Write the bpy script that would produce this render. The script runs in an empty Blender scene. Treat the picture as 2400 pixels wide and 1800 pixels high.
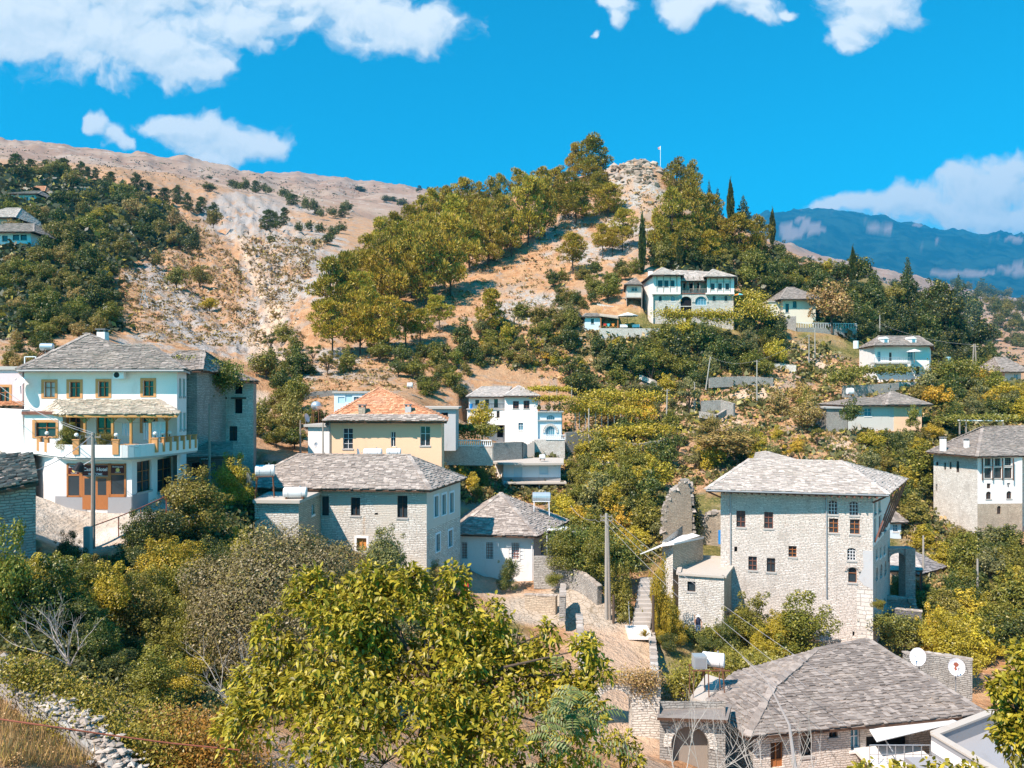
import bpy, bmesh, math, random
import numpy as np
from mathutils import Vector
R = math.radians
random.seed(7)
rng = np.random.default_rng(7)
scene = bpy.context.scene
COL = scene.collection
# ------------------------------------------------------------------ camera, world, sun, exposure
F = 1800.0; CU = 1200.0; HV = 920.0          # photograph: 2400x1800, level camera, horizon at row 920
cam_d = bpy.data.cameras.new('camera'); cam = bpy.data.objects.new('camera', cam_d); COL.objects.link(cam)
cam.location = (0, 0, 0); cam.rotation_euler = (R(90), 0, 0)
cam_d.sensor_width = 36; cam_d.lens = 36 * F / 2400; cam_d.shift_y = (HV - 900) / 2400 * 1.0
cam_d.clip_start = 0.5; cam_d.clip_end = 60000
scene.camera = cam
SUN_EL = R(50); SUN_DIR = Vector((-0.69, -0.72, 0))          # towards the sun, horizontally
sun_d = bpy.data.lights.new('sun', 'SUN'); sun_d.energy = 5.0; sun_d.angle = R(0.5); sun_d.color = (1.0, 0.86, 0.76)
sun = bpy.data.objects.new('sun', sun_d); COL.objects.link(sun)
sv = Vector((SUN_DIR.x * math.cos(SUN_EL), SUN_DIR.y * math.cos(SUN_EL), math.sin(SUN_EL)))
sun.rotation_euler = sv.to_track_quat('Z', 'Y').to_euler(); sun.location = (-30, -30, 60)
scene.view_settings.view_transform = 'Standard'; scene.view_settings.look = 'None'
scene.view_settings.exposure = 0.70; scene.view_settings.gamma = 1
scene.render.engine = 'CYCLES'
scene.cycles.max_bounces = 5; scene.cycles.diffuse_bounces = 2; scene.cycles.transmission_bounces = 2
scene.cycles.volume_bounces = 0
world = bpy.data.worlds.new("World"); scene.world = world; world.use_nodes = True
wt = world.node_tree; wt.nodes.clear()
def wn(t, **k):
 n = wt.nodes.new(t)
 for a, b in k.items(): setattr(n, a, b)
 return n
def wlink(a, b): wt.links.new(a, b)
def wmath(op, a, b=None, c=None, clamp=False):
 n = wn('ShaderNodeMath', operation=op); n.use_clamp = clamp
 for i, x in enumerate((a, b, c)):
  if x is None: continue
  if isinstance(x, (int, float)): n.inputs[i].default_value = x
  else: wlink(x, n.inputs[i])
 return n.outputs[0]
def wvec(op, a, b=None):
 n = wn('ShaderNodeVectorMath', operation=op)
 for i, x in enumerate((a, b)):
  if x is None: continue
  if isinstance(x, (tuple, list)): n.inputs[i].default_value = x
  else: wlink(x, n.inputs[i])
 return n.outputs['Value'] if op in ('LENGTH', 'DISTANCE', 'DOT_PRODUCT') else n.outputs['Vector']
sky = wn('ShaderNodeTexSky', sky_type='NISHITA'); sky.sun_disc = False
sky.sun_elevation = SUN_EL; sky.sun_rotation = math.atan2(SUN_DIR.x, SUN_DIR.y) % (2 * math.pi)
sky.air_density = 1.0; sky.dust_density = 0.15; sky.ozone_density = 3.0; sky.altitude = 300
tint = wn('ShaderNodeMix', data_type='RGBA', blend_type='MULTIPLY'); tint.inputs[0].default_value = 1
wlink(sky.outputs[0], tint.inputs['A']); tint.inputs['B'].default_value = (0.06, 1.50, 1.66, 1)
# clouds: soft ellipses broken up by noise, laid out on the sky's own directions (infinitely far)
tc = wn('ShaderNodeTexCoord'); sep = wn('ShaderNodeSeparateXYZ'); wlink(tc.outputs['Generated'], sep.inputs[0])
yy = wmath('MAXIMUM', sep.outputs[1], 0.02)
px = wmath('DIVIDE', sep.outputs[0], yy); pz = wmath('DIVIDE', sep.outputs[2], yy)
cmb = wn('ShaderNodeCombineXYZ'); wlink(px, cmb.inputs[0]); wlink(pz, cmb.inputs[1])
CL = [(60,40,240,75),(250,85,230,85),(400,120,130,70),(430,160,80,30),(560,50,110,60),(300,-20,400,70),(20,110,90,45),
      (730,0,120,50),(850,40,120,60),(960,80,110,55),(900,105,70,28),(1010,70,55,45),(690,50,40,24),
      (225,282,46,22),(262,310,26,30),(285,340,26,15),
      (400,298,75,20),(470,300,100,36),(530,335,110,34),(590,350,70,24),(500,365,50,22),
      (1428,12,38,20),(1436,42,22,22),(1408,84,12,9),(1400,5,20,12),
      (1590,18,60,28),(1650,0,110,24),(1770,8,80,28),(1790,38,50,22),(1860,30,30,12),
      (2060,4,120,34),(2030,50,80,42),(1985,95,48,38),(2100,30,60,30),(1975,130,26,18),
      (1930,488,50,18),(1990,478,60,22),(2060,486,80,30),(2180,482,110,48),(2270,450,80,45),(2350,440,100,58),(2390,400,40,26),(2320,505,190,40),(2450,450,80,60)]
# the cloud field is computed here and kept in memory: red = how much cloud, green = how much light it gets
def _hash_noise(x, y, seed):
 pr = np.random.default_rng(seed).random((512, 512)); xi = np.floor(x).astype(int); yi = np.floor(y).astype(int); fx = x - xi; fy = y - yi
 fx = fx * fx * (3 - 2 * fx); fy = fy * fy * (3 - 2 * fy); g = lambda a, b: pr[a % 512, b % 512]
 return (g(xi, yi) * (1 - fx) + g(xi + 1, yi) * fx) * (1 - fy) + (g(xi, yi + 1) * (1 - fx) + g(xi + 1, yi + 1) * fx) * fy - .5
def _cf(x, y, o, seed, gain=.55): return sum(gain ** i * _hash_noise(x * 2 ** i + 7 * i, y * 2 ** i + 3 * i, seed + i) for i in range(o))
CX0, CX1, CZ0, CZ1, CW, CH = -.85, .85, -.02, .62, 2040, 768
gx, gy = np.meshgrid(np.linspace(CX0, CX1, CW), np.linspace(CZ0, CZ1, CH))
wx = gx + _cf(gx * 14, gy * 14, 5, 1) * .034; wy = gy + _cf(gx * 14, gy * 14, 5, 50) * .024
fld = np.zeros(gx.shape)
for (u, v, ru, rv) in CL:
 f_ = 1.05 - np.hypot((wx - (u - CU) / F) * F / (ru * 1.36), (wy - (HV - v) / F) * F / (rv * 1.36)); fld = np.log(np.exp(fld * 7) + np.exp(f_ * 7)) / 7 if fld.any() else f_
fld = fld - .05 + _cf(wx * 34, wy * 40, 7, 90, .56) * .42
t_ = np.clip(fld / .6, 0, 1); al_ = t_ * t_ * (3 - 2 * t_)
sh_ = np.zeros(gx.shape)
for k_, w_ in ((6, .4), (14, .35), (26, .25)):
 sh_ += w_ * (np.clip(fld, -.3, 1.2) - np.roll(np.clip(fld, -.3, 1.2), (-k_, int(k_ * .6)), (0, 1)))
sh_ = np.clip(.75 + sh_ * 1.5, 0, 1)
cim = bpy.data.images.new('cloud_field', CW, CH, alpha=True, float_buffer=True); cim.colorspace_settings.name = 'Non-Color'
px_ = np.zeros((CH, CW, 4), np.float32); px_[..., 0] = al_; px_[..., 1] = sh_; px_[..., 3] = 1
cim.pixels.foreach_set(px_.ravel()); cim.update(); cim.pack()
ti = wn('ShaderNodeTexImage', extension='CLIP'); ti.image = cim
wlink(wvec('MULTIPLY', wvec('SUBTRACT', cmb.outputs[0], (CX0, CZ0, 0)), (1 / (CX1 - CX0), 1 / (CZ1 - CZ0), 0)), ti.inputs[0])
sc_ = wn('ShaderNodeSeparateColor'); wlink(ti.outputs[0], sc_.inputs[0])
alpha = wmath('MULTIPLY', sc_.outputs[0], wmath('GREATER_THAN', sep.outputs[1], 0.05))
ccol = wn('ShaderNodeMix', data_type='RGBA'); wlink(sc_.outputs[1], ccol.inputs[0])
ccol.inputs['A'].default_value = (5.6, 6.7, 7.5, 1); ccol.inputs['B'].default_value = (8.6, 9.0, 9.1, 1)
mixc = wn('ShaderNodeMix', data_type='RGBA'); wlink(alpha, mixc.inputs[0]); wlink(tint.outputs['Result'], mixc.inputs['A']); wlink(ccol.outputs['Result'], mixc.inputs['B'])
bg = wn('ShaderNodeBackground'); bg.inputs[1].default_value = 0.078; wlink(mixc.outputs['Result'], bg.inputs[0])
wo = wn('ShaderNodeOutputWorld'); wlink(bg.outputs[0], wo.inputs[0])
world.cycles.sampling_method = 'MANUAL'; world.cycles.sample_map_resolution = 256
# ------------------------------------------------------------------ placing helpers
def P(u, v, d): return Vector(((u - CU) / F * d, d, (HV - v) / F * d))
def XY(u, d): return Vector(((u - CU) / F * d, d))
def Z(v, d): return (HV - v) / F * d
def DZ(z, v): return z * F / (HV - v)           # depth at which height z shows on row v
WL = {}                                          # world location of every object that parents others
def tag(o, label=None, cat=None, group=None, kind=None):
 if label: o['label'] = label
 if cat: o['category'] = cat
 if group: o['group'] = group
 if kind: o['kind'] = kind
 return o
def empty(name, loc, label, cat, group=None):
 o = bpy.data.objects.new(name, None); COL.objects.link(o); o.location = loc; o.empty_display_size = .3
 WL[o.name] = Vector(loc); return tag(o, label, cat, group)
class MB:
 """collects shapes (world coordinates) and links them as one mesh object"""
 def __init__(s): s.v = []; s.f = []; s.uv = []; s.mi = []; s.m = 0
 def poly(s, pts, uv=None):
  b = len(s.v); s.v += [tuple(p) for p in pts]; s.f.append(tuple(range(b, b + len(pts)))); s.mi.append(s.m)
  s.uv += uv if uv else [(p[0] + p[1], p[2]) for p in pts]
 def hexa(s, c, skip=()):                     # 8 corners: bottom 0-3 (ccw from above), top 4-7
  for i, q in enumerate(((3, 2, 1, 0), (4, 5, 6, 7), (0, 1, 5, 4), (1, 2, 6, 5), (2, 3, 7, 6), (3, 0, 4, 7))):
   if i in skip: continue
   pts = [c[k] for k in q]
   L = (Vector(pts[1]) - Vector(pts[0])).length; H = (Vector(pts[2]) - Vector(pts[1])).length
   s.poly(pts, [(0, 0), (L, 0), (L, H), (0, H)])
 def box(s, x0, y0, z0, x1, y1, z1, rz=0, o=None):
  c = [(x0, y0, z0), (x1, y0, z0), (x1, y1, z0), (x0, y1, z0), (x0, y0, z1), (x1, y0, z1), (x1, y1, z1), (x0, y1, z1)]
  if rz or o is not None:
   o = o if o is not None else (0, 0, 0); cs, sn = math.cos(rz), math.sin(rz)
   c = [(o[0] + a * cs - b * sn, o[1] + a * sn + b * cs, o[2] + z) for a, b, z in c]
  s.hexa(c)
 def bar(s, p, q, w, h=None, up=(0, 0, 1)):
  p = Vector(p); q = Vector(q); h = h or w; d = (q - p).normalized(); u = Vector(up)
  if abs(d.dot(u)) > .95: u = Vector((1, 0, 0))
  a = d.cross(u).normalized() * w / 2; b = a.normalized().cross(d) * h / 2
  s.hexa([p - a - b, p + a - b, q + a - b, q - a - b, p - a + b, p + a + b, q + a + b, q - a + b])
 def tube(s, pts, rad, n=8, cap=True):
  pts = [Vector(p) for p in pts]; rad = rad if isinstance(rad, (list, tuple)) else [rad] * len(pts)
  rings = []; L = 0
  for i, p in enumerate(pts):
   d = pts[min(i + 1, len(pts) - 1)] - pts[max(i - 1, 0)]; d = d.normalized() if d.length > 1e-5 else (pts[-1] - pts[0]).normalized()
   a = d.orthogonal().normalized() if i == 0 else (a - d * a.dot(d)).normalized()
   b = d.cross(a); rings.append([p + (a * math.cos(t) + b * math.sin(t)) * rad[i] for t in [2 * math.pi * k / n for k in range(n)]])
  for i in range(len(rings) - 1):
   for k in range(n):
    j = (k + 1) % n; s.poly([rings[i][k], rings[i][j], rings[i + 1][j], rings[i + 1][k]])
  if cap: s.poly(rings[0][::-1]); s.poly(rings[-1])
 def ball(s, c, r, n=10, m=6, sc=(1, 1, 1)):
  c = Vector(c)
  g = [[c + Vector((r * sc[0] * math.sin(math.pi * i / m) * math.cos(2 * math.pi * k / n), r * sc[1] * math.sin(math.pi * i / m) * math.sin(2 * math.pi * k / n), r * sc[2] * math.cos(math.pi * i / m))) for k in range(n)] for i in range(m + 1)]
  for i in range(m):
   for k in range(n):
    j = (k + 1) % n; s.poly([g[i + 1][k], g[i + 1][j], g[i][j], g[i][k]])
 def build(s, name, mat, parent=None, smooth=False):
  off = WL[parent.name] if parent else Vector((0, 0, 0))
  me = bpy.data.meshes.new(name)
  V = np.array(s.v, dtype=float).reshape(-1, 3) - np.array(off)
  me.from_pydata(V.tolist(), [], s.f); 
  uvl = me.uv_layers.new(name='UVMap'); uvl.data.foreach_set('uv', np.array(s.uv, dtype=np.float32).ravel())
  mats = mat if isinstance(mat, (list, tuple)) else [mat]
  for m in mats: me.materials.append(m)
  if len(mats) > 1: me.polygons.foreach_set('material_index', s.mi)
  if smooth: me.polygons.foreach_set('use_smooth', [True] * len(s.f))
  me.update()
  o = bpy.data.objects.new(name, me); COL.objects.link(o)
  if parent: o.parent = parent
  WL[o.name] = off.copy(); return o
def npmesh(name, V, Fc, mats, smooth=False, mi=None):
 """fast mesh: V (n,3), Fc (m,k) all faces with k corners"""
 me = bpy.data.meshes.new(name); n, k = Fc.shape
 me.vertices.add(len(V)); me.vertices.foreach_set('co', np.asarray(V, np.float32).ravel())
 me.loops.add(n * k); me.loops.foreach_set('vertex_index', Fc.astype(np.int32).ravel())
 me.polygons.add(n); me.polygons.foreach_set('loop_start', np.arange(0, n * k, k, dtype=np.int32))
 me.polygons.foreach_set('loop_total', np.full(n, k, np.int32))
 for m in (mats if isinstance(mats, (list, tuple)) else [mats]): me.materials.append(m)
 if mi is not None: me.polygons.foreach_set('material_index', mi.astype(np.int32))
 me.polygons.foreach_set('use_smooth', np.full(n, smooth)); me.update(calc_edges=True); return me
def link(name, me, loc=(0, 0, 0), parent=None):
 o = bpy.data.objects.new(name, me); COL.objects.link(o); o.location = loc
 if parent: o.parent = parent
 WL[o.name] = Vector(loc); return o
def copy_tree(o, loc=None, rz=None, sc=None):
 c = o.copy(); COL.objects.link(c)
 if loc is not None: c.location = loc
 if rz is not None: c.rotation_euler = (0, 0, rz)
 if sc is not None: c.scale = sc if isinstance(sc, (tuple, list, Vector)) else (sc,) * 3
 for ch in o.children:
  k = ch.copy(); COL.objects.link(k); k.parent = c
  for g in ch.children:
   h = g.copy(); COL.objects.link(h); h.parent = k
 return c
# ------------------------------------------------------------------ materials
class NM:
 def __init__(s, name):
  s.m = bpy.data.materials.new(name); s.m.use_nodes = True; s.t = s.m.node_tree; s.t.nodes.clear()
  s.out = s.n('ShaderNodeOutputMaterial'); s.b = s.n('ShaderNodeBsdfPrincipled'); s.l(s.b.outputs[0], s.out.inputs[0])
  s.b.inputs['Specular IOR Level'].default_value = .25
 def n(s, t, **k):
  x = s.t.nodes.new(t)
  for a, b in k.items(): setattr(x, a, b)
  return x
 def l(s, a, b): s.t.links.new(a, b)
 def noise(s, vec, scale, detail=4, rough=.55, dist=0):
  x = s.n('ShaderNodeTexNoise'); x.inputs['Scale'].default_value = scale; x.inputs['Detail'].default_value = detail
  x.inputs['Roughness'].default_value = rough; x.inputs['Distortion'].default_value = dist
  if vec is not None: s.l(vec, x.inputs['Vector'])
  return x.outputs[0]
 def ramp(s, f, stops):
  x = s.n('ShaderNodeValToRGB'); e = x.color_ramp.elements
  while len(e) < len(stops): e.new(.5)
  for i, (p, c) in enumerate(stops): e[i].position = p; e[i].color = (*c, 1) if len(c) == 3 else c
  if f is not None: s.l(f, x.inputs[0])
  return x.outputs[0]
 def mix(s, f, a, b, mode='MIX'):
  x = s.n('ShaderNodeMix', data_type='RGBA', blend_type=mode)
  for i, q in ((0, f), ('A', a), ('B', b)):
   if isinstance(q, (int, float)): x.inputs[i].default_value = q
   elif isinstance(q, (tuple, list)): x.inputs[i].default_value = (*q, 1) if len(q) == 3 else q
   else: s.l(q, x.inputs[i])
  return x.outputs['Result']
 def math(s, op, a, b=None, clamp=False):
  x = s.n('ShaderNodeMath', operation=op); x.use_clamp = clamp
  for i, q in enumerate((a, b)):
   if q is None: continue
   if isinstance(q, (int, float)): x.inputs[i].default_value = q
   else: s.l(q, x.inputs[i])
  return x.outputs[0]
 def rng(s, f, a, b, c=0, d=1):
  x = s.n('ShaderNodeMapRange', interpolation_type='SMOOTHSTEP'); s.l(f, x.inputs[0])
  for i, q in enumerate((a, b, c, d)): x.inputs[i + 1].default_value = q
  return x.outputs[0]
 def bump(s, h, st=.5, dist=.05, prev=None):
  x = s.n('ShaderNodeBump'); x.inputs['Strength'].default_value = st; x.inputs['Distance'].default_value = dist; s.l(h, x.inputs['Height'])
  if prev is not None: s.l(prev, x.inputs['Normal'])
  s.l(x.outputs[0], s.b.inputs['Normal']); return x.outputs[0]
 def col(s, c):
  if isinstance(c, (tuple, list)): s.b.inputs['Base Color'].default_value = (*c, 1)
  else: s.l(c, s.b.inputs['Base Color'])
 def rough(s, r): s.b.inputs['Roughness'].default_value = r
 def coord(s, k='Object'): return s.n('ShaderNodeTexCoord').outputs[k]
 def pos(s): return s.n('ShaderNodeNewGeometry').outputs['Position']
 def attr(s, a): return s.n('ShaderNodeAttribute', attribute_name=a).outputs['Fac']
M = {}
def plain(name, c, rough=.7, metal=0, var=.12, scale=3, bump=0):
 k = NM(name); p = k.coord(); f = k.noise(p, scale, 5, .6)
 k.col(k.mix(f, tuple(x * (1 - var) for x in c), tuple(min(1, x * (1 + var)) for x in c))); k.rough(rough); k.b.inputs['Metallic'].default_value = metal
 if bump: k.bump(k.noise(p, scale * 8, 4), .4, bump)
 M[name] = k.m; return k.m
def plaster(name, c, stain=(.45, .38, .30), amt=.35):
 k = NM(name); p = k.coord(); uv = k.coord('UV')
 mp = k.n('ShaderNodeMapping'); mp.inputs['Scale'].default_value = (1, 1, .35); k.l(p, mp.inputs[0])
 f = k.rng(k.noise(mp.outputs[0], 1.3, 6, .65), .52, .78); g = k.noise(p, 9, 5, .6)
 base = k.mix(g, tuple(x * .93 for x in c), tuple(min(.9, x * 1.05) for x in c))
 k.col(k.mix(k.math('MULTIPLY', f, amt), base, stain)); k.rough(.85); k.bump(k.noise(p, 14, 5), .3, .02); M[name] = k.m
def stone(name, c1, c2, mort, bw=.42, rh=.13, plast=0, plc=(.62, .56, .48), hue=None):
 """coursed rubble wall: distorted brick pattern in wall metres"""
 k = NM(name); uv = k.coord('UV')
 n1 = k.n('ShaderNodeTexNoise'); n1.inputs['Scale'].default_value = 1.6; n1.inputs['Detail'].default_value = 4; k.l(uv, n1.inputs['Vector'])
 w = k.n('ShaderNodeVectorMath', operation='MULTIPLY_ADD'); k.l(n1.outputs['Color'], w.inputs[0]); w.inputs[1].default_value = (.55, .24, 0); k.l(uv, w.inputs[2])
 br = k.n('ShaderNodeTexBrick'); k.l(w.outputs[0], br.inputs['Vector']); br.offset = .43; br.squash = .8; br.squash_frequency = 3
 for a, b in (('Color1', (*c1, 1)), ('Color2', (*c2, 1)), ('Mortar', (*mort, 1))): br.inputs[a].default_value = b
 for a, b in (('Scale', 1), ('Mortar Size', .026), ('Mortar Smooth', .6), ('Bias', -.1), ('Brick Width', bw), ('Row Height', rh)): br.inputs[a].default_value = b
 f = k.noise(uv, .9, 6, .65); g = k.noise(uv, 7, 4, .6)
 c = k.mix(k.rng(f, .45, .75), br.outputs['Color'], tuple(x * .72 for x in c2))
 c = k.mix(k.math('MULTIPLY', g, .45), c, tuple(min(.95, x * 1.2) for x in c1)); c = k.mix(k.rng(k.noise(uv, 3.2, 5, .7), .56, .72), c, mort)
 s2 = k.n('ShaderNodeMapping'); s2.inputs['Scale'].default_value = (1, .3, 1); k.l(uv, s2.inputs[0]); c = k.mix(k.math('MULTIPLY', k.rng(k.noise(s2.outputs[0], .55, 6, .7), .5, .72), .5), c, tuple(x * .62 for x in c2))
 if plast:
  st = k.n('ShaderNodeMapping'); st.inputs['Scale'].default_value = (1, .22, 1); k.l(uv, st.inputs[0]); c = k.mix(k.math('MULTIPLY', k.rng(k.noise(st.outputs[0], 1.1, 5, .65), .60, .74), .7), c, (.50, .30, .14)); pm = k.rng(k.noise(uv, .45, 5, .6), .60 - plast * .3, .66 - plast * .3); c = k.mix(pm, c, plc)
 k.col(c); k.rough(.9)
 h = k.math('SUBTRACT', 1.0, br.outputs['Fac']); h = k.math('ADD', h, k.math('MULTIPLY', g, .8)); k.bump(h, .9, .035); M[name] = k.m
plaster('white_plaster', (.84, .80, .76), amt=.3); plaster('old_plaster', (.60, .57, .52), amt=.6, stain=(.36, .31, .26))
plaster('ochre_plaster', (.86, .57, .37), stain=(.52, .42, .30), amt=.5); plaster('cream_plaster', (.74, .68, .55), amt=.3)
plaster('pink_plaster', (.72, .58, .60), amt=.3); plaster('grey_plaster', (.52, .52, .52), amt=.5, stain=(.38, .36, .34))
plaster('concrete', (.46, .44, .41), stain=(.30, .28, .25), amt=.6); plaster('pale_concrete', (.50, .45, .39), stain=(.42, .35, .28), amt=.5)
plaster('plinth_grey', (.33, .33, .34), stain=(.25, .24, .23), amt=.4)
plaster('blue_white', (.66, .76, .82), amt=.2); plaster('tan_trim', (.62, .30, .12), amt=.2)
stone('white_stone', (.80, .76, .69), (.56, .50, .43), (.30, .26, .22)); stone('tower_stone', (.82, .74, .67), (.62, .54, .47), (.30, .26, .22), .38, .115)
stone('patchy_stone', (.78, .74, .67), (.55, .49, .42), (.28, .24, .20), plast=.35)
stone('grey_stone', (.44, .42, .38), (.28, .26, .24), (.13, .12, .11)); stone('ashlar', (.72, .68, .62), (.60, .55, .49), (.36, .32, .28), .8, .32)
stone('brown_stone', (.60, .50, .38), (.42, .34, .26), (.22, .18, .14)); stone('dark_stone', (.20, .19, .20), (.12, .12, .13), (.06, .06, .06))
def slate(name, c1, c2, c3):
 k = NM(name); g = k.n('ShaderNodeNewGeometry'); p = k.coord()
 c = k.ramp(g.outputs['Random Per Island'], [(0, c1), (.45, c2), (.8, c3), (1, tuple(min(.8, x * 1.15) for x in c3))])
 f = k.rng(k.noise(p, 2.4, 6, .7), .42, .7); c = k.mix(k.math('MULTIPLY', f, .35), c, tuple(x * .55 for x in c1))
 f2 = k.rng(k.noise(p, .35, 3, .5), .5, .75); c = k.mix(k.math('MULTIPLY', f2, .3), c, (.46, .38, .30))
 k.col(c); k.rough(.82); k.bump(k.noise(p, 12, 4), .4, .02); M[name] = k.m
slate('slate', (.195, .165, .145), (.275, .235, .205), (.36, .31, .27)); slate('slate_light', (.35, .30, .265), (.48, .42, .37), (.60, .53, .47))
slate('slate_mid', (.25, .21, .185), (.35, .30, .26), (.46, .40, .35)); slate('slate_dark', (.16, .155, .16), (.24, .23, .235), (.33, .31, .30))
slate('orange_tile', (.46, .20, .10), (.56, .26, .14), (.64, .35, .20)); slate('tan_slate', (.36, .30, .24), (.48, .40, .31), (.60, .52, .42))
slate('pale_tile', (.40, .36, .33), (.48, .43, .39), (.56, .50, .45)); slate('rock', (.30, .25, .21), (.40, .35, .30), (.52, .46, .40))
def wood(name, c, rough=.5):
 k = NM(name); p = k.coord(); mp = k.n('ShaderNodeMapping'); mp.inputs['Scale'].default_value = (6, 6, .7); k.l(p, mp.inputs[0])
 k.col(k.mix(k.noise(mp.outputs[0], 5, 5, .6), tuple(x * .7 for x in c), tuple(min(1, x * 1.2) for x in c))); k.rough(rough); M[name] = k.m
wood('wood_brown', (.42, .16, .055)); wood('wood_orange', (.55, .28, .09)); wood('wood_dark', (.10, .055, .035), .7); wood('wood_grey', (.30, .26, .22), .85)
wood('wood_red', (.24, .10, .07)); wood('shutter_orange', (.62, .27, .07))
k = NM('glass'); k.col((.03, .045, .055)); k.rough(.12); k.b.inputs['Specular IOR Level'].default_value = .6; M['glass'] = k.m
k = NM('glass_blue'); k.col((.10, .26, .34)); k.rough(.15); M['glass_blue'] = k.m
k = NM('dark_void'); k.col((.012, .012, .014)); k.rough(.9); M['dark_void'] = k.m
plain('curtain', (.62, .62, .60), .8, var=.2, scale=12); plain('white_paint', (.82, .83, .84), .45, var=.04); plain('blue_paint', (.45, .66, .76), .6, var=.06)
plain('tank_metal', (.55, .62, .66), .30, .55, .06); plain('white_tank', (.78, .78, .77), .35, 0, .05); plain('rust', (.20, .09, .05), .8, .2, .4, 10)
plain('steel', (.42, .44, .46), .45, .5, .1); plain('dish_white', (.76, .75, .78), .45, 0, .05); plain('rust_red', (.33, .10, .06), .8, 0, .2)
plain('cloth_white', (.82, .82, .84), .8, 0, .04); plain('black', (.02, .02, .022), .5); plain('blue_tarp', (.03, .25, .60), .5, 0, .15)
plain('awning_white', (.74, .73, .71), .7, 0, .05); plain('sign_maroon', (.075, .012, .014), .4, 0, .05); plain('gold', (.75, .52, .15), .4)
plain('bark', (.10, .07, .05), .9, 0, .4, 6, .03); plain('twig', (.42, .37, .33), .9, 0, .25, 8); plain('pole_wood', (.30, .26, .22), .85, 0, .3, 6)
plain('pole_concrete', (.37, .34, .30), .85, 0, .15, 5); plain('wire', (.34, .33, .33), .6); plain('terracotta', (.50, .20, .09), .8)
plain('skin', (.50, .28, .18), .6); plain('navy_cloth', (.03, .04, .08), .85, 0, .3, 12); plain('blue_cloth', (.10, .16, .26), .85, 0, .4, 20)
plain('hat_white', (.80, .80, .78), .8); plain('car_paint', (.30, .42, .50), .25, .4, .03); plain('tyre', (.02, .02, .02), .8); plain('red_cloth', (.65, .05, .03), .7)
plain('flower_pink', (.60, .22, .22), .7); plain('orange_cloth', (.80, .28, .05), .7); plain('stone_step', (.44, .40, .36), .85, 0, .2, 2, .03); plain('teal_cloth', (.10, .50, .55), .7)
k = NM('lamp_glass'); k.col((.82, .82, .80)); k.rough(.2); M['lamp_glass'] = k.m
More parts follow.
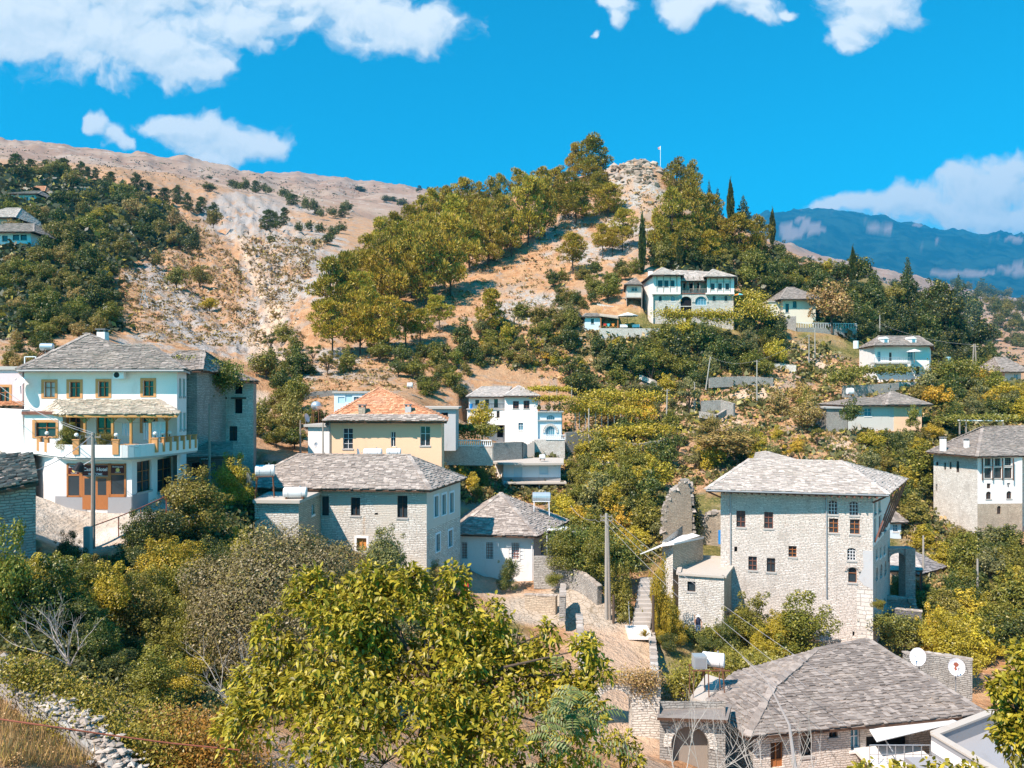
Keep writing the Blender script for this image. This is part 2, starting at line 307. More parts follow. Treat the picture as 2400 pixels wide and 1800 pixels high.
# ------------------------------------------------------------------ terrain: one sheet from under the camera to the horizon
# control points (column, row, metres) of the ground; row is turned into height (HV-row)/F*depth
TP = '''
0 1640 20;100 1700 20;300 1760 20;250 1790 18;600 1720 24;900 2050 16;950 2150 14;1300 1950 23;1600 2150 20;2100 2300 20;2400 2300 20;-300 1500 20;2800 2200 20;-300 1400 32
0 1430 30;150 1420 30;300 1600 30;640 1560 34;420 1500 36;100 1300 38;-100 1250 38;850 1400 50;760 1390 48;600 1310 50;450 1240 49;950 1650 36;1100 1520 44;1000 1440 50
218 1291 44;120 1260 44;330 1225 46;200 1200 48.5;60 1190 46;20 1075 50;-80 1040 50;300 1196 49;420 1170 53;480 1110 60;80 1140 49
1450 1560 51;1400 1600 46;1350 1650 42;1480 1462 58;1530 1480 57;1437 1735 40;1620 1800 37;1520 1700 42;1300 1440 60;1250 1370 65;1170 1368 66;1100 1385 62;1330 1385 61;1420 1390 62;1250 1420 60;1250 1500 54
1636 1500 60;1600 1560 54;1750 1560 56;1900 1570 56;1700 1440 62;2045 1522 60;1560 1470 58;1560 1440 62;1600 1435 63;1650 1340 68;1900 1850 40;2300 1850 40;2600 1800 40;1750 1880 37
2150 1560 60;2250 1600 58;2100 1480 66;2200 1440 68;2400 1480 66;2400 1370 78;2300 1350 78;2290 1262 92;2200 1240 97;2400 1258 90;2600 1280 88;2700 1500 66;2140 1400 75;2120 1290 92
1150 1160 96;1240 1135 98;1320 1140 98;1180 1090 104;1210 1062 112;1100 1075 105;1320 1055 115;1400 1050 115;1500 1120 100;1650 1090 103;1750 1140 92;1600 1190 88;1450 1200 85;1380 1260 76;1500 1290 74;1560 1290 72;1130 1240 80;1000 1120 90;900 1100 73;780 1105 72;700 1070 78;1040 1100 88
640 985 95;650 905 115;610 955 105;560 1010 80;520 1085 68;450 1088 66;300 1010 60;200 965 62;100 1010 60;0 1010 58;-200 1000 55;150 880 80;20 880 72;-200 860 80;350 880 85;450 885 98;550 870 112
950 925 108;850 930 108;1000 950 100;1100 915 125;900 865 128;1100 872 135;1300 850 142;1450 890 140;1300 930 130;1400 960 128;1500 985 125;1600 930 132;1700 840 140;1750 905 132;1800 1000 118;1900 1040 108;1950 1100 97;2060 1010 112;2160 1010 112;2150 1130 94;1850 1070 100;1650 1020 115
2110 892 135;2000 880 140;2200 890 138;2350 892 150;2400 900 150;2300 960 122;2400 990 115;2550 1000 110;2700 950 120
1470 772 146;1620 762 148;1400 772 146;1300 780 150;1850 770 155;1780 775 152;1950 768 158;1950 810 150;1150 785 150;1230 700 164;1300 645 178;1400 605 186;1450 560 196;1380 545 203;1500 500 207;1550 640 172;1700 650 172;1620 600 180;1780 650 176;1700 560 195;1900 690 176;2000 700 178;2100 760 172;2200 840 168;2300 880 165;2050 800 160;2180 870 150
730 805 142;600 840 132;860 832 138;1000 770 150;1050 690 168;1000 725 160;1200 608 190;1340 530 206;1425 510 212;900 720 160;800 740 152;1140 645 180;1250 560 200;850 640 182;950 600 200;1060 540 215;1170 500 222
760 715 158;810 640 192;880 550 214;1000 500 226;1200 462 232;1350 425 234;1420 405 232;1470 384 229;1510 377 228;1550 380 228;1580 440 225;1640 505 222;1720 540 216;1800 575 212;1870 600 208;1950 625 205;2050 655 202;2150 690 198;2250 770 192;2330 850 186
700 760 195;760 700 235;850 650 280;1000 620 340;1200 600 340;1400 580 340;1520 570 340;1700 640 330;1900 700 330;2100 800 320;2300 960 300;2500 1000 280;2400 950 210
620 790 160;655 725 190;620 690 220;590 640 250;560 590 300;560 545 350;500 760 160;450 700 182;380 790 125;300 810 112;260 720 150;300 640 185;400 610 225;480 560 290;330 500 310;180 620 165;100 640 150;100 520 215;60 450 290;150 410 400;250 400 450;330 425 450;450 480 420;500 440 520
0 700 120;0 600 160;0 500 230;0 405 380;-200 500 200;-200 400 350;-300 700 100;40 800 92;200 790 98;640 520 430;700 490 520;680 560 330;760 600 280;700 650 222;800 560 350;850 510 500;760 470 620;640 450 640
0 380 620;200 395 700;400 425 750;550 440 850;700 450 1000;850 470 900;950 490 800;0 334 1300;120 345 1300;250 360 1350;430 384 1450;560 405 1550;640 424 1650;720 432 1750;830 436 1900;940 443 2000;1050 455 2000;1200 480 2000;1400 500 2000;-300 320 1300;-800 320 1300;-800 500 500
640 408 2900;600 418 2800;700 418 3000;760 440 3000;200 640 3200;0 600 2800;-400 600 2800;700 560 5000;1000 640 4000;1300 700 4000
1000 600 700;1200 620 700;1400 640 700;1600 660 700;1800 700 650;1880 680 850;1950 700 600;2100 740 600;2250 790 550;2330 700 800;2400 770 700;2370 740 620;2600 760 700;1850 600 1900;1870 588 2600;1950 612 2600;2050 640 2500;2200 676 2300;2400 712 2200;2700 740 2200;2050 680 1400;2250 710 1200;2400 745 1100
1850 760 4200;2100 780 4200;2400 800 4200;1500 760 4200;2700 800 4200;1830 512 8200;1880 499 8600;1950 503 8600;2020 514 8600;2100 521 8500;2180 534 8400;2260 546 8300;2330 549 8300;2400 556 8200;2600 580 8000;2900 640 8000;1700 520 8600;1500 600 8600;1200 700 8600
1850 640 6200;2100 650 6200;2400 680 6200;2000 580 7300;2250 600 7300;2400 620 7000;0 800 9000;700 800 9000;2000 800 12500;2500 800 12500;1200 860 13000;0 860 13000;2900 860 13000;-1400 860 13000;3800 860 13000
-1400 1400 30;-1400 1000 60;-1400 800 150;-1200 400 600;3800 1700 30;3800 1200 70;3800 1000 150;3800 850 600;3800 780 2500;3800 700 8000;3500 1500 50;3200 1100 110;3000 950 200;3200 820 700;1200 2600 9;0 2300 9;2400 2700 9;-1200 2300 9;3600 2700 9;1200 5000 4;-1000 5000 4;3500 5000 4
'''
pts = np.array([[float(a) for a in q.split()] for q in TP.replace('\n', ';').split(';') if q.strip()])
def feat(u, ld): return np.stack([u / 150.0, ld / 0.11], -1)
PF = feat(pts[:, 0], np.log(pts[:, 2]))
def phi(a, b): return np.sqrt(((a[:, None, :] - b[None]) ** 2).sum(-1) + .15)
A = phi(PF, PF) ; n = len(A)
Pm = np.hstack([np.ones((n, 1)), PF])
W = np.linalg.solve(np.block([[A - np.eye(n) * .12, Pm], [Pm.T, np.zeros((3, 3))]]), np.concatenate([pts[:, 1], np.zeros(3)]))
US = np.unique(np.concatenate([np.arange(-1500, -60, 24.), np.arange(-60, 2460, 6.), np.arange(2460, 3900, 24.)]))
LS = np.unique(np.concatenate([np.arange(np.log(4), np.log(30), .03), np.arange(np.log(30), np.log(260), .0085), np.arange(np.log(260), np.log(13000), .022)]))
UU, LL = np.meshgrid(US, LS, indexing='ij')
q = feat(UU.ravel(), LL.ravel()); G = np.zeros(len(q))
for i in range(0, len(q), 20000):
 G[i:i + 20000] = phi(q[i:i + 20000], PF) @ W[:n] + W[n] + q[i:i + 20000] @ W[n + 1:]
G = G.reshape(UU.shape)
perm = rng.random((256, 256))
def vnoise(x, y):
 xi = np.floor(x).astype(int); yi = np.floor(y).astype(int); fx = x - xi; fy = y - yi
 fx = fx * fx * (3 - 2 * fx); fy = fy * fy * (3 - 2 * fy)
 g = lambda a, b: perm[a % 256, b % 256]
 return (g(xi, yi) * (1 - fx) + g(xi + 1, yi) * fx) * (1 - fy) + (g(xi, yi + 1) * (1 - fx) + g(xi + 1, yi + 1) * fx) * fy - .5
def fbm(x, y, o=5, ridge=False, g=.5):
 t = 0; a = 1
 for i in range(o):
  k = vnoise(x * 2 ** i + 17 * i, y * 2 ** i + 31 * i)
  t = t + a * ((.25 - abs(k)) * 2 if ridge else k); a *= g
 return t
def sm(x, a, b): t = np.clip((x - a) / (b - a), 0, 1); return t * t * (3 - 2 * t)
TH = (UU - CU) / F; DD = np.exp(LL)
AX_, BX_ = TH * 9, LL * 9
# roughness of the ground grows with distance; smooth near the houses
amp = 3.0 + 14 * sm(DD, 150, 600)
G = G - fbm(AX_, BX_, 6) * amp * sm(DD, 40, 140)
# gullies running down the bare slopes on the left and the rocky channel
Lm = sm(DD, 100, 150) * (1 - sm(DD, 330, 700)) * (1 - sm(UU, 640, 820)) * sm(UU, 180, 300)
diag = TH * 30 + LL * 6
G = G - fbm(diag * 1.2, (LL * 16 - TH * 8) * .25, 4, True) * 15 * Lm - fbm(AX_ * 11, BX_ * 9, 5, True) * 9 * Lm
FM = sm(DD, 700, 1200)
G = G - fbm(AX_ * 2.2, BX_ * .9, 6, True) * 16 * FM - fbm(AX_ * 5 + BX_ * 1.5, BX_ * 1.6, 5, True) * 9 * sm(DD, 3800, 4600)
GU = np.exp(-(((UU - 610) / 110) ** 2)) * sm(DD, 105, 150) * (1 - sm(DD, 330, 520))
G = G - (fbm(AX_ * 7, BX_ * 5, 5, True) * 24 + fbm(AX_ * 16, BX_ * 16, 4, True) * 11) * GU
HMx = sm(DD, 130, 150) * (1 - sm(DD, 260, 320)) * sm(UU, 900, 1150) * (1 - sm(UU, 1500, 1600))
G = G - fbm(AX_ * 6, BX_ * 6, 5, True) * 6 * HMx
SMk = np.exp(-(((UU - 1490) / 95) ** 2 + ((LL - np.log(226)) / .07) ** 2))
st_ = G * 0; G = G - (np.round(G / 14 + fbm(AX_ * 3, BX_ * 3, 3)) * 14 - G) * SMk * .45 + SMk * 0
def grid_at(u, d):
 u = np.atleast_1d(np.asarray(u, float)); l = np.log(np.maximum(np.atleast_1d(np.asarray(d, float)), 4.01))
 i = np.clip(np.searchsorted(US, u) - 1, 0, len(US) - 2); j = np.clip(np.searchsorted(LS, l) - 1, 0, len(LS) - 2)
 a = np.clip((u - US[i]) / (US[i + 1] - US[i]), 0, 1); b = np.clip((l - LS[j]) / (LS[j + 1] - LS[j]), 0, 1)
 return (G[i, j] * (1 - a) + G[i + 1, j] * a) * (1 - b) + (G[i, j + 1] * (1 - a) + G[i + 1, j + 1] * a) * b
def gz(x, y): return float((HV - grid_at(CU + F * x / y, y)[0]) / F * y)
def hit(u, v, dmin=12, dmax=3000):
 """first ground point seen in column u at row v"""
 ld = np.arange(math.log(dmin), math.log(dmax), .006); d = np.exp(ld)
 k = np.nonzero(grid_at(np.full(len(d), u), d) <= v)[0]
 return float(d[k[0]]) if len(k) else None
def flat_pad(quad, z, soft=1.5):
 """cut the ground down to z inside a footprint (list of xy)"""
 X = TH * DD; Y = DD; m = np.full(X.shape, -1e9); c = Vector((sum(p[0] for p in quad) / len(quad), sum(p[1] for p in quad) / len(quad)))
 for i in range(len(quad)):
  p = Vector(quad[i][:2]); q_ = Vector(quad[(i + 1) % len(quad)][:2]); nn = Vector((q_.y - p.y, p.x - q_.x)).normalized()
  if nn.dot(c - p) > 0: nn = -nn
  m = np.maximum(m, (X - p.x) * nn.x + (Y - p.y) * nn.y)
 w = 1 - sm(m, -.3, soft); zz = (HV - G) / F * DD; t = np.minimum(zz, z + np.maximum(m, 0) * 1.2)
 G[:] = HV - (zz * (1 - w) + t * w) * F / DD
PADS = []
def build_terrain():
 global G
 X = TH * DD; Y = DD; Zz = (HV - G) / F * DD
 V = np.stack([X, Y, Zz], -1).reshape(-1, 3); nu, nl = X.shape
 idx = np.arange(nu * nl).reshape(nu, nl)
 Fc = np.stack([idx[:-1, :-1], idx[1:, :-1], idx[1:, 1:], idx[:-1, 1:]], -1).reshape(-1, 4)
 me = npmesh('ground', V, Fc, M['ground'], True)
 def band(poly, w, dmin=12, dmax=400):
  """weight near a line of (column,row) points on the ground, w metres wide"""
  pw = []
  for (u, v) in poly:
   d = hit(u, v, dmin, dmax)
   if d: pw.append(XY(u, d))
  o = np.zeros(X.shape)
  for p, q_ in zip(pw[:-1], pw[1:]):
   e = q_ - p; L = max(e.length_squared, 1e-6)
   t = np.clip(((X - p.x) * e.x + (Y - p.y) * e.y) / L, 0, 1)
   dd = np.hypot(X - p.x - t * e.x, Y - p.y - t * e.y); o = np.maximum(o, 1 - sm(dd, w * .4, w * 1.0))
  return o
 def blob(u, v, ru, rv, d0, d1): return (1 - sm(((UU - u) / ru) ** 2 + ((G - v) / rv) ** 2, .5, 1.2)) * sm(DD, d0 * .95, d0) * (1 - sm(DD, d1, d1 * 1.05))
 nz = fbm(AX_ * 5, BX_ * 5, 4)
 rock = np.zeros(X.shape)
 for s in [(700,660,140,150,180,420),(620,740,60,90,150,260),(330,650,50,30,110,250),(455,750,70,60,100,220),(380,690,60,40,100,220),(560,800,60,50,100,180),(590,530,120,40,280,700),(650,470,140,40,400,1200),(640,820,60,60,110,160),(1490,400,90,40,200,240),(1400,560,160,60,170,230),(1230,720,100,40,150,190),(760,850,90,40,120,160),(350,820,90,40,100,160),(1500,450,60,60,200,240)]:
  rock = np.maximum(rock, blob(*s))
 rock = np.clip(rock * .8 + nz * 2.2 * (rock > .05), 0, 1)
 rock = np.maximum(rock, sm(fbm(AX_ * 3, BX_ * 2, 4, True), .55, .9) * .8 * sm(DD, 350, 600) * (UU < 1500))
 scree = np.zeros(X.shape)
 for s in [(430,730,55,55,95,230),(360,640,30,25,110,250),(560,500,90,45,330,700),(520,800,90,30,90,160),(620,480,60,25,400,800)]:
  scree = np.maximum(scree, blob(*s))
 scree = np.clip(scree * .9 + nz * 1.6 * (scree > .05), 0, 1)
 path = band([(1255,1042),(1330,1038),(1420,1052)], 1.6, 100, 130)
 for l, w, a, b in [([(1390,1060),(1420,1090),(1480,1120),(1540,1150)], 1.6, 90, 130), ([(1640,975),(1700,955),(1760,930),(1800,900)], 3.0, 105, 160), ([(1600,960),(1700,990),(1640,1010)], 3.5, 100, 150),
                       ([(1930,870),(1920,850),(1900,830)], 3, 120, 170), ([(1560,870),(1600,890),(1630,915)], 1.3, 120, 160), ([(1960,1010),(1980,1060),(2000,1090),(1985,1110)], 2.6, 90, 125),
                       ([(560,560),(600,640),(650,740),(600,800),(640,830),(610,850)], 3.2, 110, 360), ([(560,1000),(590,975),(620,930)], 2, 70, 120),
                       ([(560,1000),(600,960),(620,930)], 2.5, 70, 120)]:
  path = np.maximum(path, band(l, w, a, b))
 path = np.maximum(path, .8 * np.maximum(band([(1450,1475),(1445,1530),(1440,1590),(1437,1720)], 4.5, 36, 60), band([(1150,1380),(1250,1440)], 3, 50, 64)))
 pav = np.maximum(band([(-100,1060),(20,1080),(100,1180),(200,1215),(330,1210),(440,1175)], 3.2, 40, 58), band([(100,1240),(230,1250),(300,1225)], 4.0, 38, 52))
 stp = np.maximum(band([(1240,1420),(1330,1400),(1400,1440)], 3.2, 52, 66), band([(1200,1440),(1320,1450)], 2.2, 50, 62))
 grn = np.zeros(X.shape)
 for s in [(1600,1500,120,70,48,64),(1700,1560,200,60,48,60),(1000,1500,250,80,35,60),(300,1450,500,160,25,48),(2200,1450,250,120,50,80),(1150,1060,100,30,90,110),(2200,1100,200,120,80,120),(1600,800,300,80,130,150),(100,600,160,180,90,300),(2100,760,260,120,150,220),(1700,1250,500,120,70,90)]:
  grn = np.maximum(grn, blob(*s))
 grn = np.clip(grn + nz * 1.2 * (grn > .05), 0, 1)
 # far mountain: woods with bare patches near the crest
 pat = np.zeros(X.shape)
 for s in [(1845,540,22,26,5000,9500),(1862,548,26,16,5000,9500),(1905,536,36,12,5000,9500),(1880,514,24,6,5000,9500),(2065,535,34,9,5000,9500),(2080,541,22,8,5000,9500),(2150,527,12,5,5000,9500),(2200,560,10,4,5000,9500),(2250,640,90,8,4300,9500),(2390,630,60,12,4300,9500),(2380,560,30,6,5000,9500)]:
  pat = np.maximum(pat, blob(*s))
 pat = sm(pat * .9 + fbm(AX_ * 20, BX_ * 9, 4) * .8, .42, .62)
 for nme, arr in (('rock', rock), ('scree', scree), ('path', path), ('paved', pav), ('flag', stp), ('green', grn), ('bare', pat)):
  a = me.attributes.new(nme, 'FLOAT', 'POINT'); a.data.foreach_set('value', arr.astype(np.float32).ravel())
 o = link('ground', me); tag(o, kind='structure'); return o
k = NM('ground'); p = k.pos()
n1 = k.noise(p, .09, 6, .6); n2 = k.noise(p, .6, 6, .65); n3 = k.noise(p, 3.5, 5, .65); n4 = k.noise(p, .025, 4, .5)
grass = k.mix(k.rng(n2, .35, .65), (.40, .20, .095), (.54, .33, .18)); grass = k.mix(k.rng(n1, .48, .68), grass, (.43, .27, .16)); grass = k.mix(k.rng(n3, .55, .7), grass, (.58, .41, .26))
grass = k.mix(k.math('MULTIPLY', k.rng(n3, .40, .30), .8), grass, (.20, .12, .06))
rockc = k.mix(k.rng(n3, .35, .7), (.30, .27, .245), (.58, .53, .47)); rockc = k.mix(k.rng(n2, .52, .62), rockc, (.46, .28, .15))
scr = k.mix(k.rng(n3, .3, .7), (.30, .27, .25), (.44, .41, .38)); pth = k.mix(n3, (.55, .38, .25), (.66, .52, .40))
pvd = k.mix(k.rng(n2, .4, .65), (.55, .47, .38), (.66, .60, .52)); pvd = k.mix(k.rng(n1, .5, .62), pvd, (.40, .32, .24))
vo = k.n('ShaderNodeTexVoronoi', feature='DISTANCE_TO_EDGE'); vo.inputs['Scale'].default_value = 1.5; k.l(p, vo.inputs['Vector'])
flg = k.mix(k.rng(vo.outputs[0], .0, .07), (.30, .24, .17), k.mix(n3, (.46, .38, .29), (.58, .50, .41)))
grn = k.mix(k.rng(n2, .4, .65), (.10, .105, .03), (.22, .19, .06)); grn = k.mix(k.rng(n3, .5, .65), grn, (.34, .25, .10))
n9 = k.noise(p, .16, 6, .68, .6); grass = k.mix(k.math('MULTIPLY', k.rng(n9, .52, .60), .75), grass, k.mix(n3, (.26, .20, .155), (.46, .38, .31))); c = k.mix(k.attr('rock'), grass, rockc); c = k.mix(k.attr('green'), c, grn); c = k.mix(k.attr('scree'), c, scr); c = k.mix(k.attr('path'), c, pth); c = k.mix(k.attr('flag'), c, flg); c = k.mix(k.attr('paved'), c, pvd)
# far hills: pale dry scrub, then woods on the mountain
sp = k.n('ShaderNodeSeparateXYZ'); k.l(p, sp.inputs[0])
n5 = k.noise(p, .012, 6, .6); n6 = k.noise(p, .05, 5, .6)
far = k.mix(k.rng(n5, .4, .65), (.36, .23, .16), (.44, .32, .24)); far = k.mix(k.rng(n6, .60, .68), far, (.50, .43, .37)); far = k.mix(k.rng(n6, .38, .33), far, (.16, .14, .08))
c = k.mix(k.rng(sp.outputs[1], 380, 700), c, far)
n7 = k.noise(p, .0045, 6, .62)
wd = k.mix(k.rng(n7, .4, .6), (.010, .026, .028), (.030, .060, .050)); mt = k.mix(k.attr('bare'), wd, (.24, .19, .17))
c = k.mix(k.rng(sp.outputs[1], 4000, 4400), c, mt)
k.col(c); k.rough(.95); k.b.inputs['Specular IOR Level'].default_value = .1
n8 = k.n('ShaderNodeTexNoise'); n8.noise_type = 'RIDGED_MULTIFRACTAL'; n8.inputs['Scale'].default_value = .11; n8.inputs['Detail'].default_value = 5; k.l(p, n8.inputs['Vector'])
h = k.math('ADD', k.math('MULTIPLY', n2, .7), k.math('MULTIPLY', n3, .25)); nb = k.bump(n8.outputs[0], .55, 2.2); k.bump(h, 1.0, .9, nb); M['ground'] = k.m
# ------------------------------------------------------------------ building kit
KEEP = []          # (u0, v0, u1, v1, depth): fronts that planting must not hide
class House:
 def __init__(s, name, loc, label, cat, group=None):
  s.root = empty(name, loc, label, cat, group); s.walls = {}
 def wall(s, A, B, z0, z1, mat, ops=(), thick=.28, name='wall'):
  """vertical wall from A to B (xy), facing right of A->B; ops: (u0,v0,u1,v1,style[,arch]) boxes in photograph pixels"""
  A = Vector(A[:2]); B = Vector(B[:2]); L = (B - A).length; t = (B - A) / L; n = Vector((t.y, -t.x))
  W3 = lambda a, z, dep=0: (A.x + t.x * a - n.x * dep, A.y + t.y * a - n.y * dep, z)
  def px(u, v):
   th = (u - CU) / F            # ray x = th*d, y = d
   den = n.x * th + n.y; d = n.dot(A) / den
   return (Vector((th * d, d)) - A).dot(t), (HV - v) / F * d
  mb = s.walls.setdefault((name, mat), MB()); O = []
  for o in ops:
   a0, b1 = px(o[0], o[1]); a1_, b0 = px(o[2], o[3]); _, b1b = px(o[2], o[1]); _, b0a = px(o[0], o[3])
   zt = (b1 + b1b) / 2; zb = (b0 + b0a) / 2; a0, a1_ = sorted((a0, a1_))
   a0 = max(a0, .05); a1_ = min(a1_, L - .05); zb = max(zb, z0 + .01); zt = min(zt, z1 - .02)
   if a1_ - a0 < .05 or zt - zb < .05: continue
   O.append((a0, zb, a1_, zt, o[4], o[5] if len(o) > 5 else 0))
  xs = sorted({0, L, *[o[0] for o in O], *[o[2] for o in O]}); zs = sorted({z0, z1, *[o[1] for o in O], *[o[3] for o in O]})
  for i in range(len(xs) - 1):
   for j in range(len(zs) - 1):
    cx, cz = (xs[i] + xs[i + 1]) / 2, (zs[j] + zs[j + 1]) / 2
    if any(o[0] < cx < o[2] and o[1] < cz < o[3] for o in O): continue
    q = [(xs[i], zs[j]), (xs[i + 1], zs[j]), (xs[i + 1], zs[j + 1]), (xs[i], zs[j + 1])]
    mb.poly([W3(a, z) for a, z in q], [(a, z) for a, z in q])
  for (a0, b0, a1_, b1, st, arch) in O:
   dep = thick if st not in ('shutter', 'panel') else .06; prof = [(a0, b1), (a1_, b1)]
   if arch:
    r = (a1_ - a0) / 2; hgt = min(r * arch, (b1 - b0) * .6); zc = b1 - hgt; K = 10
    arc = [(a0 + r - r * math.cos(math.pi * k / K), zc + hgt * math.sin(math.pi * k / K)) for k in range(K + 1)]
    for k in range(K // 2):
     mb.poly([W3(*arc[k]), W3(*arc[k + 1]), W3(a0, b1)], [arc[k], arc[k + 1], (a0, b1)])
     mb.poly([W3(*arc[K - k - 1]), W3(*arc[K - k]), W3(a1_, b1)], [arc[K - k - 1], arc[K - k], (a1_, b1)])
    mb.poly([W3(a0, b1), W3(*arc[K // 2]), W3(a1_, b1)], [(a0, b1), arc[K // 2], (a1_, b1)]); prof = arc
   ring = [(a0, b0)] + prof + [(a1_, b0)]
   for k in range(len(ring)):
    p, q = ring[k], ring[(k + 1) % len(ring)]
    mb.poly([W3(*p), W3(*q), W3(*q, dep), W3(*p, dep)], [(p[0], p[1]), (q[0], q[1]), (q[0], q[1] + .1), (p[0], p[1] + .1)])
   s.window(W3, a0, b0, a1_, b1, st, ring, dep, arch, n)
  return W3, px
 def window(s, W3, a0, b0, a1, b1, st, ring, dep, arch, n):
  w = a1 - a0; h = b1 - b0
  ST = {  # frame material, pane material, columns, rows, frame width, name, surround
   'wood': ('wood_brown', 'glass', 2, 2, .08, 'window', 'tan_trim'), 'woodp': ('wood_brown', 'glass', 2, 3, .07, 'window', None), 'white': ('white_paint', 'glass', 2, 2, .07, 'window', None),
   'white3': ('white_paint', 'glass', 2, 4, .06, 'window', None), 'grid': ('white_paint', 'glass', 3, 4, .06, 'window', None), 'dark': ('wood_dark', 'glass', 2, 2, .07, 'window', None),
   'void': (None, 'dark_void', 0, 0, 0, 'window', None), 'plain': ('wood_dark', 'glass', 1, 1, .08, 'window', None), 'red': ('wood_red', 'glass', 2, 3, .08, 'window', None),
   'blue': ('white_paint', 'glass_blue', 2, 2, .06, 'window', None), 'bluesur': ('grey_plaster', 'glass_blue', 1, 1, .05, 'window', 'blue_white'), 'shutter': ('blue_paint', 'blue_paint', 1, 1, .06, 'shutter', None),
   'orange': ('wood_orange', 'shutter_orange', 2, 1, .07, 'shutter', 'white_plaster'), 'door': ('wood_orange', 'glass', 2, 2, .14, 'door', None), 'bars': ('rust_red', 'curtain', 3, 6, .035, 'window', None),
   'lattice': ('wood_grey', 'glass', 3, 4, .05, 'window', None), 'slit': ('wood_brown', 'glass', 1, 2, .06, 'window', None), 'gdoor': (None, 'wood_grey', 0, 0, 0, 'door', None), 'wdoor': ('wood_brown', 'wood_dark', 2, 1, .1, 'door', None),
   'bigblue': ('blue_paint', 'glass_blue', 4, 2, .07, 'window', None), 'curt': ('wood_brown', 'curtain', 2, 2, .08, 'window', 'tan_trim')}[st]
  fm, pm, nc, nr, fw, nm, sur = ST; rd = dep * .55 if dep > .1 else .03
  inner = max(rd + .05, .05); pn = MB()
  pn.poly([W3(a, z, inner) for a, z in ring])
  if fm is None:
   pn2 = MB(); pn2.poly([W3(a, z, dep) for a, z in ring]); pn2.build(nm, M[pm], s.root); return
  fr = MB(); fw = min(fw, w * .16)
  def bar(p, q, ww): fr.bar(W3(*p, rd), W3(*q, rd), ww, .05, (n.x, n.y, 0))
  for k in range(len(ring)): bar(ring[k], ring[(k + 1) % len(ring)], fw)
  for c in range(1, nc): x = a0 + w * c / nc; bar((x, b0), (x, b1 - (.15 * w if arch else 0)), fw * .7)
  for r in range(1, nr):
   z = b0 + h * (r / nr if nr != 2 or nm == 'door' else .62); bar((a0, z), (a1, z), fw * .6)
  if nm == 'door': fr.poly([W3(a0, b0, rd), W3(a1, b0, rd), W3(a1, b0 + h * .3, rd), W3(a0, b0 + h * .3, rd)])
  f = fr.build(nm, M[fm], s.root); pn.build('pane' if nm != 'shutter' else 'board', M[pm], f)
  if sur:
   sr = MB(); g = .17
   for p, q in (((a0 - g, b0 - g * .5), (a0, b1 + g)), ((a1, b0 - g * .5), (a1 + g, b1 + g)), ((a0, b1), (a1, b1 + g)), ((a0, b0 - g * .5), (a1, b0))):
    c = [W3(p[0], p[1], 0), W3(q[0], p[1], 0), W3(q[0], p[1], -.03), W3(p[0], p[1], -.03)]; c2 = [(x, y, z + q[1] - p[1]) for x, y, z in c]
    sr.hexa([c[3], c[2], c[1], c[0], c2[3], c2[2], c2[1], c2[0]])
   sr.build('surround', M[sur], f)
  elif dep > .1 and w > .5:
   sl = MB(); sl.bar(W3(a0 - .08, b0 - .04, -.02), W3(a1 + .08, b0 - .04, -.02), .07, .14); sl.build('sill', M['concrete' if st[0] != 'b' else 'white_plaster'], f)
 def done(s):
  for (nm, mat), mb in s.walls.items(): mb.build(nm, M[mat], s.root)
  s.walls = {}
 def part(s, mb, name, mat, smooth=False, parent=None): return mb.build(name, M[mat] if isinstance(mat, str) else mat, parent or s.root, smooth)
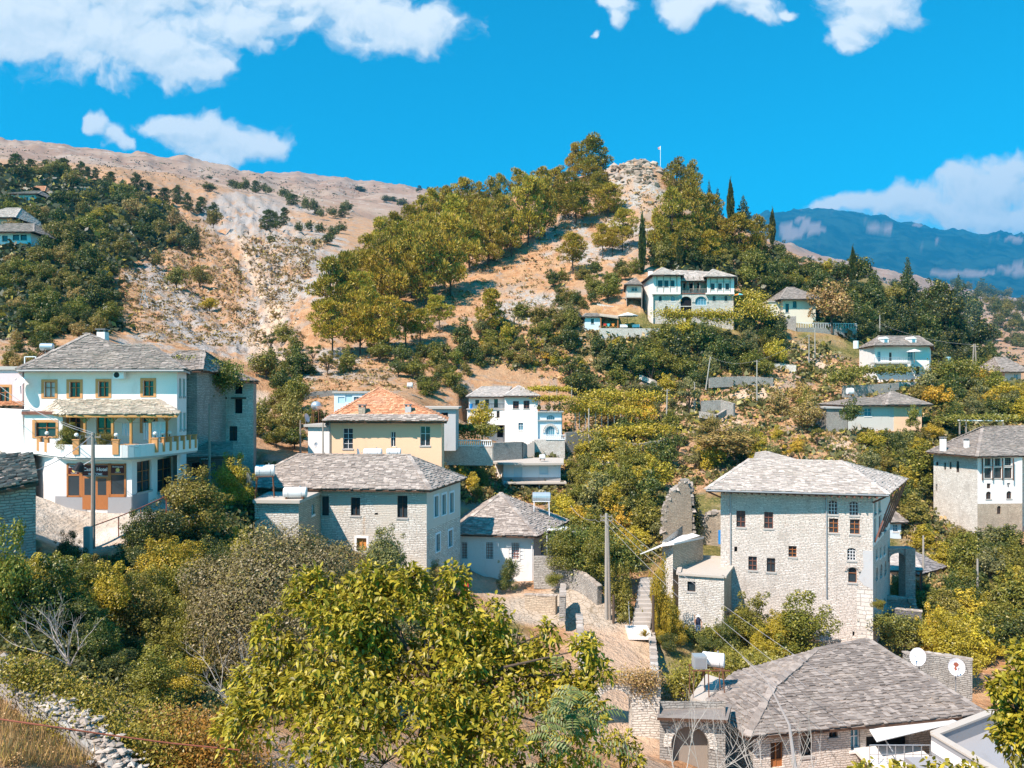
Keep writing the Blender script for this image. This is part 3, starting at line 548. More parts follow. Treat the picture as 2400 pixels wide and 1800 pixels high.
def slab_plane(mb, pts, course=.27, wid=.5, th=.05, jit=.05, sag=.0, fine=1.0):
 """lay irregular stone slabs in courses over a roof plane; the first edge is the eave"""
 if jit > .02: course *= .82; wid *= .78; th *= 1.2
 pts = [Vector(p) for p in pts]; nrm = Vector((0, 0, 0))
 for i in range(len(pts)): nrm += (pts[i] - pts[0]).cross(pts[(i + 1) % len(pts)] - pts[0])
 nrm.normalize()
 if nrm.z < 0: nrm = -nrm
 s_ = (pts[1] - pts[0]).normalized(); nrm = (nrm - s_ * nrm.dot(s_)).normalized(); t_ = nrm.cross(s_)
 if t_.z < 0: t_ = -t_
 P2 = [((p - pts[0]).dot(s_), (p - pts[0]).dot(t_)) for p in pts]; TR = []
 for i in range(1, len(pts) - 1):
  a, b, c = pts[0], pts[i], pts[i + 1]; nn = (b - a).cross(c - a)
  if abs(nn.z) > 1e-6: TR.append((a, b, c, nn))
 def fit(p, off=0):
  best = None
  for a, b, c, nn in TR:
   w = [((q1.x - q0.x) * (p.y - q0.y) - (q1.y - q0.y) * (p.x - q0.x)) * (1 if nn.z > 0 else -1) for q0, q1 in ((a, b), (b, c), (c, a))]; m_ = min(w)
   if best is None or m_ > best[0]: best = (m_, a.z - ((p.x - a.x) * nn.x + (p.y - a.y) * nn.y) / nn.z)
  zs = [q_.z for q_ in pts]; return Vector((p.x, p.y, min(max(best[1], min(zs) - .25), max(zs) + .1) if best else p.z))
 tm = max(b for a, b in P2); t = 0; r = 0
 while t < tm - course * .15:
  tc_ = min(t + course * .45, tm - .02); xs = []
  for i in range(len(P2)):
   (a0, b0), (a1, b1) = P2[i], P2[(i + 1) % len(P2)]
   if (b0 - tc_) * (b1 - tc_) < 0: xs.append(a0 + (a1 - a0) * (tc_ - b0) / (b1 - b0))
  xs.sort()
  for k in range(0, len(xs) - 1, 2):
   a = xs[k] - random.uniform(0, .04)
   while a < xs[k + 1]:
    w = wid * random.uniform(.55, 1.45); e = min(a + w, xs[k + 1] + .03)
    if xs[k + 1] - e < wid * .3: e = xs[k + 1] + .03
    if e - a < .06: break
    j = [random.uniform(-jit, jit) for _ in range(4)]; lift = random.uniform(0, .035) * fine; hh = th * random.uniform(.7, 1.4)
    o = pts[0] + s_ * 0; lo = t - course * .12 + j[0]; hi = t + course * 1.25
    g = .008
    b = [o + s_ * (a + g) + t_ * lo + nrm * (lift + .03), o + s_ * (e - g) + t_ * (lo + j[1]) + nrm * (lift + .03 + j[2] * .2),
                     o + s_ * (e - g) + t_ * hi - nrm * .0, o + s_ * (a + g) + t_ * hi - nrm * .0]
    of = [lift + .03, lift + .03 + j[2] * .2, 0, 0]; b = [fit(p) + nrm * o2 for p, o2 in zip(b, of)]; c = [p + nrm * hh for p in b]
    mb.hexa([*b, *c], skip=(0,)) if s_.cross(t_).dot(nrm) > 0 else mb.hexa([b[1], b[0], b[3], b[2], c[1], c[0], c[3], c[2]], skip=(0,))
    a = e
  t += course * random.uniform(.9, 1.1); r += 1
def ridge_caps(mb, p, q, w=.38, step=.42, th=.07):
 p = Vector(p); q = Vector(q); L = (q - p).length; d = (q - p) / L; a = 0
 while a < L:
  e = min(a + step * random.uniform(.7, 1.3), L + .05); c = .05 + random.uniform(0, .03)
  mb.bar(p + d * (a - .04) + Vector((0, 0, c)), p + d * e + Vector((0, 0, c + .02)), w * random.uniform(.8, 1.2), th); a = e
def roof(h, planes, mat='slate', ridges=(), course=.27, wid=.5, soffit='wood_dark', thick=.14, name='roof', **kw):
 mb = MB(); mb.m = 0
 for pl in planes:
  top = [Vector(p) - Vector((0, 0, .03)) for p in pl]; mb.m = 0; [mb.poly([top[0], top[i], top[i + 1]]) for i in range(1, len(top) - 1)]; mb.m = 1
  bot = [p - Vector((0, 0, thick)) for p in top]; mb.poly(bot[::-1])
  mb.poly([bot[0], bot[1], top[1], top[0]]); mb.m = 0
  slab_plane(mb, pl, course, wid, **kw)
 for r in ridges: ridge_caps(mb, *r, w=.36 if wid > .3 else .25)
 return mb.build(name, [M[mat], M[soffit]], h.root)
def hip(e, ridge_len=.4, rise=2.4, shift=0.0):
 """planes and ridges of a hip roof over eave corners e = [front-left, front-right, back-right, back-left]"""
 e = [Vector(p) for p in e]; ml = (e[0] + e[3]) / 2; mr_ = (e[1] + e[2]) / 2; c = (ml + mr_) / 2 + (mr_ - ml) * shift
 d = (mr_ - ml) * ridge_len / 2; up = Vector((0, 0, rise)); r0 = c - d + up; r1 = c + d + up
 pl = [[e[0], e[1], r1, r0], [e[1], e[2], r1], [e[2], e[3], r0, r1], [e[3], e[0], r0]]
 return pl, [(e[0], r0), (e[1], r1), (e[2], r1), (e[3], r0), (r0, r1)]
def quadpts(u0, d0, u1, d1, depth, z):
 """rectangle behind the line (u0,d0)-(u1,d1): front-left, front-right, back-right, back-left"""
 a = XY(u0, d0); b = XY(u1, d1); t = (b - a).normalized(); n = Vector((-t.y, t.x)) * depth
 return [Vector((p.x, p.y, z)) for p in (a, b, b + n, a + n)]
def grow(q, o):
 c = sum((Vector(p) for p in q), Vector((0, 0, 0))) / len(q); r = []
 for i, p in enumerate(q):
  p = Vector(p); a = (p - Vector(q[i - 1])).normalized(); b = (p - Vector(q[(i + 1) % len(q)])).normalized(); r.append(p + a * o + b * o)
 return r
def setz(q, z): return [Vector((p[0], p[1], z)) for p in q]
def box_house(name, label, u0, d0, u1, d1, depth, v_eave, v_base, mat, ops=(), rops=(), lops=(), roofmat='slate', over=.6, rise=2.0, rl=.35, cat='house', flat=False, course=.35, wid=.6, keep=True, low=1.5, rmat=None, shift=0, group=None, soffit='wood_dark'):
 z1 = Z(v_eave, (d0 + d1) / 2); z0 = Z(v_base, (d0 + d1) / 2) - low; q = quadpts(u0, d0, u1, d1, depth, z1)
 h = House(name, ((q[0].x + q[1].x) / 2, (q[0].y + q[1].y) / 2, z0), label, cat, group)
 h.wall(q[0], q[1], z0, z1, mat, ops); h.wall(q[1], q[2], z0, z1, rmat or mat, rops); h.wall(q[2], q[3], z0, z1, mat); h.wall(q[3], q[0], z0, z1, rmat or mat, lops); h.done()
 if flat:
  g = grow(q, over); mb = MB(); mb.hexa([*setz(g, z1 - .02), *setz(g, z1 + .22)]); h.part(mb, 'roof', roofmat)
 else:
  pl, rd = hip(setz(grow(q, over), z1 - .05), rl, rise, shift); roof(h, pl, roofmat, rd, course, wid, soffit)
 PADS.append(([(p.x, p.y) for p in q], z0 + low)); 
 if keep: KEEP.append((min(u0, u1), v_eave, max(u0, u1), v_base, min(d0, d1)))
 h.q = q; h.z0 = z0; h.z1 = z1; return h
def chimney(h, u, v_top, v_bot, d, w=.6, mat='white_plaster'):
 p = P(u, v_bot, d); z1 = Z(v_top, d); mb = MB(); x, y = p.x, p.y
 mb.box(x - w / 2, y - w / 2, p.z - .6, x + w / 2, y + w / 2, z1 - .25)
 c = h.part(mb, 'chimney', mat); m2 = MB()
 for sx in (-1, 1):
  for sy in (-1, 1): m2.box(x + sx * w * .36 - .06, y + sy * w * .36 - .06, z1 - .25, x + sx * w * .36 + .06, y + sy * w * .36 + .06, z1 - .08)
 m2.box(x - w * .62, y - w * .62, z1 - .08, x + w * .62, y + w * .62, z1); h.part(m2, 'chimney_cap', 'slate_dark', parent=c)
def vtext(txt, size, W3, a, z, mat, parent, dep=-.012, ext=.004, name='lettering', bold=False):
 cu = bpy.data.curves.new('t', 'FONT'); cu.body = txt; cu.size = size; cu.align_x = 'CENTER'; cu.extrude = ext; cu.offset = .006 * size * (2 if bold else 0)
 to = bpy.data.objects.new('t', cu); COL.objects.link(to); dg = bpy.context.evaluated_depsgraph_get(); me = bpy.data.meshes.new_from_object(to.evaluated_get(dg))
 bpy.data.objects.remove(to); bpy.data.curves.remove(cu); off = WL[parent.name]
 for v in me.vertices:
  p = Vector(W3(a + v.co.x, z + v.co.y, dep - v.co.z)); v.co = p - off
 me.name = name; me.materials.clear(); me.materials.append(M[mat]); o = bpy.data.objects.new(name, me); COL.objects.link(o); o.parent = parent; WL[o.name] = off.copy(); return o
# ------------------------------------------------------------------ the hotel on the left
def hotel():
 z0, zg = -9.0, -7.45; zE = 1.55
 h = House('hotel', (P(230, 1195, 50).x, 50, zg), 'white three storey hotel with grey slate roof, wooden shopfront sign and curved balcony', 'hotel')
 A = XY(57, 52); B = XY(415, 52); C = XY(437, 56.5); Cb = XY(437, 62); Ab = XY(65, 62)
 W3, _ = h.wall(A, B, -4.05, zE, 'white_plaster', [(103, 895, 129, 931, 'curt'), (162, 895, 188, 931, 'wood'), (230, 894, 255, 930, 'wood'), (335, 892, 360, 928, 'wood'),
  (162, 976, 189, 1016, 'wood'), (225, 974, 262, 1036, 'door'), (334, 974, 364, 1012, 'wood')])
 h.wall(B, C, z0, zE, 'white_plaster', [(420, 887, 425, 930, 'slit'), (429, 888, 434, 930, 'slit'), (421, 966, 426, 1007, 'slit'), (430, 967, 435, 1007, 'slit')])
 h.wall(C, Cb, z0, zE, 'white_plaster'); h.wall(Cb, Ab, z0, zE, 'white_plaster'); h.wall(Ab, A, z0, zE, 'white_plaster')
 # ground floor
 G0 = XY(81, 53.5); G1 = XY(130, 48.6); G2 = XY(309, 48.3); G3 = XY(423, 54.6); zb = -4.08
 h.wall(G0, G1, z0, zb, 'white_plaster')
 W3, px = h.wall(G1, G2, z0, zb, 'white_plaster', [])
 h.wall(G2, G3, z0, zb, 'white_plaster', [(321, 1080, 355, 1152, 'woodp'), (369, 1074, 405, 1150, 'woodp')]); h.wall(G3, C, z0, zb, 'white_plaster')
 h.done()
 w3 = lambda P0, P1: (lambda a, z, dp=0: (P0.x + (P1 - P0).normalized().x * a + (P1 - P0).normalized().y * -dp, P0.y + (P1 - P0).normalized().y * a + (P1 - P0).normalized().x * dp, z))
 for P0, P1, za, a0, a1 in ((G1, G2, -6.55, 0, 2.02), (G1, G2, -6.55, 3.42, (G2 - G1).length), (G2, G3, -6.45, 0, 1.9)):
  pl = MB(); t = (P1 - P0).normalized(); n = Vector((t.y, -t.x)); p = P0 + t * a0; q = P0 + t * a1
  pl.hexa([(p.x + n.x * .04, p.y + n.y * .04, z0), (q.x + n.x * .04, q.y + n.y * .04, z0), (q.x, q.y, z0), (p.x, p.y, z0), (p.x + n.x * .04, p.y + n.y * .04, za), (q.x + n.x * .04, q.y + n.y * .04, za), (q.x, q.y, za), (p.x, p.y, za)])
  h.part(pl, 'plinth', 'plinth_grey')
 # shopfront: frame, panes, signs
 fr = MB(); gl = MB(); sg = MB(); dr = MB()
 def rect(mb, u0, v0, u1, v1, d0, d1):
  a0, t1 = px(u0, v0); a1, t0 = px(u1, v1)
  c = [W3(a0, t0, d0), W3(a1, t0, d0), W3(a1, t0, d1), W3(a0, t0, d1)]; k = [(x, y, z + t1 - t0) for x, y, z in c]; mb.hexa(c + k)
 for r in ((157,1086,161,1165),(187,1086,194,1165),(157,1086,296,1090),(157,1161,191,1165),(157,1111,191,1115),(254,1086,261,1165),(292,1086,296,1165),(257,1158,296,1165),(257,1109,296,1113)): rect(fr, *r, -.05, .0)
 f = h.part(fr, 'shopfront_frame', 'wood_brown')
 rect(gl, 161, 1115, 187, 1161, -.015, -.005); rect(gl, 261, 1113, 292, 1158, -.015, -.005); h.part(gl, 'pane', 'glass', parent=f)
 for (u0, u1) in ((194, 223), (225, 254)):
  dr = MB(); gg = MB(); rect(dr, u0, 1116, u1, 1194, -.045, 0.0); dd = h.part(dr, 'door', 'wood_brown'); rect(gg, u0 + 5, 1121, u1 - 4, 1160, -.05, -.046); h.part(gg, 'pane', 'glass', parent=dd)
 for (u0, v0, u1, v1) in ((161, 1091, 187, 1111), (194, 1090, 254, 1115), (261, 1090, 292, 1109)):
  sg = MB(); rect(sg, u0, v0, u1, v1, -.03, -.008); b = h.part(sg, 'sign', 'sign_maroon')
  a0, z1 = px(u0, v0); a1, z_ = px(u1, v1); ac = (a0 + a1) / 2
  if u0 == 194:
   vtext('Castle Hotel', .31, W3, ac, z1 - .36, 'white_paint', b, -.034, bold=True); vtext('WELCOME', .19, W3, ac, z1 - .63, 'white_paint', b, -.034, bold=True)
  else:
   vtext('Booking.com', .13, W3, ac, z1 - .14, 'white_paint', b, -.034); vtext('Castle Hotel', .075, W3, ac, z_ + .04, 'white_paint', b, -.034)
   g = MB(); g.poly([W3(ac + .13 * math.cos(k * math.pi / 8), z1 - .31 + .13 * math.sin(k * math.pi / 8), -.034) for k in range(16)]); h.part(g, 'emblem', 'gold', parent=b)
 # balcony: floor slab, curved parapet, pilasters, globe lamps
 zt, zf = -3.25, -4.08; us = np.linspace(72, 461, 30); cur = []
 for u in us:
  d = 47.5 + 4.2 * max(0, (180 - u) / 108) ** 1.6 + 6.0 * max(0, (u - 290) / 171) ** 1.5; cur.append(XY(u, d))
 pw = MB(); fl = MB()
 for i in range(len(cur) - 1):
  p, q = cur[i], cur[i + 1]; t = (q - p).normalized(); n = Vector((t.y, -t.x)) * .07
  pw.hexa([(p.x + n.x, p.y + n.y, zf + .05), (q.x + n.x, q.y + n.y, zf + .05), (q.x - n.x, q.y - n.y, zf + .05), (p.x - n.x, p.y - n.y, zf + .05), (p.x + n.x, p.y + n.y, zt), (q.x + n.x, q.y + n.y, zt), (q.x - n.x, q.y - n.y, zt), (p.x - n.x, p.y - n.y, zt)])
 fl.poly([(p.x, p.y, zf + .05) for p in cur] + [(XY(437, 54).x, 54, zf + .05), (A.x, A.y, zf + .05)]); fl.poly([(p.x, p.y, zf - .08) for p in cur][::-1] + [(A.x, A.y, zf - .08), (XY(437, 54).x, 54, zf - .08)])
 for i in range(len(cur) - 1): fl.poly([(cur[i].x, cur[i].y, zf - .08), (cur[i + 1].x, cur[i + 1].y, zf - .08), (cur[i + 1].x, cur[i + 1].y, zf + .05), (cur[i].x, cur[i].y, zf + .05)])
 h.part(fl, 'balcony_floor', 'concrete'); h.part(pw, 'parapet', 'white_plaster')
 for k, u in enumerate((75, 93, 111, 180, 273, 364, 382, 398, 414, 429, 443, 457)):
  i = min(np.searchsorted(us, u), len(us) - 2); p = cur[i - 1].lerp(cur[i], (u - us[i - 1]) / (us[i] - us[i - 1])); w = .19 if u in (180, 273, 364) else .12
  mb = MB(); mb.box(p.x - w, p.y - .14, zf + .25, p.x + w, p.y + .05, zt + .3); mb.box(p.x - w - .04, p.y - .17, zt + .3, p.x + w + .04, p.y + .08, zt + .36); pp = h.part(mb, 'pilaster', 'tan_trim')
  if u in (111, 180, 273, 364, 382, 398):
   m = MB(); m.tube([(p.x, p.y - .04, zt + .36), (p.x, p.y - .04, zt + .52)], .035, 6); lb = h.part(m, 'lamp_stem', 'black', parent=pp)
   m = MB(); m.ball((p.x, p.y - .04, zt + .63), .125, 12, 8); h.part(m, 'lamp_globe', 'lamp_glass', True, pp)
 # left lower block with a wide window
 q0 = XY(57, 50.6); q1 = XY(147, 50.6); q2 = XY(147, 52.2)
 hb = h; hb.wall(q0, q1, -4.05, -1.45, 'white_plaster', [(82, 990, 131, 1024, 'wood')]); hb.wall(q1, q2, -4.05, -1.45, 'white_plaster'); hb.wall(XY(57, 52.2), q0, -4.05, -1.45, 'white_plaster'); h.done()
 mb = MB(); mb.box(q0.x - .1, 50.45, -1.45, q1.x + .1, 52.3, -1.25); h.part(mb, 'cornice', 'wood_red')
 # porch roof and posts
 e0 = P(158, 972, 49); e1 = P(416, 968, 49.0); zz = e0.z; e0.z = e1.z = zz; tl = P(132, 939, 51.95); tr = P(370, 936, 51.95); tr.z = tl.z; lb = Vector((P(99, 965, 51.9).x, 51.9, zz + .1)); rb = Vector((P(420, 0, 51.9).x, 51.9, zz + .1))
 roof(h, [[e0, e1, tr, tl], [lb, e0, tl], [e1, rb, tr]], 'tan_slate', [(e1, tr)], .22, .4, 'wood_orange', name='porch_roof')
 for u in (199, 264, 307, 352, 391):
  p = P(u, 1040, max(49.3, 47.95 + 6.0 * max(0, (u - 290) / 171) ** 1.5)); mb = MB(); mb.box(p.x - .07, p.y - .07, zf + .05, p.x + .07, p.y + .07, zz - .12); mb.bar((p.x - .45, p.y, zz - .17), (p.x + .45, p.y, zz - .17), .1); mb.bar((p.x - .3, p.y, zz - .2), (p.x, p.y, zz - .5), .07); mb.bar((p.x + .3, p.y, zz - .2), (p.x, p.y, zz - .5), .07); h.part(mb, 'porch_post', 'wood_orange')
 # main roof
 ze = Z(866, 51.2); EL = P(41, 866, 51.2); ER = P(432, 866, 51.2); CR = Vector((P(446, 0, 56.5).x, 56.5, ze)); BR = Vector((P(446, 0, 63).x, 63, ze)); BL = Vector((P(48, 0, 63).x, 63, ze)); ER.z = EL.z = ze
 PK = P(208, 785, 57); R1 = P(271, 811, 55.4); R2 = P(353, 811, 55.4)
 roof(h, [[EL, ER, R2, R1, PK], [ER, CR, R2], [CR, BR, R2], [BR, BL, PK, R1, R2], [BL, EL, PK]], 'slate', [(EL, PK), (PK, R1), (R1, R2), (R2, ER), (PK, BL), (R2, BR)], .25, .46, 'concrete')
 chimney(h, 241, 771, 803, 57.5, .6)
 # gutter
 mb = MB(); mb.tube([EL + Vector((0, -.08, -.08)), ER + Vector((0, -.08, -.08))], .06, 6); h.part(mb, 'gutter', 'steel')
 # air conditioner
 a = P(283, 879, 51.8); mb = MB(); mb.box(a.x - .36, a.y - .32, a.z - .25, a.x + .36, a.y - .02, a.z + .25); ac = empty('air_conditioner', (a.x, a.y, a.z - .25), 'white outdoor air conditioner unit under the hotel eave between two windows', 'air conditioner')
 mb.build('housing', M['white_paint'], ac); m = MB(); m.poly([(a.x - .12 + .19 * math.cos(k * math.pi / 8), a.y - .325, a.z + .19 * math.sin(k * math.pi / 8)) for k in range(16)]); m.build('fan_grille', M['black'], ac)
 PADS.append(([tuple(XY(57, 49)), tuple(XY(309, 48.5)), tuple(XY(437, 57)), tuple(XY(437, 64)), tuple(XY(57, 64))], zg)); KEEP.append((0, 860, 465, 1260, 44))
 # laundry
 for u0, u1, v0, v1, c, lb in ((286, 304, 992, 1021, 'cloth_white', 'small white cloth hanging highest and leftmost on the hotel porch'), (335, 349, 991, 1030, 'cloth_white', 'narrow white sheet in the middle of the hotel porch laundry'), (356, 388, 988, 1034, 'cloth_white', 'wide pale sheet hanging at the right end of the hotel porch')):
  mb = MB(); n = 8
  for i in range(n):
   ua = u0 + (u1 - u0) * i / n; ub = u0 + (u1 - u0) * (i + 1) / n; da = 50 + .08 * math.sin(i * 2.1); db = 50 + .08 * math.sin((i + 1) * 2.1)
   mb.poly([P(ua, v1, da), P(ub, v1, db), P(ub, v0, db), P(ua, v0, da)]); mb.poly([P(ub, v1, db + .02), P(ua, v1, da + .02), P(ua, v0, da + .02), P(ub, v0, db + .02)])
  tag(mb.build('laundry_sheet', M[c]), lb, 'laundry', 'laundry drying on the hotel porch')
 mb = MB(); mb.tube([P(270, 989, 50), P(330, 991, 50), P(392, 986, 50)], .012, 4); tag(mb.build('washing_line', M['wire']), 'thin washing line strung across the hotel porch', 'washing line')
 # table and chair on the terrace
 t = empty('wooden_table', P(304, 1052, 48.7), 'small orange wooden table on the hotel balcony beneath the hanging cloth', 'table'); p = Vector((P(304, 0, 48.7).x, 48.7, zf + .05))
 mb = MB(); mb.box(p.x - .45, p.y - .3, p.z + .72, p.x + .45, p.y + .3, p.z + .76); mb.build('tabletop', M['wood_orange'], t)
 for sx in (-.4, .4):
  for sy in (-.25, .25): mb = MB(); mb.box(p.x + sx - .03, p.y + sy - .03, p.z, p.x + sx + .03, p.y + sy + .03, p.z + .72); mb.build('leg', M['wood_orange'], t)
 return h
hotel()
# stone tower behind the hotel, ivy over its roof
q = quadpts(462, 66, 594, 66, 8, 1.0); zE = Z(893, 66); h = House('ruined_stone_house', (q[0].x, 66, -7), 'grey stone house with empty black window openings and ivy over its roof, behind the hotel', 'house')
h.wall(q[0], q[1], -8, zE, 'white_stone', [(508, 900, 526, 925, 'void'), (549, 899, 568, 923, 'void'), (507, 934, 527, 969, 'void'), (549, 935, 568, 969, 'void'), (537, 999, 556, 1034, 'dark')])
q[2] = Vector((P(601, 0, 74).x, 74, 0)); h.wall(q[1], q[2], -8, zE, 'grey_stone'); h.wall(q[2], q[3], -8, zE, 'grey_stone'); h.wall(q[3], q[0], -8, zE, 'grey_stone'); h.done()
mb = MB(); mb.bar(P(500, 933, 65.95), P(532, 933, 65.95), .1, .14); mb.bar(P(542, 933, 65.95), P(577, 933, 65.95), .1, .14); h.part(mb, 'lintel', 'wood_dark')
FL = P(440, 893, 65.2); FR = P(601, 893, 65.2); BR_ = Vector((P(606, 0, 75).x, 75, FR.z)); BL_ = Vector((FL.x, 75, FL.z)); FL.z = FR.z
pk = P(447, 826, 70); pk2 = P(477, 846, 70)
roof(h, [[FL, FR, pk2, pk], [FR, BR_, pk2], [BR_, BL_, pk, pk2], [BL_, FL, pk]], 'slate', [(FR, pk2), (pk2, pk), (FL, pk)], .3, .5)
PADS.append(([(p.x, p.y) for p in q], -7.5)); KEEP.append((500, 850, 600, 1070, 66))
q = quadpts(360, 60, 462, 60, 6, 0); h = House('stone_outbuilding', (q[0].x, 60, -6), 'low slate roofed stone wing joining the hotel to the ruined stone house', 'outbuilding'); zz = Z(868, 60)
for a, b in ((0, 1), (1, 2), (2, 3), (3, 0)): h.wall(q[a], q[b], -8, zz, 'grey_stone')
h.done(); pl, rd = hip(setz(grow(q, .5), zz), .45, 1.6); roof(h, pl, 'slate', rd, .3, .5); PADS.append(([(p.x, p.y) for p in q], -7.5))
# dark lean-to with a sign between hotel and tower
h = House('lean_to', tuple(P(490, 1120, 60)), 'dark lean-to with slate roof and wooden posts beside the hotel, under the stone house', 'shed')
q = quadpts(436, 59, 548, 61, 4, 0); zz = Z(1060, 60); h.wall(q[0], q[1], -8.2, zz - .3, 'dark_stone', [(450, 1085, 470, 1118, 'void')]); h.done()
e = [P(436, 1073, 57.3), P(545, 1064, 58.8), P(545, 1036, 62.5), P(462, 1038, 62)]; e[1].z = e[0].z
roof(h, [e], 'slate', (), .25, .4); 
for u in (436, 476, 540): mb = MB(); p = P(u, 1075, 57.8); mb.box(p.x - .07, p.y - .07, -8.3, p.x + .07, p.y + .07, p.z); h.part(mb, 'post', 'wood_dark')
mb = MB(); c0 = P(466, 1070, 57.2); c1 = P(495, 1080, 57.2); mb.box(c0.x, 57.1, c1.z, c1.x, 57.2, c0.z); b = h.part(mb, 'sign', 'wood_dark')
W3 = lambda a, z, dep=0: (c0.x + a, 57.1 + dep, z); vtext('CASTLE', .15, W3, (c1.x - c0.x) / 2, (c0.z + c1.z) / 2 - .05, 'white_paint', b, -.01)
KEEP.append((436, 1036, 480, 1100, 57))
# pink house at the left edge and the white ramp wall
h = box_house('pink_house', 'low pink house with small red tile canopy at the left edge beside the hotel', -120, 54, 52, 54, 7, 866, 1000, 'pink_plaster', ops=[(-4, 907, 22, 942, 'wood')], flat=True, roofmat='concrete', over=.15, low=3)
mb = MB(); e = [P(-60, 952, 52.9), P(52, 952, 52.9), P(52, 943, 53.95), P(-60, 943, 53.95)]; e[1].z = e[0].z; roof(h, [e], 'orange_tile', (), .2, .2, name='canopy')
h = House('ramp_wall', tuple(P(30, 1090, 50)), 'white plastered retaining wall sloping down beside the hotel to the road', 'wall')
pa = [P(-60, 962, 52), P(56, 962, 51.5)]; h2 = MB()
a = P(-60, 955, 52.5); b = P(64, 960, 51.5); c = P(64, 1100, 50.6); d_ = P(-60, 1005, 52.2)
for off in (0, .3):
 pts_ = [Vector((p.x, p.y + off, p.z)) for p in (a, b, c, d_)]; h2.poly(pts_[::-1] if off == 0 else pts_)
h2.hexa([(c.x - .3, c.y, c.z - 1.5), (c.x, c.y, c.z - 1.5), (c.x, c.y + .3, c.z - 1.5), (c.x - .3, c.y + .3, c.z - 1.5), (b.x - .3, b.y - .6, b.z), (b.x, b.y - .6, b.z), (b.x, b.y + .3, b.z), (b.x - .3, b.y + .3, b.z)])
h2.poly([d_, c, (c.x, c.y, c.z - 2), (d_.x, d_.y, d_.z - 2)]); h2.poly([a, b, b + Vector((0, .3, 0)), a + Vector((0, .3, 0))]); h.part(h2, 'wall', 'white_plaster')
# dark stone wall with a slate top at the lower left
h = House('stone_hut', tuple(P(0, 1260, 35)), 'dark rough stone hut wall with a ragged slate top at the left edge', 'hut')
A_ = XY(-160, 33.5); B_ = XY(84, 36); C_ = XY(78, 41); D_ = XY(-170, 40); zt = Z(1128, 36)
h.wall(A_, B_, -9.5, zt, 'grey_stone'); h.wall(B_, C_, -9.5, zt, 'grey_stone'); h.wall(D_, A_, -9.5, zt, 'grey_stone'); h.done()
e = [Vector((*(A_ + Vector((0, -.3))), zt - .7)), Vector((*(B_ + Vector((.3, -.3))), zt)), Vector((*C_, zt + .9)), Vector((*D_, zt + .7))]
roof(h, [e], 'slate', (), .2, .35, jit=.12, fine=3); PADS.append(([tuple(A_), tuple(B_), tuple(C_), tuple(D_)], -8.5)); KEEP.append((0, 1100, 84, 1220, 33))
# ------------------------------------------------------------------ central stone house
z0 = -16.5; zE = Z(1149, 58); A_ = XY(556, 60); B_ = XY(1000, 58); C_ = XY(1079, 65); D_ = XY(640, 68); zs = Z(1243, 58)
h = House('stone_house', (B_.x - 6, 58, -13), 'long two storey stone house with slate hip roof and plastered right end wall, village centre', 'house')
h.wall(A_, B_, z0, zE, 'patchy_stone', [(754, 1163, 771, 1209, 'plain'), (822, 1166, 844, 1209, 'dark'), (931, 1162, 955, 1214, 'dark'), (878, 1202, 886, 1207, 'void'), (836, 1261, 859, 1291, 'orange')])
h.wall(B_, C_, zs, zE, 'old_plaster', [(1018, 1163, 1027, 1211, 'bluesur'), (1036, 1159, 1045, 1206, 'bluesur'), (1054, 1155, 1063, 1201, 'bluesur')])
h.wall(B_, C_, z0, zs, 'white_stone', [(1022, 1252, 1031, 1292, 'bluesur'), (1051, 1243, 1060, 1281, 'bluesur'), (1026, 1345, 1036, 1375, 'bluesur')])
h.wall(C_, D_, z0, zE, 'grey_stone'); h.wall(D_, A_, z0, zE, 'grey_stone'); h.done()
e = [P(548, 1146, 59), P(1009, 1149, 57.3), P(1093, 1131, 65.5), P(630, 1128, 69)]; ze = Z(1149, 57.3)
for p in e: p.z = ze
r0 = P(700, 1066, 64); r1 = P(957, 1068, 62.5)
roof(h, [[e[0], e[1], r1, r0], [e[1], e[2], r1], [e[2], e[3], r0, r1], [e[3], e[0], r0]], 'slate_mid', [(e[1], r1), (r0, r1), (e[0], r0), (e[2], r1)], .27, .5)
PADS.append(([tuple(p) for p in (A_, B_, C_, D_)], -14)); KEEP.append((760, 1090, 1085, 1290, 58)); KEEP.append((560, 1060, 760, 1240, 54))
# annex with slab roof
zz = Z(1177, 54.5); q = [XY(597, 54.5), XY(700, 54.3), XY(752, 59), XY(640, 60)]; h2 = House('stone_annex', (q[0].x, 54, -13), 'small stone annex with flat slab roof carrying two water tanks', 'outbuilding')
h2.wall(q[0], q[1], -16, zz, 'white_stone'); h2.wall(q[1], q[2], -16, zz, 'brown_stone', [(730, 1183, 737, 1207, 'blue')]); h2.wall(q[3], q[0], -16, zz, 'white_stone'); h2.done()
sl = setz([XY(592, 54.0), XY(702, 53.8), XY(756, 59.2), XY(640, 60)], zz); mb = MB(); mb.hexa([*sl, *setz(sl, zz + .22)]); h2.part(mb, 'roof', 'pale_concrete'); PADS.append(([tuple(p[:2]) for p in sl], -14)); annex_z = zz + .22
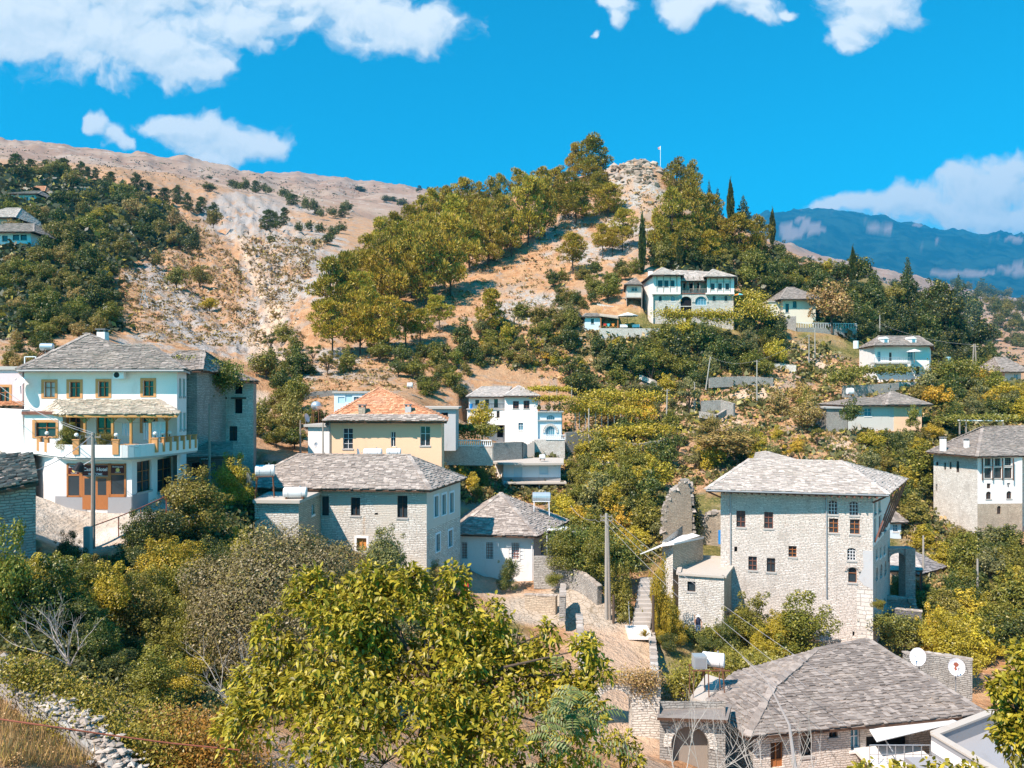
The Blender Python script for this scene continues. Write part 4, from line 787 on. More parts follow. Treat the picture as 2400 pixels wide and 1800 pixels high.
# ------------------------------------------------------------------ ochre house with orange roof
z0 = -8.5; zE = Z(987, 71); A_ = XY(775, 71.5); B_ = XY(1035, 70.5); C_ = XY(1041, 80); D_ = XY(785, 81)
h = House('ochre_house', (B_.x - 5, 71, -7), 'ochre plastered house with orange tiled hip roof and white framed windows', 'house')
h.wall(A_, B_, z0, zE, 'ochre_plaster', [(804, 1004, 827, 1052, 'white3'), (916, 1012, 927, 1047, 'white'), (985, 999, 1008, 1045, 'white'), (996, 1086, 1009, 1093, 'void')])
h.wall(B_, C_, z0, zE, 'ochre_plaster'); h.wall(C_, D_, z0, zE, 'ochre_plaster'); h.wall(D_, A_, z0, zE, 'ochre_plaster'); h.done()
e = [P(757, 988, 70.6), P(1047, 988, 69.6), Vector((P(1050, 0, 81).x, 81, 0)), Vector((P(765, 0, 82).x, 82, 0))]; ze = Z(988, 70)
for p in e: p.z = ze
pk = P(889, 909, 76)
roof(h, [[e[0], e[1], pk], [e[1], e[2], pk], [e[2], e[3], pk], [e[3], e[0], pk]], 'orange_tile', [(e[0], pk), (e[1], pk)], .33, .24, jit=.01, th=.04)
mb = MB(); slab_plane(mb, [e[0] + Vector((-.1, -.1, .06)), e[1] + Vector((.1, -.1, .06)), e[1].lerp(pk, .14) + Vector((0, 0, .12)), e[0].lerp(pk, .14) + Vector((0, 0, .12))], .26, .5); h.part(mb, 'eave_slabs', 'slate_mid')
chimney(h, 849, 948, 976, 71.6, .62, 'brown_stone'); chimney(h, 957, 947, 974, 71.5, .55, 'grey_plaster')
mb = MB(); mb.tube([P(954, 985, 71.0), P(954, 1100, 71.0)], .06, 6); mb.tube([P(773, 990, 71.4), P(773, 1100, 71.4)], .06, 6); h.part(mb, 'downpipe', 'steel')
PADS.append(([tuple(p) for p in (A_, B_, C_, D_)], -7.5)); KEEP.append((755, 905, 1045, 1065, 70))
box_house('white_annex', 'small white plastered annex at the left end of the ochre house', 722, 72.5, 774, 72, 5, 1000, 1075, 'white_plaster', flat=True, roofmat='concrete', over=.3, low=3)
box_house('white_block_house', 'white flat roofed house with blue windows behind the orange tiled roof', 783, 95, 872, 95, 6, 921, 975, 'blue_white', ops=[(792, 930, 808, 945, 'shutter'), (809, 925, 826, 942, 'shutter'), (829, 930, 841, 944, 'blue'), (848, 924, 860, 940, 'shutter')], flat=True, roofmat='concrete', over=.2, low=3)
box_house('grey_shed', 'low grey shed with corrugated flat roof just right of the orange tiled roof', 975, 88, 1068, 88, 5, 958, 995, 'grey_plaster', ops=[(1000, 966, 1022, 982, 'void'), (1034, 967, 1050, 982, 'void')], flat=True, roofmat='pale_concrete', over=.35, low=3)
# ------------------------------------------------------------------ white house in the middle distance (115 m)
D0 = 117.; h = House('white_house', tuple(P(1200, 1040, 115)), 'white two storey house with blue arched door and shaded balcony, mid hillside', 'house')
zl = Z(930, D0); q = quadpts(1099, D0, 1183, D0, 6, zl)
h.wall(q[0], q[1], -11, zl, 'white_plaster', [(1114, 937, 1123, 949, 'dark'), (1137, 936, 1146, 949, 'dark'), (1158, 935, 1167, 955, 'dark'), (1164, 963, 1172, 980, 'dark'), (1165, 998, 1179, 1025, 'void')])
h.wall(q[3], q[0], -11, zl, 'white_plaster'); h.wall(q[2], q[3], -11, zl, 'white_plaster')
b = [XY(1095, 115.4), XY(1186, 115.2)]; zb1, zb0 = Z(960, 115.3), Z(996, 115.3)
h.wall(b[0], b[1], zb0, zb1, 'white_plaster', [(1164, 963, 1171, 979, 'dark')]); h.wall(b[1], XY(1186, D0), zb0, zb1, 'white_plaster'); h.wall(XY(1095, D0), b[0], zb0, zb1, 'white_plaster')
A_ = XY(1183, 114); B_ = XY(1260, 113); C_ = XY(1262, 121); D_ = XY(1183, 121); zr = Z(928, 113)
h.wall(A_, B_, -12, zr, 'white_plaster', [(1202, 940, 1216, 958, 'red'), (1227, 939, 1241, 958, 'red'), (1215, 991, 1226, 1008, 'blue')]); h.wall(B_, C_, -12, zr, 'white_plaster'); h.wall(C_, D_, -12, zr, 'white_plaster'); h.wall(D_, A_, -12, zr, 'white_plaster')
A2 = XY(1260, 113.4); B2 = XY(1316, 113.4); C2 = XY(1318, 120); zq = Z(966, 113.4)
h.wall(A2, B2, -12, zq, 'blue_white', [(1281, 973, 1300, 984, 'bigblue', 1), (1280, 999, 1300, 1022, 'bigblue', 1)]); h.wall(B2, C2, -12, zq, 'white_plaster'); h.done()
mb = MB(); mb.box(b[0].x - .1, 115.1, zb1, b[1].x + .1, D0, zb1 + .15); mb.box(A2.x, 112.9, zq, B2.x + .3, 120, zq + .16); mb.box(A2.x + .1, 113.1, Z(987, 113), B2.x, 113.4, Z(984, 113)); h.part(mb, 'balcony_slab', 'concrete')
mb = MB(); 
for i in range(12): t = math.pi * i / 11; c_ = Vector((P(1290, 0, 113.3).x, 113.3, Z(1011, 113.3))); mb.box(c_.x + .98 * math.cos(t) - .16, 113.22, c_.z + .98 * math.sin(t) - .16, c_.x + .98 * math.cos(t) + .16, 113.4, c_.z + .98 * math.sin(t) + .16)
h.part(mb, 'door_arch', 'ashlar')
e = setz([XY(1094, 116), XY(1181, 116), XY(1181, 124), XY(1096, 124)], zl); r0 = P(1130, 907, 120); r1 = P(1200, 907, 120)
roof(h, [[e[0], e[1], r1, r0], [e[3], e[0], r0], [e[2], e[3], r0, r1]], 'pale_tile', [(e[0], r0), (r0, r1)], .3, .35)
e = setz([XY(1180, 113.2), XY(1265, 112.2), XY(1266, 121.6), XY(1181, 121.8)], zr); pk = P(1215, 905, 117.5)
roof(h, [[e[0], e[1], pk], [e[1], e[2], pk], [e[2], e[3], pk], [e[3], e[0], pk]], 'pale_tile', [(e[0], pk), (e[1], pk)], .3, .4)
mb = MB()
for u in np.arange(1110, 1186, 3.2): mb.box(P(u, 0, 115.3).x - .02, 115.2, zb1 + .15, P(u, 0, 115.3).x + .02, 115.24, zb1 + .85)
mb.box(b[0].x, 115.18, zb1 + .83, b[1].x, 115.26, zb1 + .9); h.part(mb, 'railing', 'black')
for u in (1265, 1287, 1312):
 p = P(u, 966, 113.4); mb = MB(); mb.box(p.x - .06, 113.5, zq + .1, p.x + .06, 113.6, Z(935, 113.4)); h.part(mb, 'terrace_post', 'steel')
PADS.append(([tuple(XY(1095, 115.5)), tuple(XY(1316, 112)), tuple(XY(1318, 123)), tuple(XY(1095, 124))], -9.5)); KEEP.append((1095, 925, 1320, 1060, 108))
# stair terrace in front of the arched door
h = House('stair_terrace', tuple(P(1270, 1054, 110)), 'pale terrace with white balusters and side stair below the blue arched door', 'terrace')
zt = Z(1031, 110.5); q = quadpts(1252, 110.5, 1324, 110.5, 3, zt); h.wall(q[0], q[1], -10, zt, 'white_stone'); h.wall(q[1], q[2], -10, zt, 'white_stone'); h.wall(q[3], q[0], -10, zt, 'white_stone'); h.done()
mb = MB(); mb.poly(setz(q, zt)); h.part(mb, 'floor', 'concrete')
mb = MB()
for i in range(9): x = P(1276 + (1324 - 1276) * 0, 0, 110).x
for i in range(10): x0 = P(1252, 0, 110.4).x - .32 * i; mb.box(x0 - .32, 109.3, -10, x0, 110.4, zt - .22 * i - .1)
h.part(mb, 'steps', 'stone_step')
def balusters(p, q, z, hgt, step, mat='white_paint', name='balustrade', parent=None, label=None, r=.05):
 mb = MB(); p = Vector(p[:2]); q = Vector(q[:2]); L = (q - p).length; n = int(L / step)
 for i in range(n + 1):
  c = p.lerp(q, i / n); mb.tube([(c.x, c.y, z + .08), (c.x, c.y, z + hgt * .35), (c.x, c.y, z + hgt * .6), (c.x, c.y, z + hgt - .06)], [r, r * 1.6, r * .9, r * 1.2], 6, False)
 mb.bar((p.x, p.y, z + .05), (q.x, q.y, z + .05), .16, .1); mb.bar((p.x, p.y, z + hgt), (q.x, q.y, z + hgt), .2, .1)
 o = mb.build(name, M[mat], parent)
 if label: tag(o, label, 'balustrade')
 return o
balusters(XY(1279, 110.5), XY(1324, 110.5), zt, .7, .26, parent=h.root)
KEEP.append((1230, 1000, 1325, 1060, 105))
# ------------------------------------------------------------------ flat roofed shed below it
h = House('flat_roofed_shed', tuple(P(1240, 1130, 98)), 'small white flat roofed shed with pale blue door and shutter, below the white house', 'shed'); A_ = XY(1160, 103); B_ = XY(1180, 98); C_ = XY(1314, 98); D_ = XY(1314, 104); zz = Z(1088, 98); zf = Z(1127, 98)
h.wall(A_, B_, -13, zz, 'white_plaster'); h.wall(B_, C_, -13, zz, 'blue_white', [(1204, 1095, 1224, 1127, 'shutter'), (1264, 1093, 1285, 1112, 'shutter'), (1245, 1136, 1262, 1150, 'void')]); h.wall(C_, D_, -13, zz, 'white_plaster'); h.done()
mb = MB(); g = setz([XY(1154, 99), XY(1180, 96.4), XY(1321, 97), XY(1321, 105), XY(1158, 105)], zz); mb.poly(setz(g, zz + .25)); mb.poly(g[::-1])
for i in range(5): mb.poly([g[i], g[(i + 1) % 5], setz(g, zz + .25)[(i + 1) % 5], setz(g, zz + .25)[i]])
h.part(mb, 'roof', 'pale_concrete'); mb = MB(); c0 = XY(1186, 96.3); c1 = XY(1327, 96.8); mb.box(c0.x, 96.2, zf - .2, c1.x, 98, zf); h.part(mb, 'porch_slab', 'pale_concrete')
for u in (1188, 1264): mb = MB(); p = P(u, 0, 96.6); mb.box(p.x - .08, 96.6, -13.3, p.x + .08, 96.8, zf - .2); h.part(mb, 'prop', 'pale_concrete')
mb = MB(); mb.box(B_.x, 97.97, zf, C_.x, 98, zf + .45); h.part(mb, 'plinth', 'plinth_grey')
PADS.append(([tuple(p) for p in (A_, B_, C_, D_)], -11.5)); KEEP.append((1155, 1075, 1325, 1150, 96))
# ------------------------------------------------------------------ low white house with slate pyramid roof
z0 = -17.5; zE = Z(1258, 66); A_ = XY(1060, 67); B_ = XY(1251, 66); C_ = XY(1312, 73.5); D_ = XY(1100, 76)
h = House('low_white_house', (B_.x - 3, 66, -16), 'low white house with barred windows and a broad slate pyramid roof', 'house')
h.wall(A_, B_, z0, zE, 'white_plaster', [(1082, 1271, 1095, 1309, 'bars'), (1139, 1271, 1156, 1310, 'bars'), (1199, 1272, 1217, 1311, 'bars')]); h.wall(B_, C_, z0, zE, 'grey_plaster', [(1268, 1272, 1276, 1300, 'void')]); h.wall(C_, D_, z0, zE, 'white_plaster'); h.wall(D_, A_, z0, zE, 'white_plaster'); h.done()
ze = Z(1257, 65.2); e = setz([XY(1055, 66.3), XY(1260, 65.2), XY(1334, 73.2), XY(1090, 77)], ze); pk = P(1174, 1157, 71.5)
roof(h, [[e[0], e[1], pk], [e[1], e[2], pk], [e[2], e[3], pk], [e[3], e[0], pk]], 'slate_mid', [(e[0], pk), (e[1], pk)], .27, .48)
mb = MB(); mb.tube([P(1247, 1262, 65.8), P(1247, 1360, 65.8)], .06, 6); h.part(mb, 'downpipe', 'white_paint')
for u in (1148, 1208):
 for s in (-1, 1):
  c = P(u + s * 15, 1290, 66.2); mb = MB()
  for i in range(5): mb.box(c.x - .17, 66.1, c.z - .7 + i * .34, c.x + .17, 66.13, c.z - .68 + i * .34)
  mb.box(c.x - .19, 66.1, c.z - .72, c.x - .17, 66.13, c.z + .72); mb.box(c.x + .17, 66.1, c.z - .72, c.x + .19, 66.13, c.z + .72); h.part(mb, 'open_shutter', 'white_paint')
PADS.append(([tuple(p) for p in (A_, B_, C_, D_)], -16)); KEEP.append((1080, 1150, 1300, 1330, 62))
mb = MB(); pp = [P(1279, 1243, 66), P(1351, 1247, 68), P(1325, 1232, 72), P(1300, 1230, 72)]; mb.poly(pp); mb.poly([p - Vector((0, 0, .05)) for p in pp][::-1])
for u, d in ((1282, 66), (1348, 68)): mb.tube([P(u, 1244, d), P(u, 1244, d) - Vector((0, 0, 2.4))], .04, 6)
tag(mb.build('white_awning', M['awning_white']), 'white awning sheet over the side yard of the low white house', 'awning')
# ------------------------------------------------------------------ tower house on the right
z0 = -21.5; zE = Z(1157, 61); A_ = XY(1689, 63); B_ = XY(2046, 60); C_ = XY(2086, 69); D_ = XY(1735, 72)
h = House('tower_house', (B_.x - 6, 60, -20), 'tall pale stone tower house with slate roof and slanting wooden eave struts', 'house')
zc = Z(1400, 60)
W3, px = h.wall(A_, B_, z0, zE, 'tower_stone', [(1726, 1197, 1747, 1236, 'red'), (1791, 1200, 1812, 1239, 'red'), (1942, 1173, 1963, 1206, 'grid', .6), (1991, 1175, 2012, 1208, 'grid', .6), (1943, 1215, 1965, 1249, 'woodp'), (1992, 1217, 2015, 1252, 'woodp'),
 (1848, 1280, 1867, 1306, 'wood' if 0 else 'woodp'), (1721, 1281, 1728, 1294, 'void'), (1754, 1304, 1774, 1337, 'red'), (1797, 1308, 1817, 1341, 'dark'), (1986, 1284, 2006, 1314, 'grid', .6), (1988, 1330, 2008, 1366, 'curt' if 0 else 'slit', 1), (1748, 1425, 1756, 1440, 'void'), (2058 - 60, 1480, 2003, 1492, 'void')])
zb = Z(1283, 60)
h.wall(B_, C_, z0, zb, 'tower_stone', [(2053, 1287, 2057, 1310, 'blue'), (2062, 1283, 2066, 1306, 'blue'), (2071, 1279, 2075, 1300, 'blue'), (2053, 1330, 2058, 1362, 'void', 1), (2063, 1322, 2068, 1355, 'void', 1), (2073, 1315, 2078, 1348, 'void', 1), (2061, 1408, 2065, 1430, 'void', 1), (2071, 1402, 2075, 1424, 'void', 1)])
t = (C_ - B_).normalized(); nn = Vector((t.y, -t.x)); Bo = B_ + nn * .02; Co = C_ + nn * .02
h.wall(B_, C_, zb, zE, 'white_plaster', [(2049, 1172, 2054, 1206, 'lattice'), (2059, 1168, 2064, 1200, 'lattice'), (2049, 1214, 2054, 1262, 'red'), (2060, 1208, 2066, 1254, 'red'), (2072, 1203, 2077, 1246, 'red')])
h.wall(C_, D_, z0, zE, 'tower_stone'); h.wall(D_, A_, z0, zE, 'tower_stone'); h.done()
ze = Z(1157, 59.6); e = setz([XY(1654, 61.9), XY(2082, 58.9), XY(2126, 69.5), XY(1700, 73)], ze); r0 = P(1757, 1080, 67); r1 = P(1971, 1081, 65.2); r0.z = r1.z = Z(1080, 66)
roof(h, [[e[0], e[1], r1, r0], [e[1], e[2], r1], [e[2], e[3], r0, r1], [e[3], e[0], r0]], 'slate_light', [(e[0], r0), (e[1], r1), (r0, r1), (e[2], r1)], .27, .5)
b0, b1, b2 = P(1766, 1079, 68.5), P(1860, 1078, 68.5), P(1795, 1060, 72.5); b3 = P(1772, 1063, 72.5)
roof(h, [[b0, b1, b2, b3]], 'slate_light', [(b3, b2), (b2, b1)], .3, .5, name='upper_roof')
mb = MB()
for i in range(22):
 a = i / 21 * (B_ - A_).length * .985 + .1; p = A_ + (B_ - A_).normalized() * a; mb.bar((p.x, p.y + .05, ze - .2), (p.x - .1, p.y - 1.1, ze - .24), .09, .12)
for s in (0, 1):
 p = (A_, B_)[s]; mb.bar((p.x, p.y, ze - .75), (e[s].x * .8 + p.x * .2, e[s].y * .8 + p.y * .2, ze - .2), .12)
h.part(mb, 'rafter_ends', 'wood_red')
for i in range(5):
 f_ = .06 + i * .22; p = B_.lerp(C_, f_); mb = MB(); mb.bar((p.x + nn.x * .05, p.y + nn.y * .05, zb + .3 + i * .05), (p.x + nn.x * 1.25 + .15, p.y + nn.y * 1.25 + .1, ze - .1), .11, .11); h.part(mb, 'eave_strut', 'wood_red')
for u, vb in ((1712, 1425), (1937, 1400)):
 mb = MB(); a, zt = px(u, 1165); _, zb_ = px(u, vb); mb.tube([W3(a - .35, ze - .2, -.9), W3(a, ze - .45, -.1), W3(a, zb_, -.1)], .055, 6); h.part(mb, 'downpipe', 'steel')
mb = MB(); mb.tube([e[0] + Vector((0, -.08, -.05)), e[1] + Vector((0, -.08, -.05))], .06, 6); h.part(mb, 'gutter', 'steel')
mb = MB(); a, zt = px(1998, 1334)
for i in range(9): tt = math.pi * i / 8; mb.bar(W3(a + .5 * math.cos(tt), zt - .15 + .42 * math.sin(tt), -.06), W3(a + .5 * math.cos(tt + .39), zt - .15 + .42 * math.sin(tt + .39), -.06), .09, .16) if i < 8 else None
h.part(mb, 'window_hood', 'slate_light')
# big corner stones and a grey render patch
mb = MB(); a, zt = px(2022, 1290); _, zl_ = px(2022, 1372); L_ = (B_ - A_).length; mb.poly([W3(a + .1, zl_, -.012), W3(L_, zl_ - .3, -.012), W3(L_, zt, -.012), W3(a, zt, -.012), W3(a + .05, zl_ + 1.4, -.012), W3(a - .35, zl_ + .5, -.012)]); h.part(mb, 'render_patch', 'grey_plaster')
mb = MB(); a, _ = px(2008, 1450); uvq = [(a, z0), (L_, z0), (L_, zl_ - .3), (a, zl_ - .3)]; mb.poly([W3(x, z, -.01) for x, z in uvq], uvq); h.part(mb, 'corner_stones', 'ashlar')
PADS.append(([tuple(p) for p in (A_, B_, C_, D_)], -20)); KEEP.append((1690, 1060, 2090, 1400, 58))
# lower annex with flat terrace, and lean-to with a pale sloping roof, left of the tower
zt = Z(1345, 60.5); q = [XY(1590, 60.2), XY(1697, 59.2), XY(1716, 63), XY(1700, 66), XY(1600, 67)]
h = House('stone_terrace_annex', (q[0].x, 60, -20), 'low stone annex with flat terrace roof against the left side of the tower house', 'outbuilding')
h.wall(q[0], q[1], -21, zt, 'white_stone', [(1611, 1363, 1630, 1387, 'plain')]); h.wall(q[1], q[2], -21, zt, 'brown_stone'); h.wall(q[4], q[0], -21, zt, 'grey_stone'); h.done()
mb = MB(); g = setz(q, zt); mb.poly(g)
for i in range(5): a, b = Vector(g[i]), Vector(g[(i + 1) % 5]); mb.bar(a + Vector((0, 0, .08)), b + Vector((0, 0, .08)), .35, .16)
h.part(mb, 'roof', 'pale_concrete'); PADS.append(([tuple(p) for p in q], -20.3)); KEEP.append((1560, 1330, 1715, 1410, 58))
h = House('stone_lean_to', tuple(P(1600, 1330, 63)), 'rubble stone lean-to with a pale sloping slab roof, left of the tower house', 'outbuilding')
A_ = XY(1552, 62.5); B_ = XY(1577, 61.5); C_ = XY(1648, 65.5); D_ = XY(1600, 70); zb = -20; zt = Z(1272, 62)
h.wall(A_, B_, zb, zt, 'white_stone'); h.wall(B_, C_, zb, zt, 'brown_stone'); h.wall(D_, A_, zb, zt, 'white_stone'); h.done()
e = [P(1545, 1282, 61.5), P(1580, 1277, 60.8), P(1650, 1262, 65.5), P(1622, 1253, 66)]; mb = MB(); mb.hexa([*e, *[p + Vector((0, 0, .14)) for p in e]]); h.part(mb, 'roof', 'awning_white'); mb = MB()
g = [P(1500, 1300, 62), P(1545, 1283, 61.4), P(1622, 1254, 66), P(1600, 1256, 68)]; mb.hexa([*g, *[p + Vector((0, 0, .08)) for p in g]]); h.part(mb, 'lean_roof', 'awning_white'); KEEP.append((1545, 1255, 1650, 1330, 60))
# ragged ruin walls
def ruin(name, label, outline, d, th, mat, dirx=1.0, diry=.0, cap=True):
 """upright ragged wall: outline of (column,row) points at depth d, with a real thickness"""
 h = House(name, tuple(P(outline[0][0], outline[0][1], d)), label, 'ruin'); mb = MB(); u0 = outline[0][0]
 o2 = []
 for i in range(len(outline) - 1):
  (ua, va), (ub, vb) = outline[i], outline[i + 1]; L = math.hypot(ub - ua, vb - va); n_ = max(1, int(L / 7))
  for j in range(n_): o2.append((ua + (ub - ua) * j / n_ + random.uniform(-2.2, 2.2), va + (vb - va) * j / n_ + random.uniform(-2.5, 2.5)))
 outline = o2 + [outline[-1]]
 fr = [P(u, v, d + (u - u0) / F * d * diry) for u, v in outline]; bk = [p + Vector((th * .35, th, 0)) for p in fr]; n = len(fr)
 mb.poly(fr, [(p.x, p.z) for p in fr]); mb.poly(bk[::-1], [(p.x, p.z) for p in bk[::-1]])
 for i in range(n):
  a, b = fr[i], fr[(i + 1) % n]; a2, b2 = bk[i], bk[(i + 1) % n]; L = (b - a).length; mb.poly([a2, b2, b, a], [(0, 0), (L, 0), (L, th), (0, th)])
 h.part(mb, 'wall', mat)
 if cap:
  m = MB()
  for i in range(n - 1):
   a, b = fr[i], fr[i + 1]
   if min(outline[i][1], outline[i + 1][1]) > max(v for u, v in outline) - 25: continue
   L = (b - a).length; k = max(1, int(L / .28))
   for j in range(k):
    for w in range(3):
     c = a.lerp(b, (j + random.random()) / k) + Vector((th * .35, th, 0)) * ((w + .5) / 3); r = random.uniform(.12, .30)
     v = [c + Vector((sx * r * random.uniform(.6, 1.2), sy * r * random.uniform(.6, 1.2), sz * r * random.uniform(.35, .7))) for sz in (-1, 1) for sx, sy in ((-1, -1), (1, -1), (1, 1), (-1, 1))]; m.hexa(v)
  h.part(m, 'rubble_top', 'rock')
 return h
ruin('ruin_wall', 'tall pointed fragment of ruined rubble wall left of the tower house', [(1553, 1280), (1554, 1215), (1560, 1180), (1573, 1152), (1590, 1138), (1602, 1125), (1612, 1134), (1618, 1150), (1621, 1190), (1624, 1280)], 73, 1.6, 'brown_stone', diry=.35)
ruin('ruin_wall', 'low broken rubble wall between the pointed ruin and the tower house', [(1622, 1292), (1624, 1200), (1640, 1205), (1650, 1235), (1655, 1212), (1668, 1200), (1700, 1203), (1700, 1292)], 75, .6, 'brown_stone')
KEEP.append((1553, 1120, 1700, 1300, 60))
mb = MB(); a = P(1684, 1243, 63.5); mb.box(a.x, 63.4, Z(1275, 63.5), a.x + .28, 63.6, a.z); tag(mb.build('blue_tarp', M['blue_tarp']), 'strip of bright blue tarp hanging at the left corner of the tower house', 'tarp')
# ruined arch right of the tower
h = House('ruined_arch', tuple(P(2110, 1430, 68)), 'grey stone pillar and broken arch right of the tower house', 'ruin')
A_ = XY(2084, 70); B_ = XY(2140, 66.5); h.wall(A_, B_, -21, Z(1282, 68), 'grey_stone', [(2080, 1295, 2117, 1440, 'through' if 0 else 'void', 1)]) if 0 else None
a = P(2117, 1282, 68); mb = MB(); mb.box(a.x, 67.6, -21, P(2140, 0, 68).x, 68.8, Z(1284, 68)); h.part(mb, 'pillar', 'grey_stone'); mb = MB()
cx, cz, r = P(2100, 0, 68).x, Z(1316, 68), .82; ztop = Z(1283, 68); K = 10
arc = [(cx + r * math.cos(math.pi * k / K), cz + r * math.sin(math.pi * k / K)) for k in range(K + 1)]
for k in range(K):
 for y, fl in ((67.7, 0), (68.6, 1)):
  pp = [(arc[k][0], y, arc[k][1]), (arc[k][0], y, ztop), (arc[k + 1][0], y, ztop), (arc[k + 1][0], y, arc[k + 1][1])]; mb.poly(pp if fl else pp[::-1], [(p[0], p[2]) for p in (pp if fl else pp[::-1])])
 mb.poly([(arc[k][0], 67.7, arc[k][1]), (arc[k + 1][0], 67.7, arc[k + 1][1]), (arc[k + 1][0], 68.6, arc[k + 1][1]), (arc[k][0], 68.6, arc[k][1])])
mb.poly([(cx - r, 67.7, ztop), (cx + r, 67.7, ztop), (cx + r, 68.6, ztop), (cx - r, 68.6, ztop)]); h.part(mb, 'arch', 'grey_stone'); KEEP.append((2086, 1280, 2145, 1410, 65))
ruin('garden_wall', 'low rubble wall at the foot of the broken arch', [(2075, 1470), (2078, 1402), (2140, 1406), (2150, 1470)], 67.2, .5, 'grey_stone')
box_house('small_white_house', 'small white house with slate hip roof directly behind the tower house eaves', 2078, 92, 2112, 92, 5, 1222, 1285, 'blue_white', ops=[(2093, 1230, 2105, 1246, 'blue')], over=.5, rise=1.5, low=3)
h = box_house('cream_cottage', 'cream cottage with brown shutter and grey tiled roof, right of the broken arch', 2150, 80, 2206, 83, 6, 1335, 1378, 'cream_plaster', ops=[(2175, 1338, 2194, 1361, 'orange')], over=.4, rise=1.4, low=3, rl=.6, roofmat='slate_dark')
h = House('tiled_canopy', tuple(P(2110, 1335, 76)), 'grey tiled canopy roof seen through the broken arch', 'canopy'); e = [P(2078, 1337, 75), P(2163, 1332, 75), P(2166, 1322, 76.5), P(2142, 1304, 79), P(2075, 1296, 79)]; e[1].z = e[0].z; e[3].z = e[4].z; e.pop(2)
roof(h, [e], 'pale_tile', (), .35, .3, 'wood_red', jit=.01); 
for u in (2082, 2160): mb = MB(); p = P(u, 1336, 75.4); mb.box(p.x - .08, 75.4, -21, p.x + .08, 75.6, p.z); h.part(mb, 'post', 'wood_red')
# ------------------------------------------------------------------ house at the bottom right, seen onto its roof
h = House('slate_roofed_house', tuple(P(1950, 1790, 40)), 'stone house under a very broad grey slate roof with white awning, bottom right', 'house')
ze = -17.0; e0 = P(1751, 1727, 37.9); e1 = P(2309, 1673, 40.6); e3 = Vector((P(1850, 0, 53).x, 53, ze)); e4 = P(1722, 1578, 46.5); e5 = P(1644, 1647, 42.1)
for p in (e0, e1, e4, e5): p.z = ze
e3.z = -19.2; e1b = e1 + Vector((.4, 1.2, -.6)); r0 = P(1915, 1532, 46.2); r1 = P(2033, 1512, 47.4); r0.z = -15.5; r1.z = -15.3; hp = P(1812, 1605, 41.9); hp.z = -16.1
roof(h, [[e0, e1, r1, r0, hp], [e1, e3, r0, r1], [e5, e0, hp], [e4, e5, hp, r0], [e3, e4, r0]], 'slate', [(e0, hp), (hp, r0), (e1, r1), (r1, r0)], .27, .42, fine=1.6)
A_ = XY(1765, 38.6); B_ = XY(2300, 41.2); C_ = XY(2150, 46); D_ = XY(1850, 50); E_ = XY(1660, 43); zE = ze - .05
W3, px = h.wall(A_, B_, -22.5, zE, 'brown_stone' if 0 else 'tower_stone', [(1806, 1740, 1836, 1800, 'wdoor'), (1877, 1724, 1904, 1773, 'plain'), (1943, 1711, 1964, 1730, 'dark'), (1994, 1708, 2016, 1760, 'blue'), (2030, 1722, 2130, 1778, 'void')])
h.wall(B_, C_, -22.5, zE - .8, 'tower_stone'); h.wall(C_, D_, -22.5, zE - 1.5, 'tower_stone'); h.wall(D_, E_, -22.5, zE, 'grey_stone'); h.wall(E_, A_, -22.5, zE, 'grey_stone'); h.done()
# awning on two poles
q = [P(2055, 1738, 38.2), P(2248, 1692, 39.2), P(2228, 1684, 40.6), P(2035, 1706, 39.4)]; mb = MB(); mb.poly(q); mb.poly([p - Vector((0, 0, .03)) for p in q][::-1]); aw = h.part(mb, 'awning', 'awning_white')
for a, b in ((P(2058, 1708, 39.6), P(2093, 1762, 38.0)), (P(2200, 1690, 40.4), P(2212, 1712, 39.2))): mb = MB(); mb.tube([a, b], .035, 6); h.part(mb, 'awning_pole', 'steel', parent=aw)
# balcony with rail
zf = Z(1778, 38.6); c0 = XY(2034, 38.2); c1 = XY(2180, 38.8); mb = MB(); mb.box(c0.x, 37.9, zf - .2, c1.x, 40, zf); mb.box(c0.x, 37.9, zf - 1.6, c1.x, 38.1, zf - .2); h.part(mb, 'balcony', 'white_plaster')
mb = MB(); mb.tube([(c0.x, 38, zf + .95), (c1.x, 38, zf + .95)], .03, 6); mb.tube([(c0.x, 38, zf + .5), (c1.x, 38, zf + .5)], .02, 6)
for i in range(9): x = c0.x + (c1.x - c0.x) * i / 8; mb.tube([(x, 38, zf), (x, 38, zf + .95)], .022, 6)
h.part(mb, 'balcony_rail', 'steel')
sd = [P(1618, 1625, 42.5), P(1722, 1648, 40.5), P(1725, 1618, 44.5), P(1655, 1600, 46)]
for p in sd: p.z = -17.05
mb = MB(); mb.hexa([*sd, *[p + Vector((0, 0, .2)) for p in sd]]); h.part(mb, 'concrete_slab', 'pale_concrete')
PADS.append(([tuple(p) for p in (A_, B_, C_, D_, E_)], -21)); KEEP.append((1620, 1515, 2310, 1800, 36))
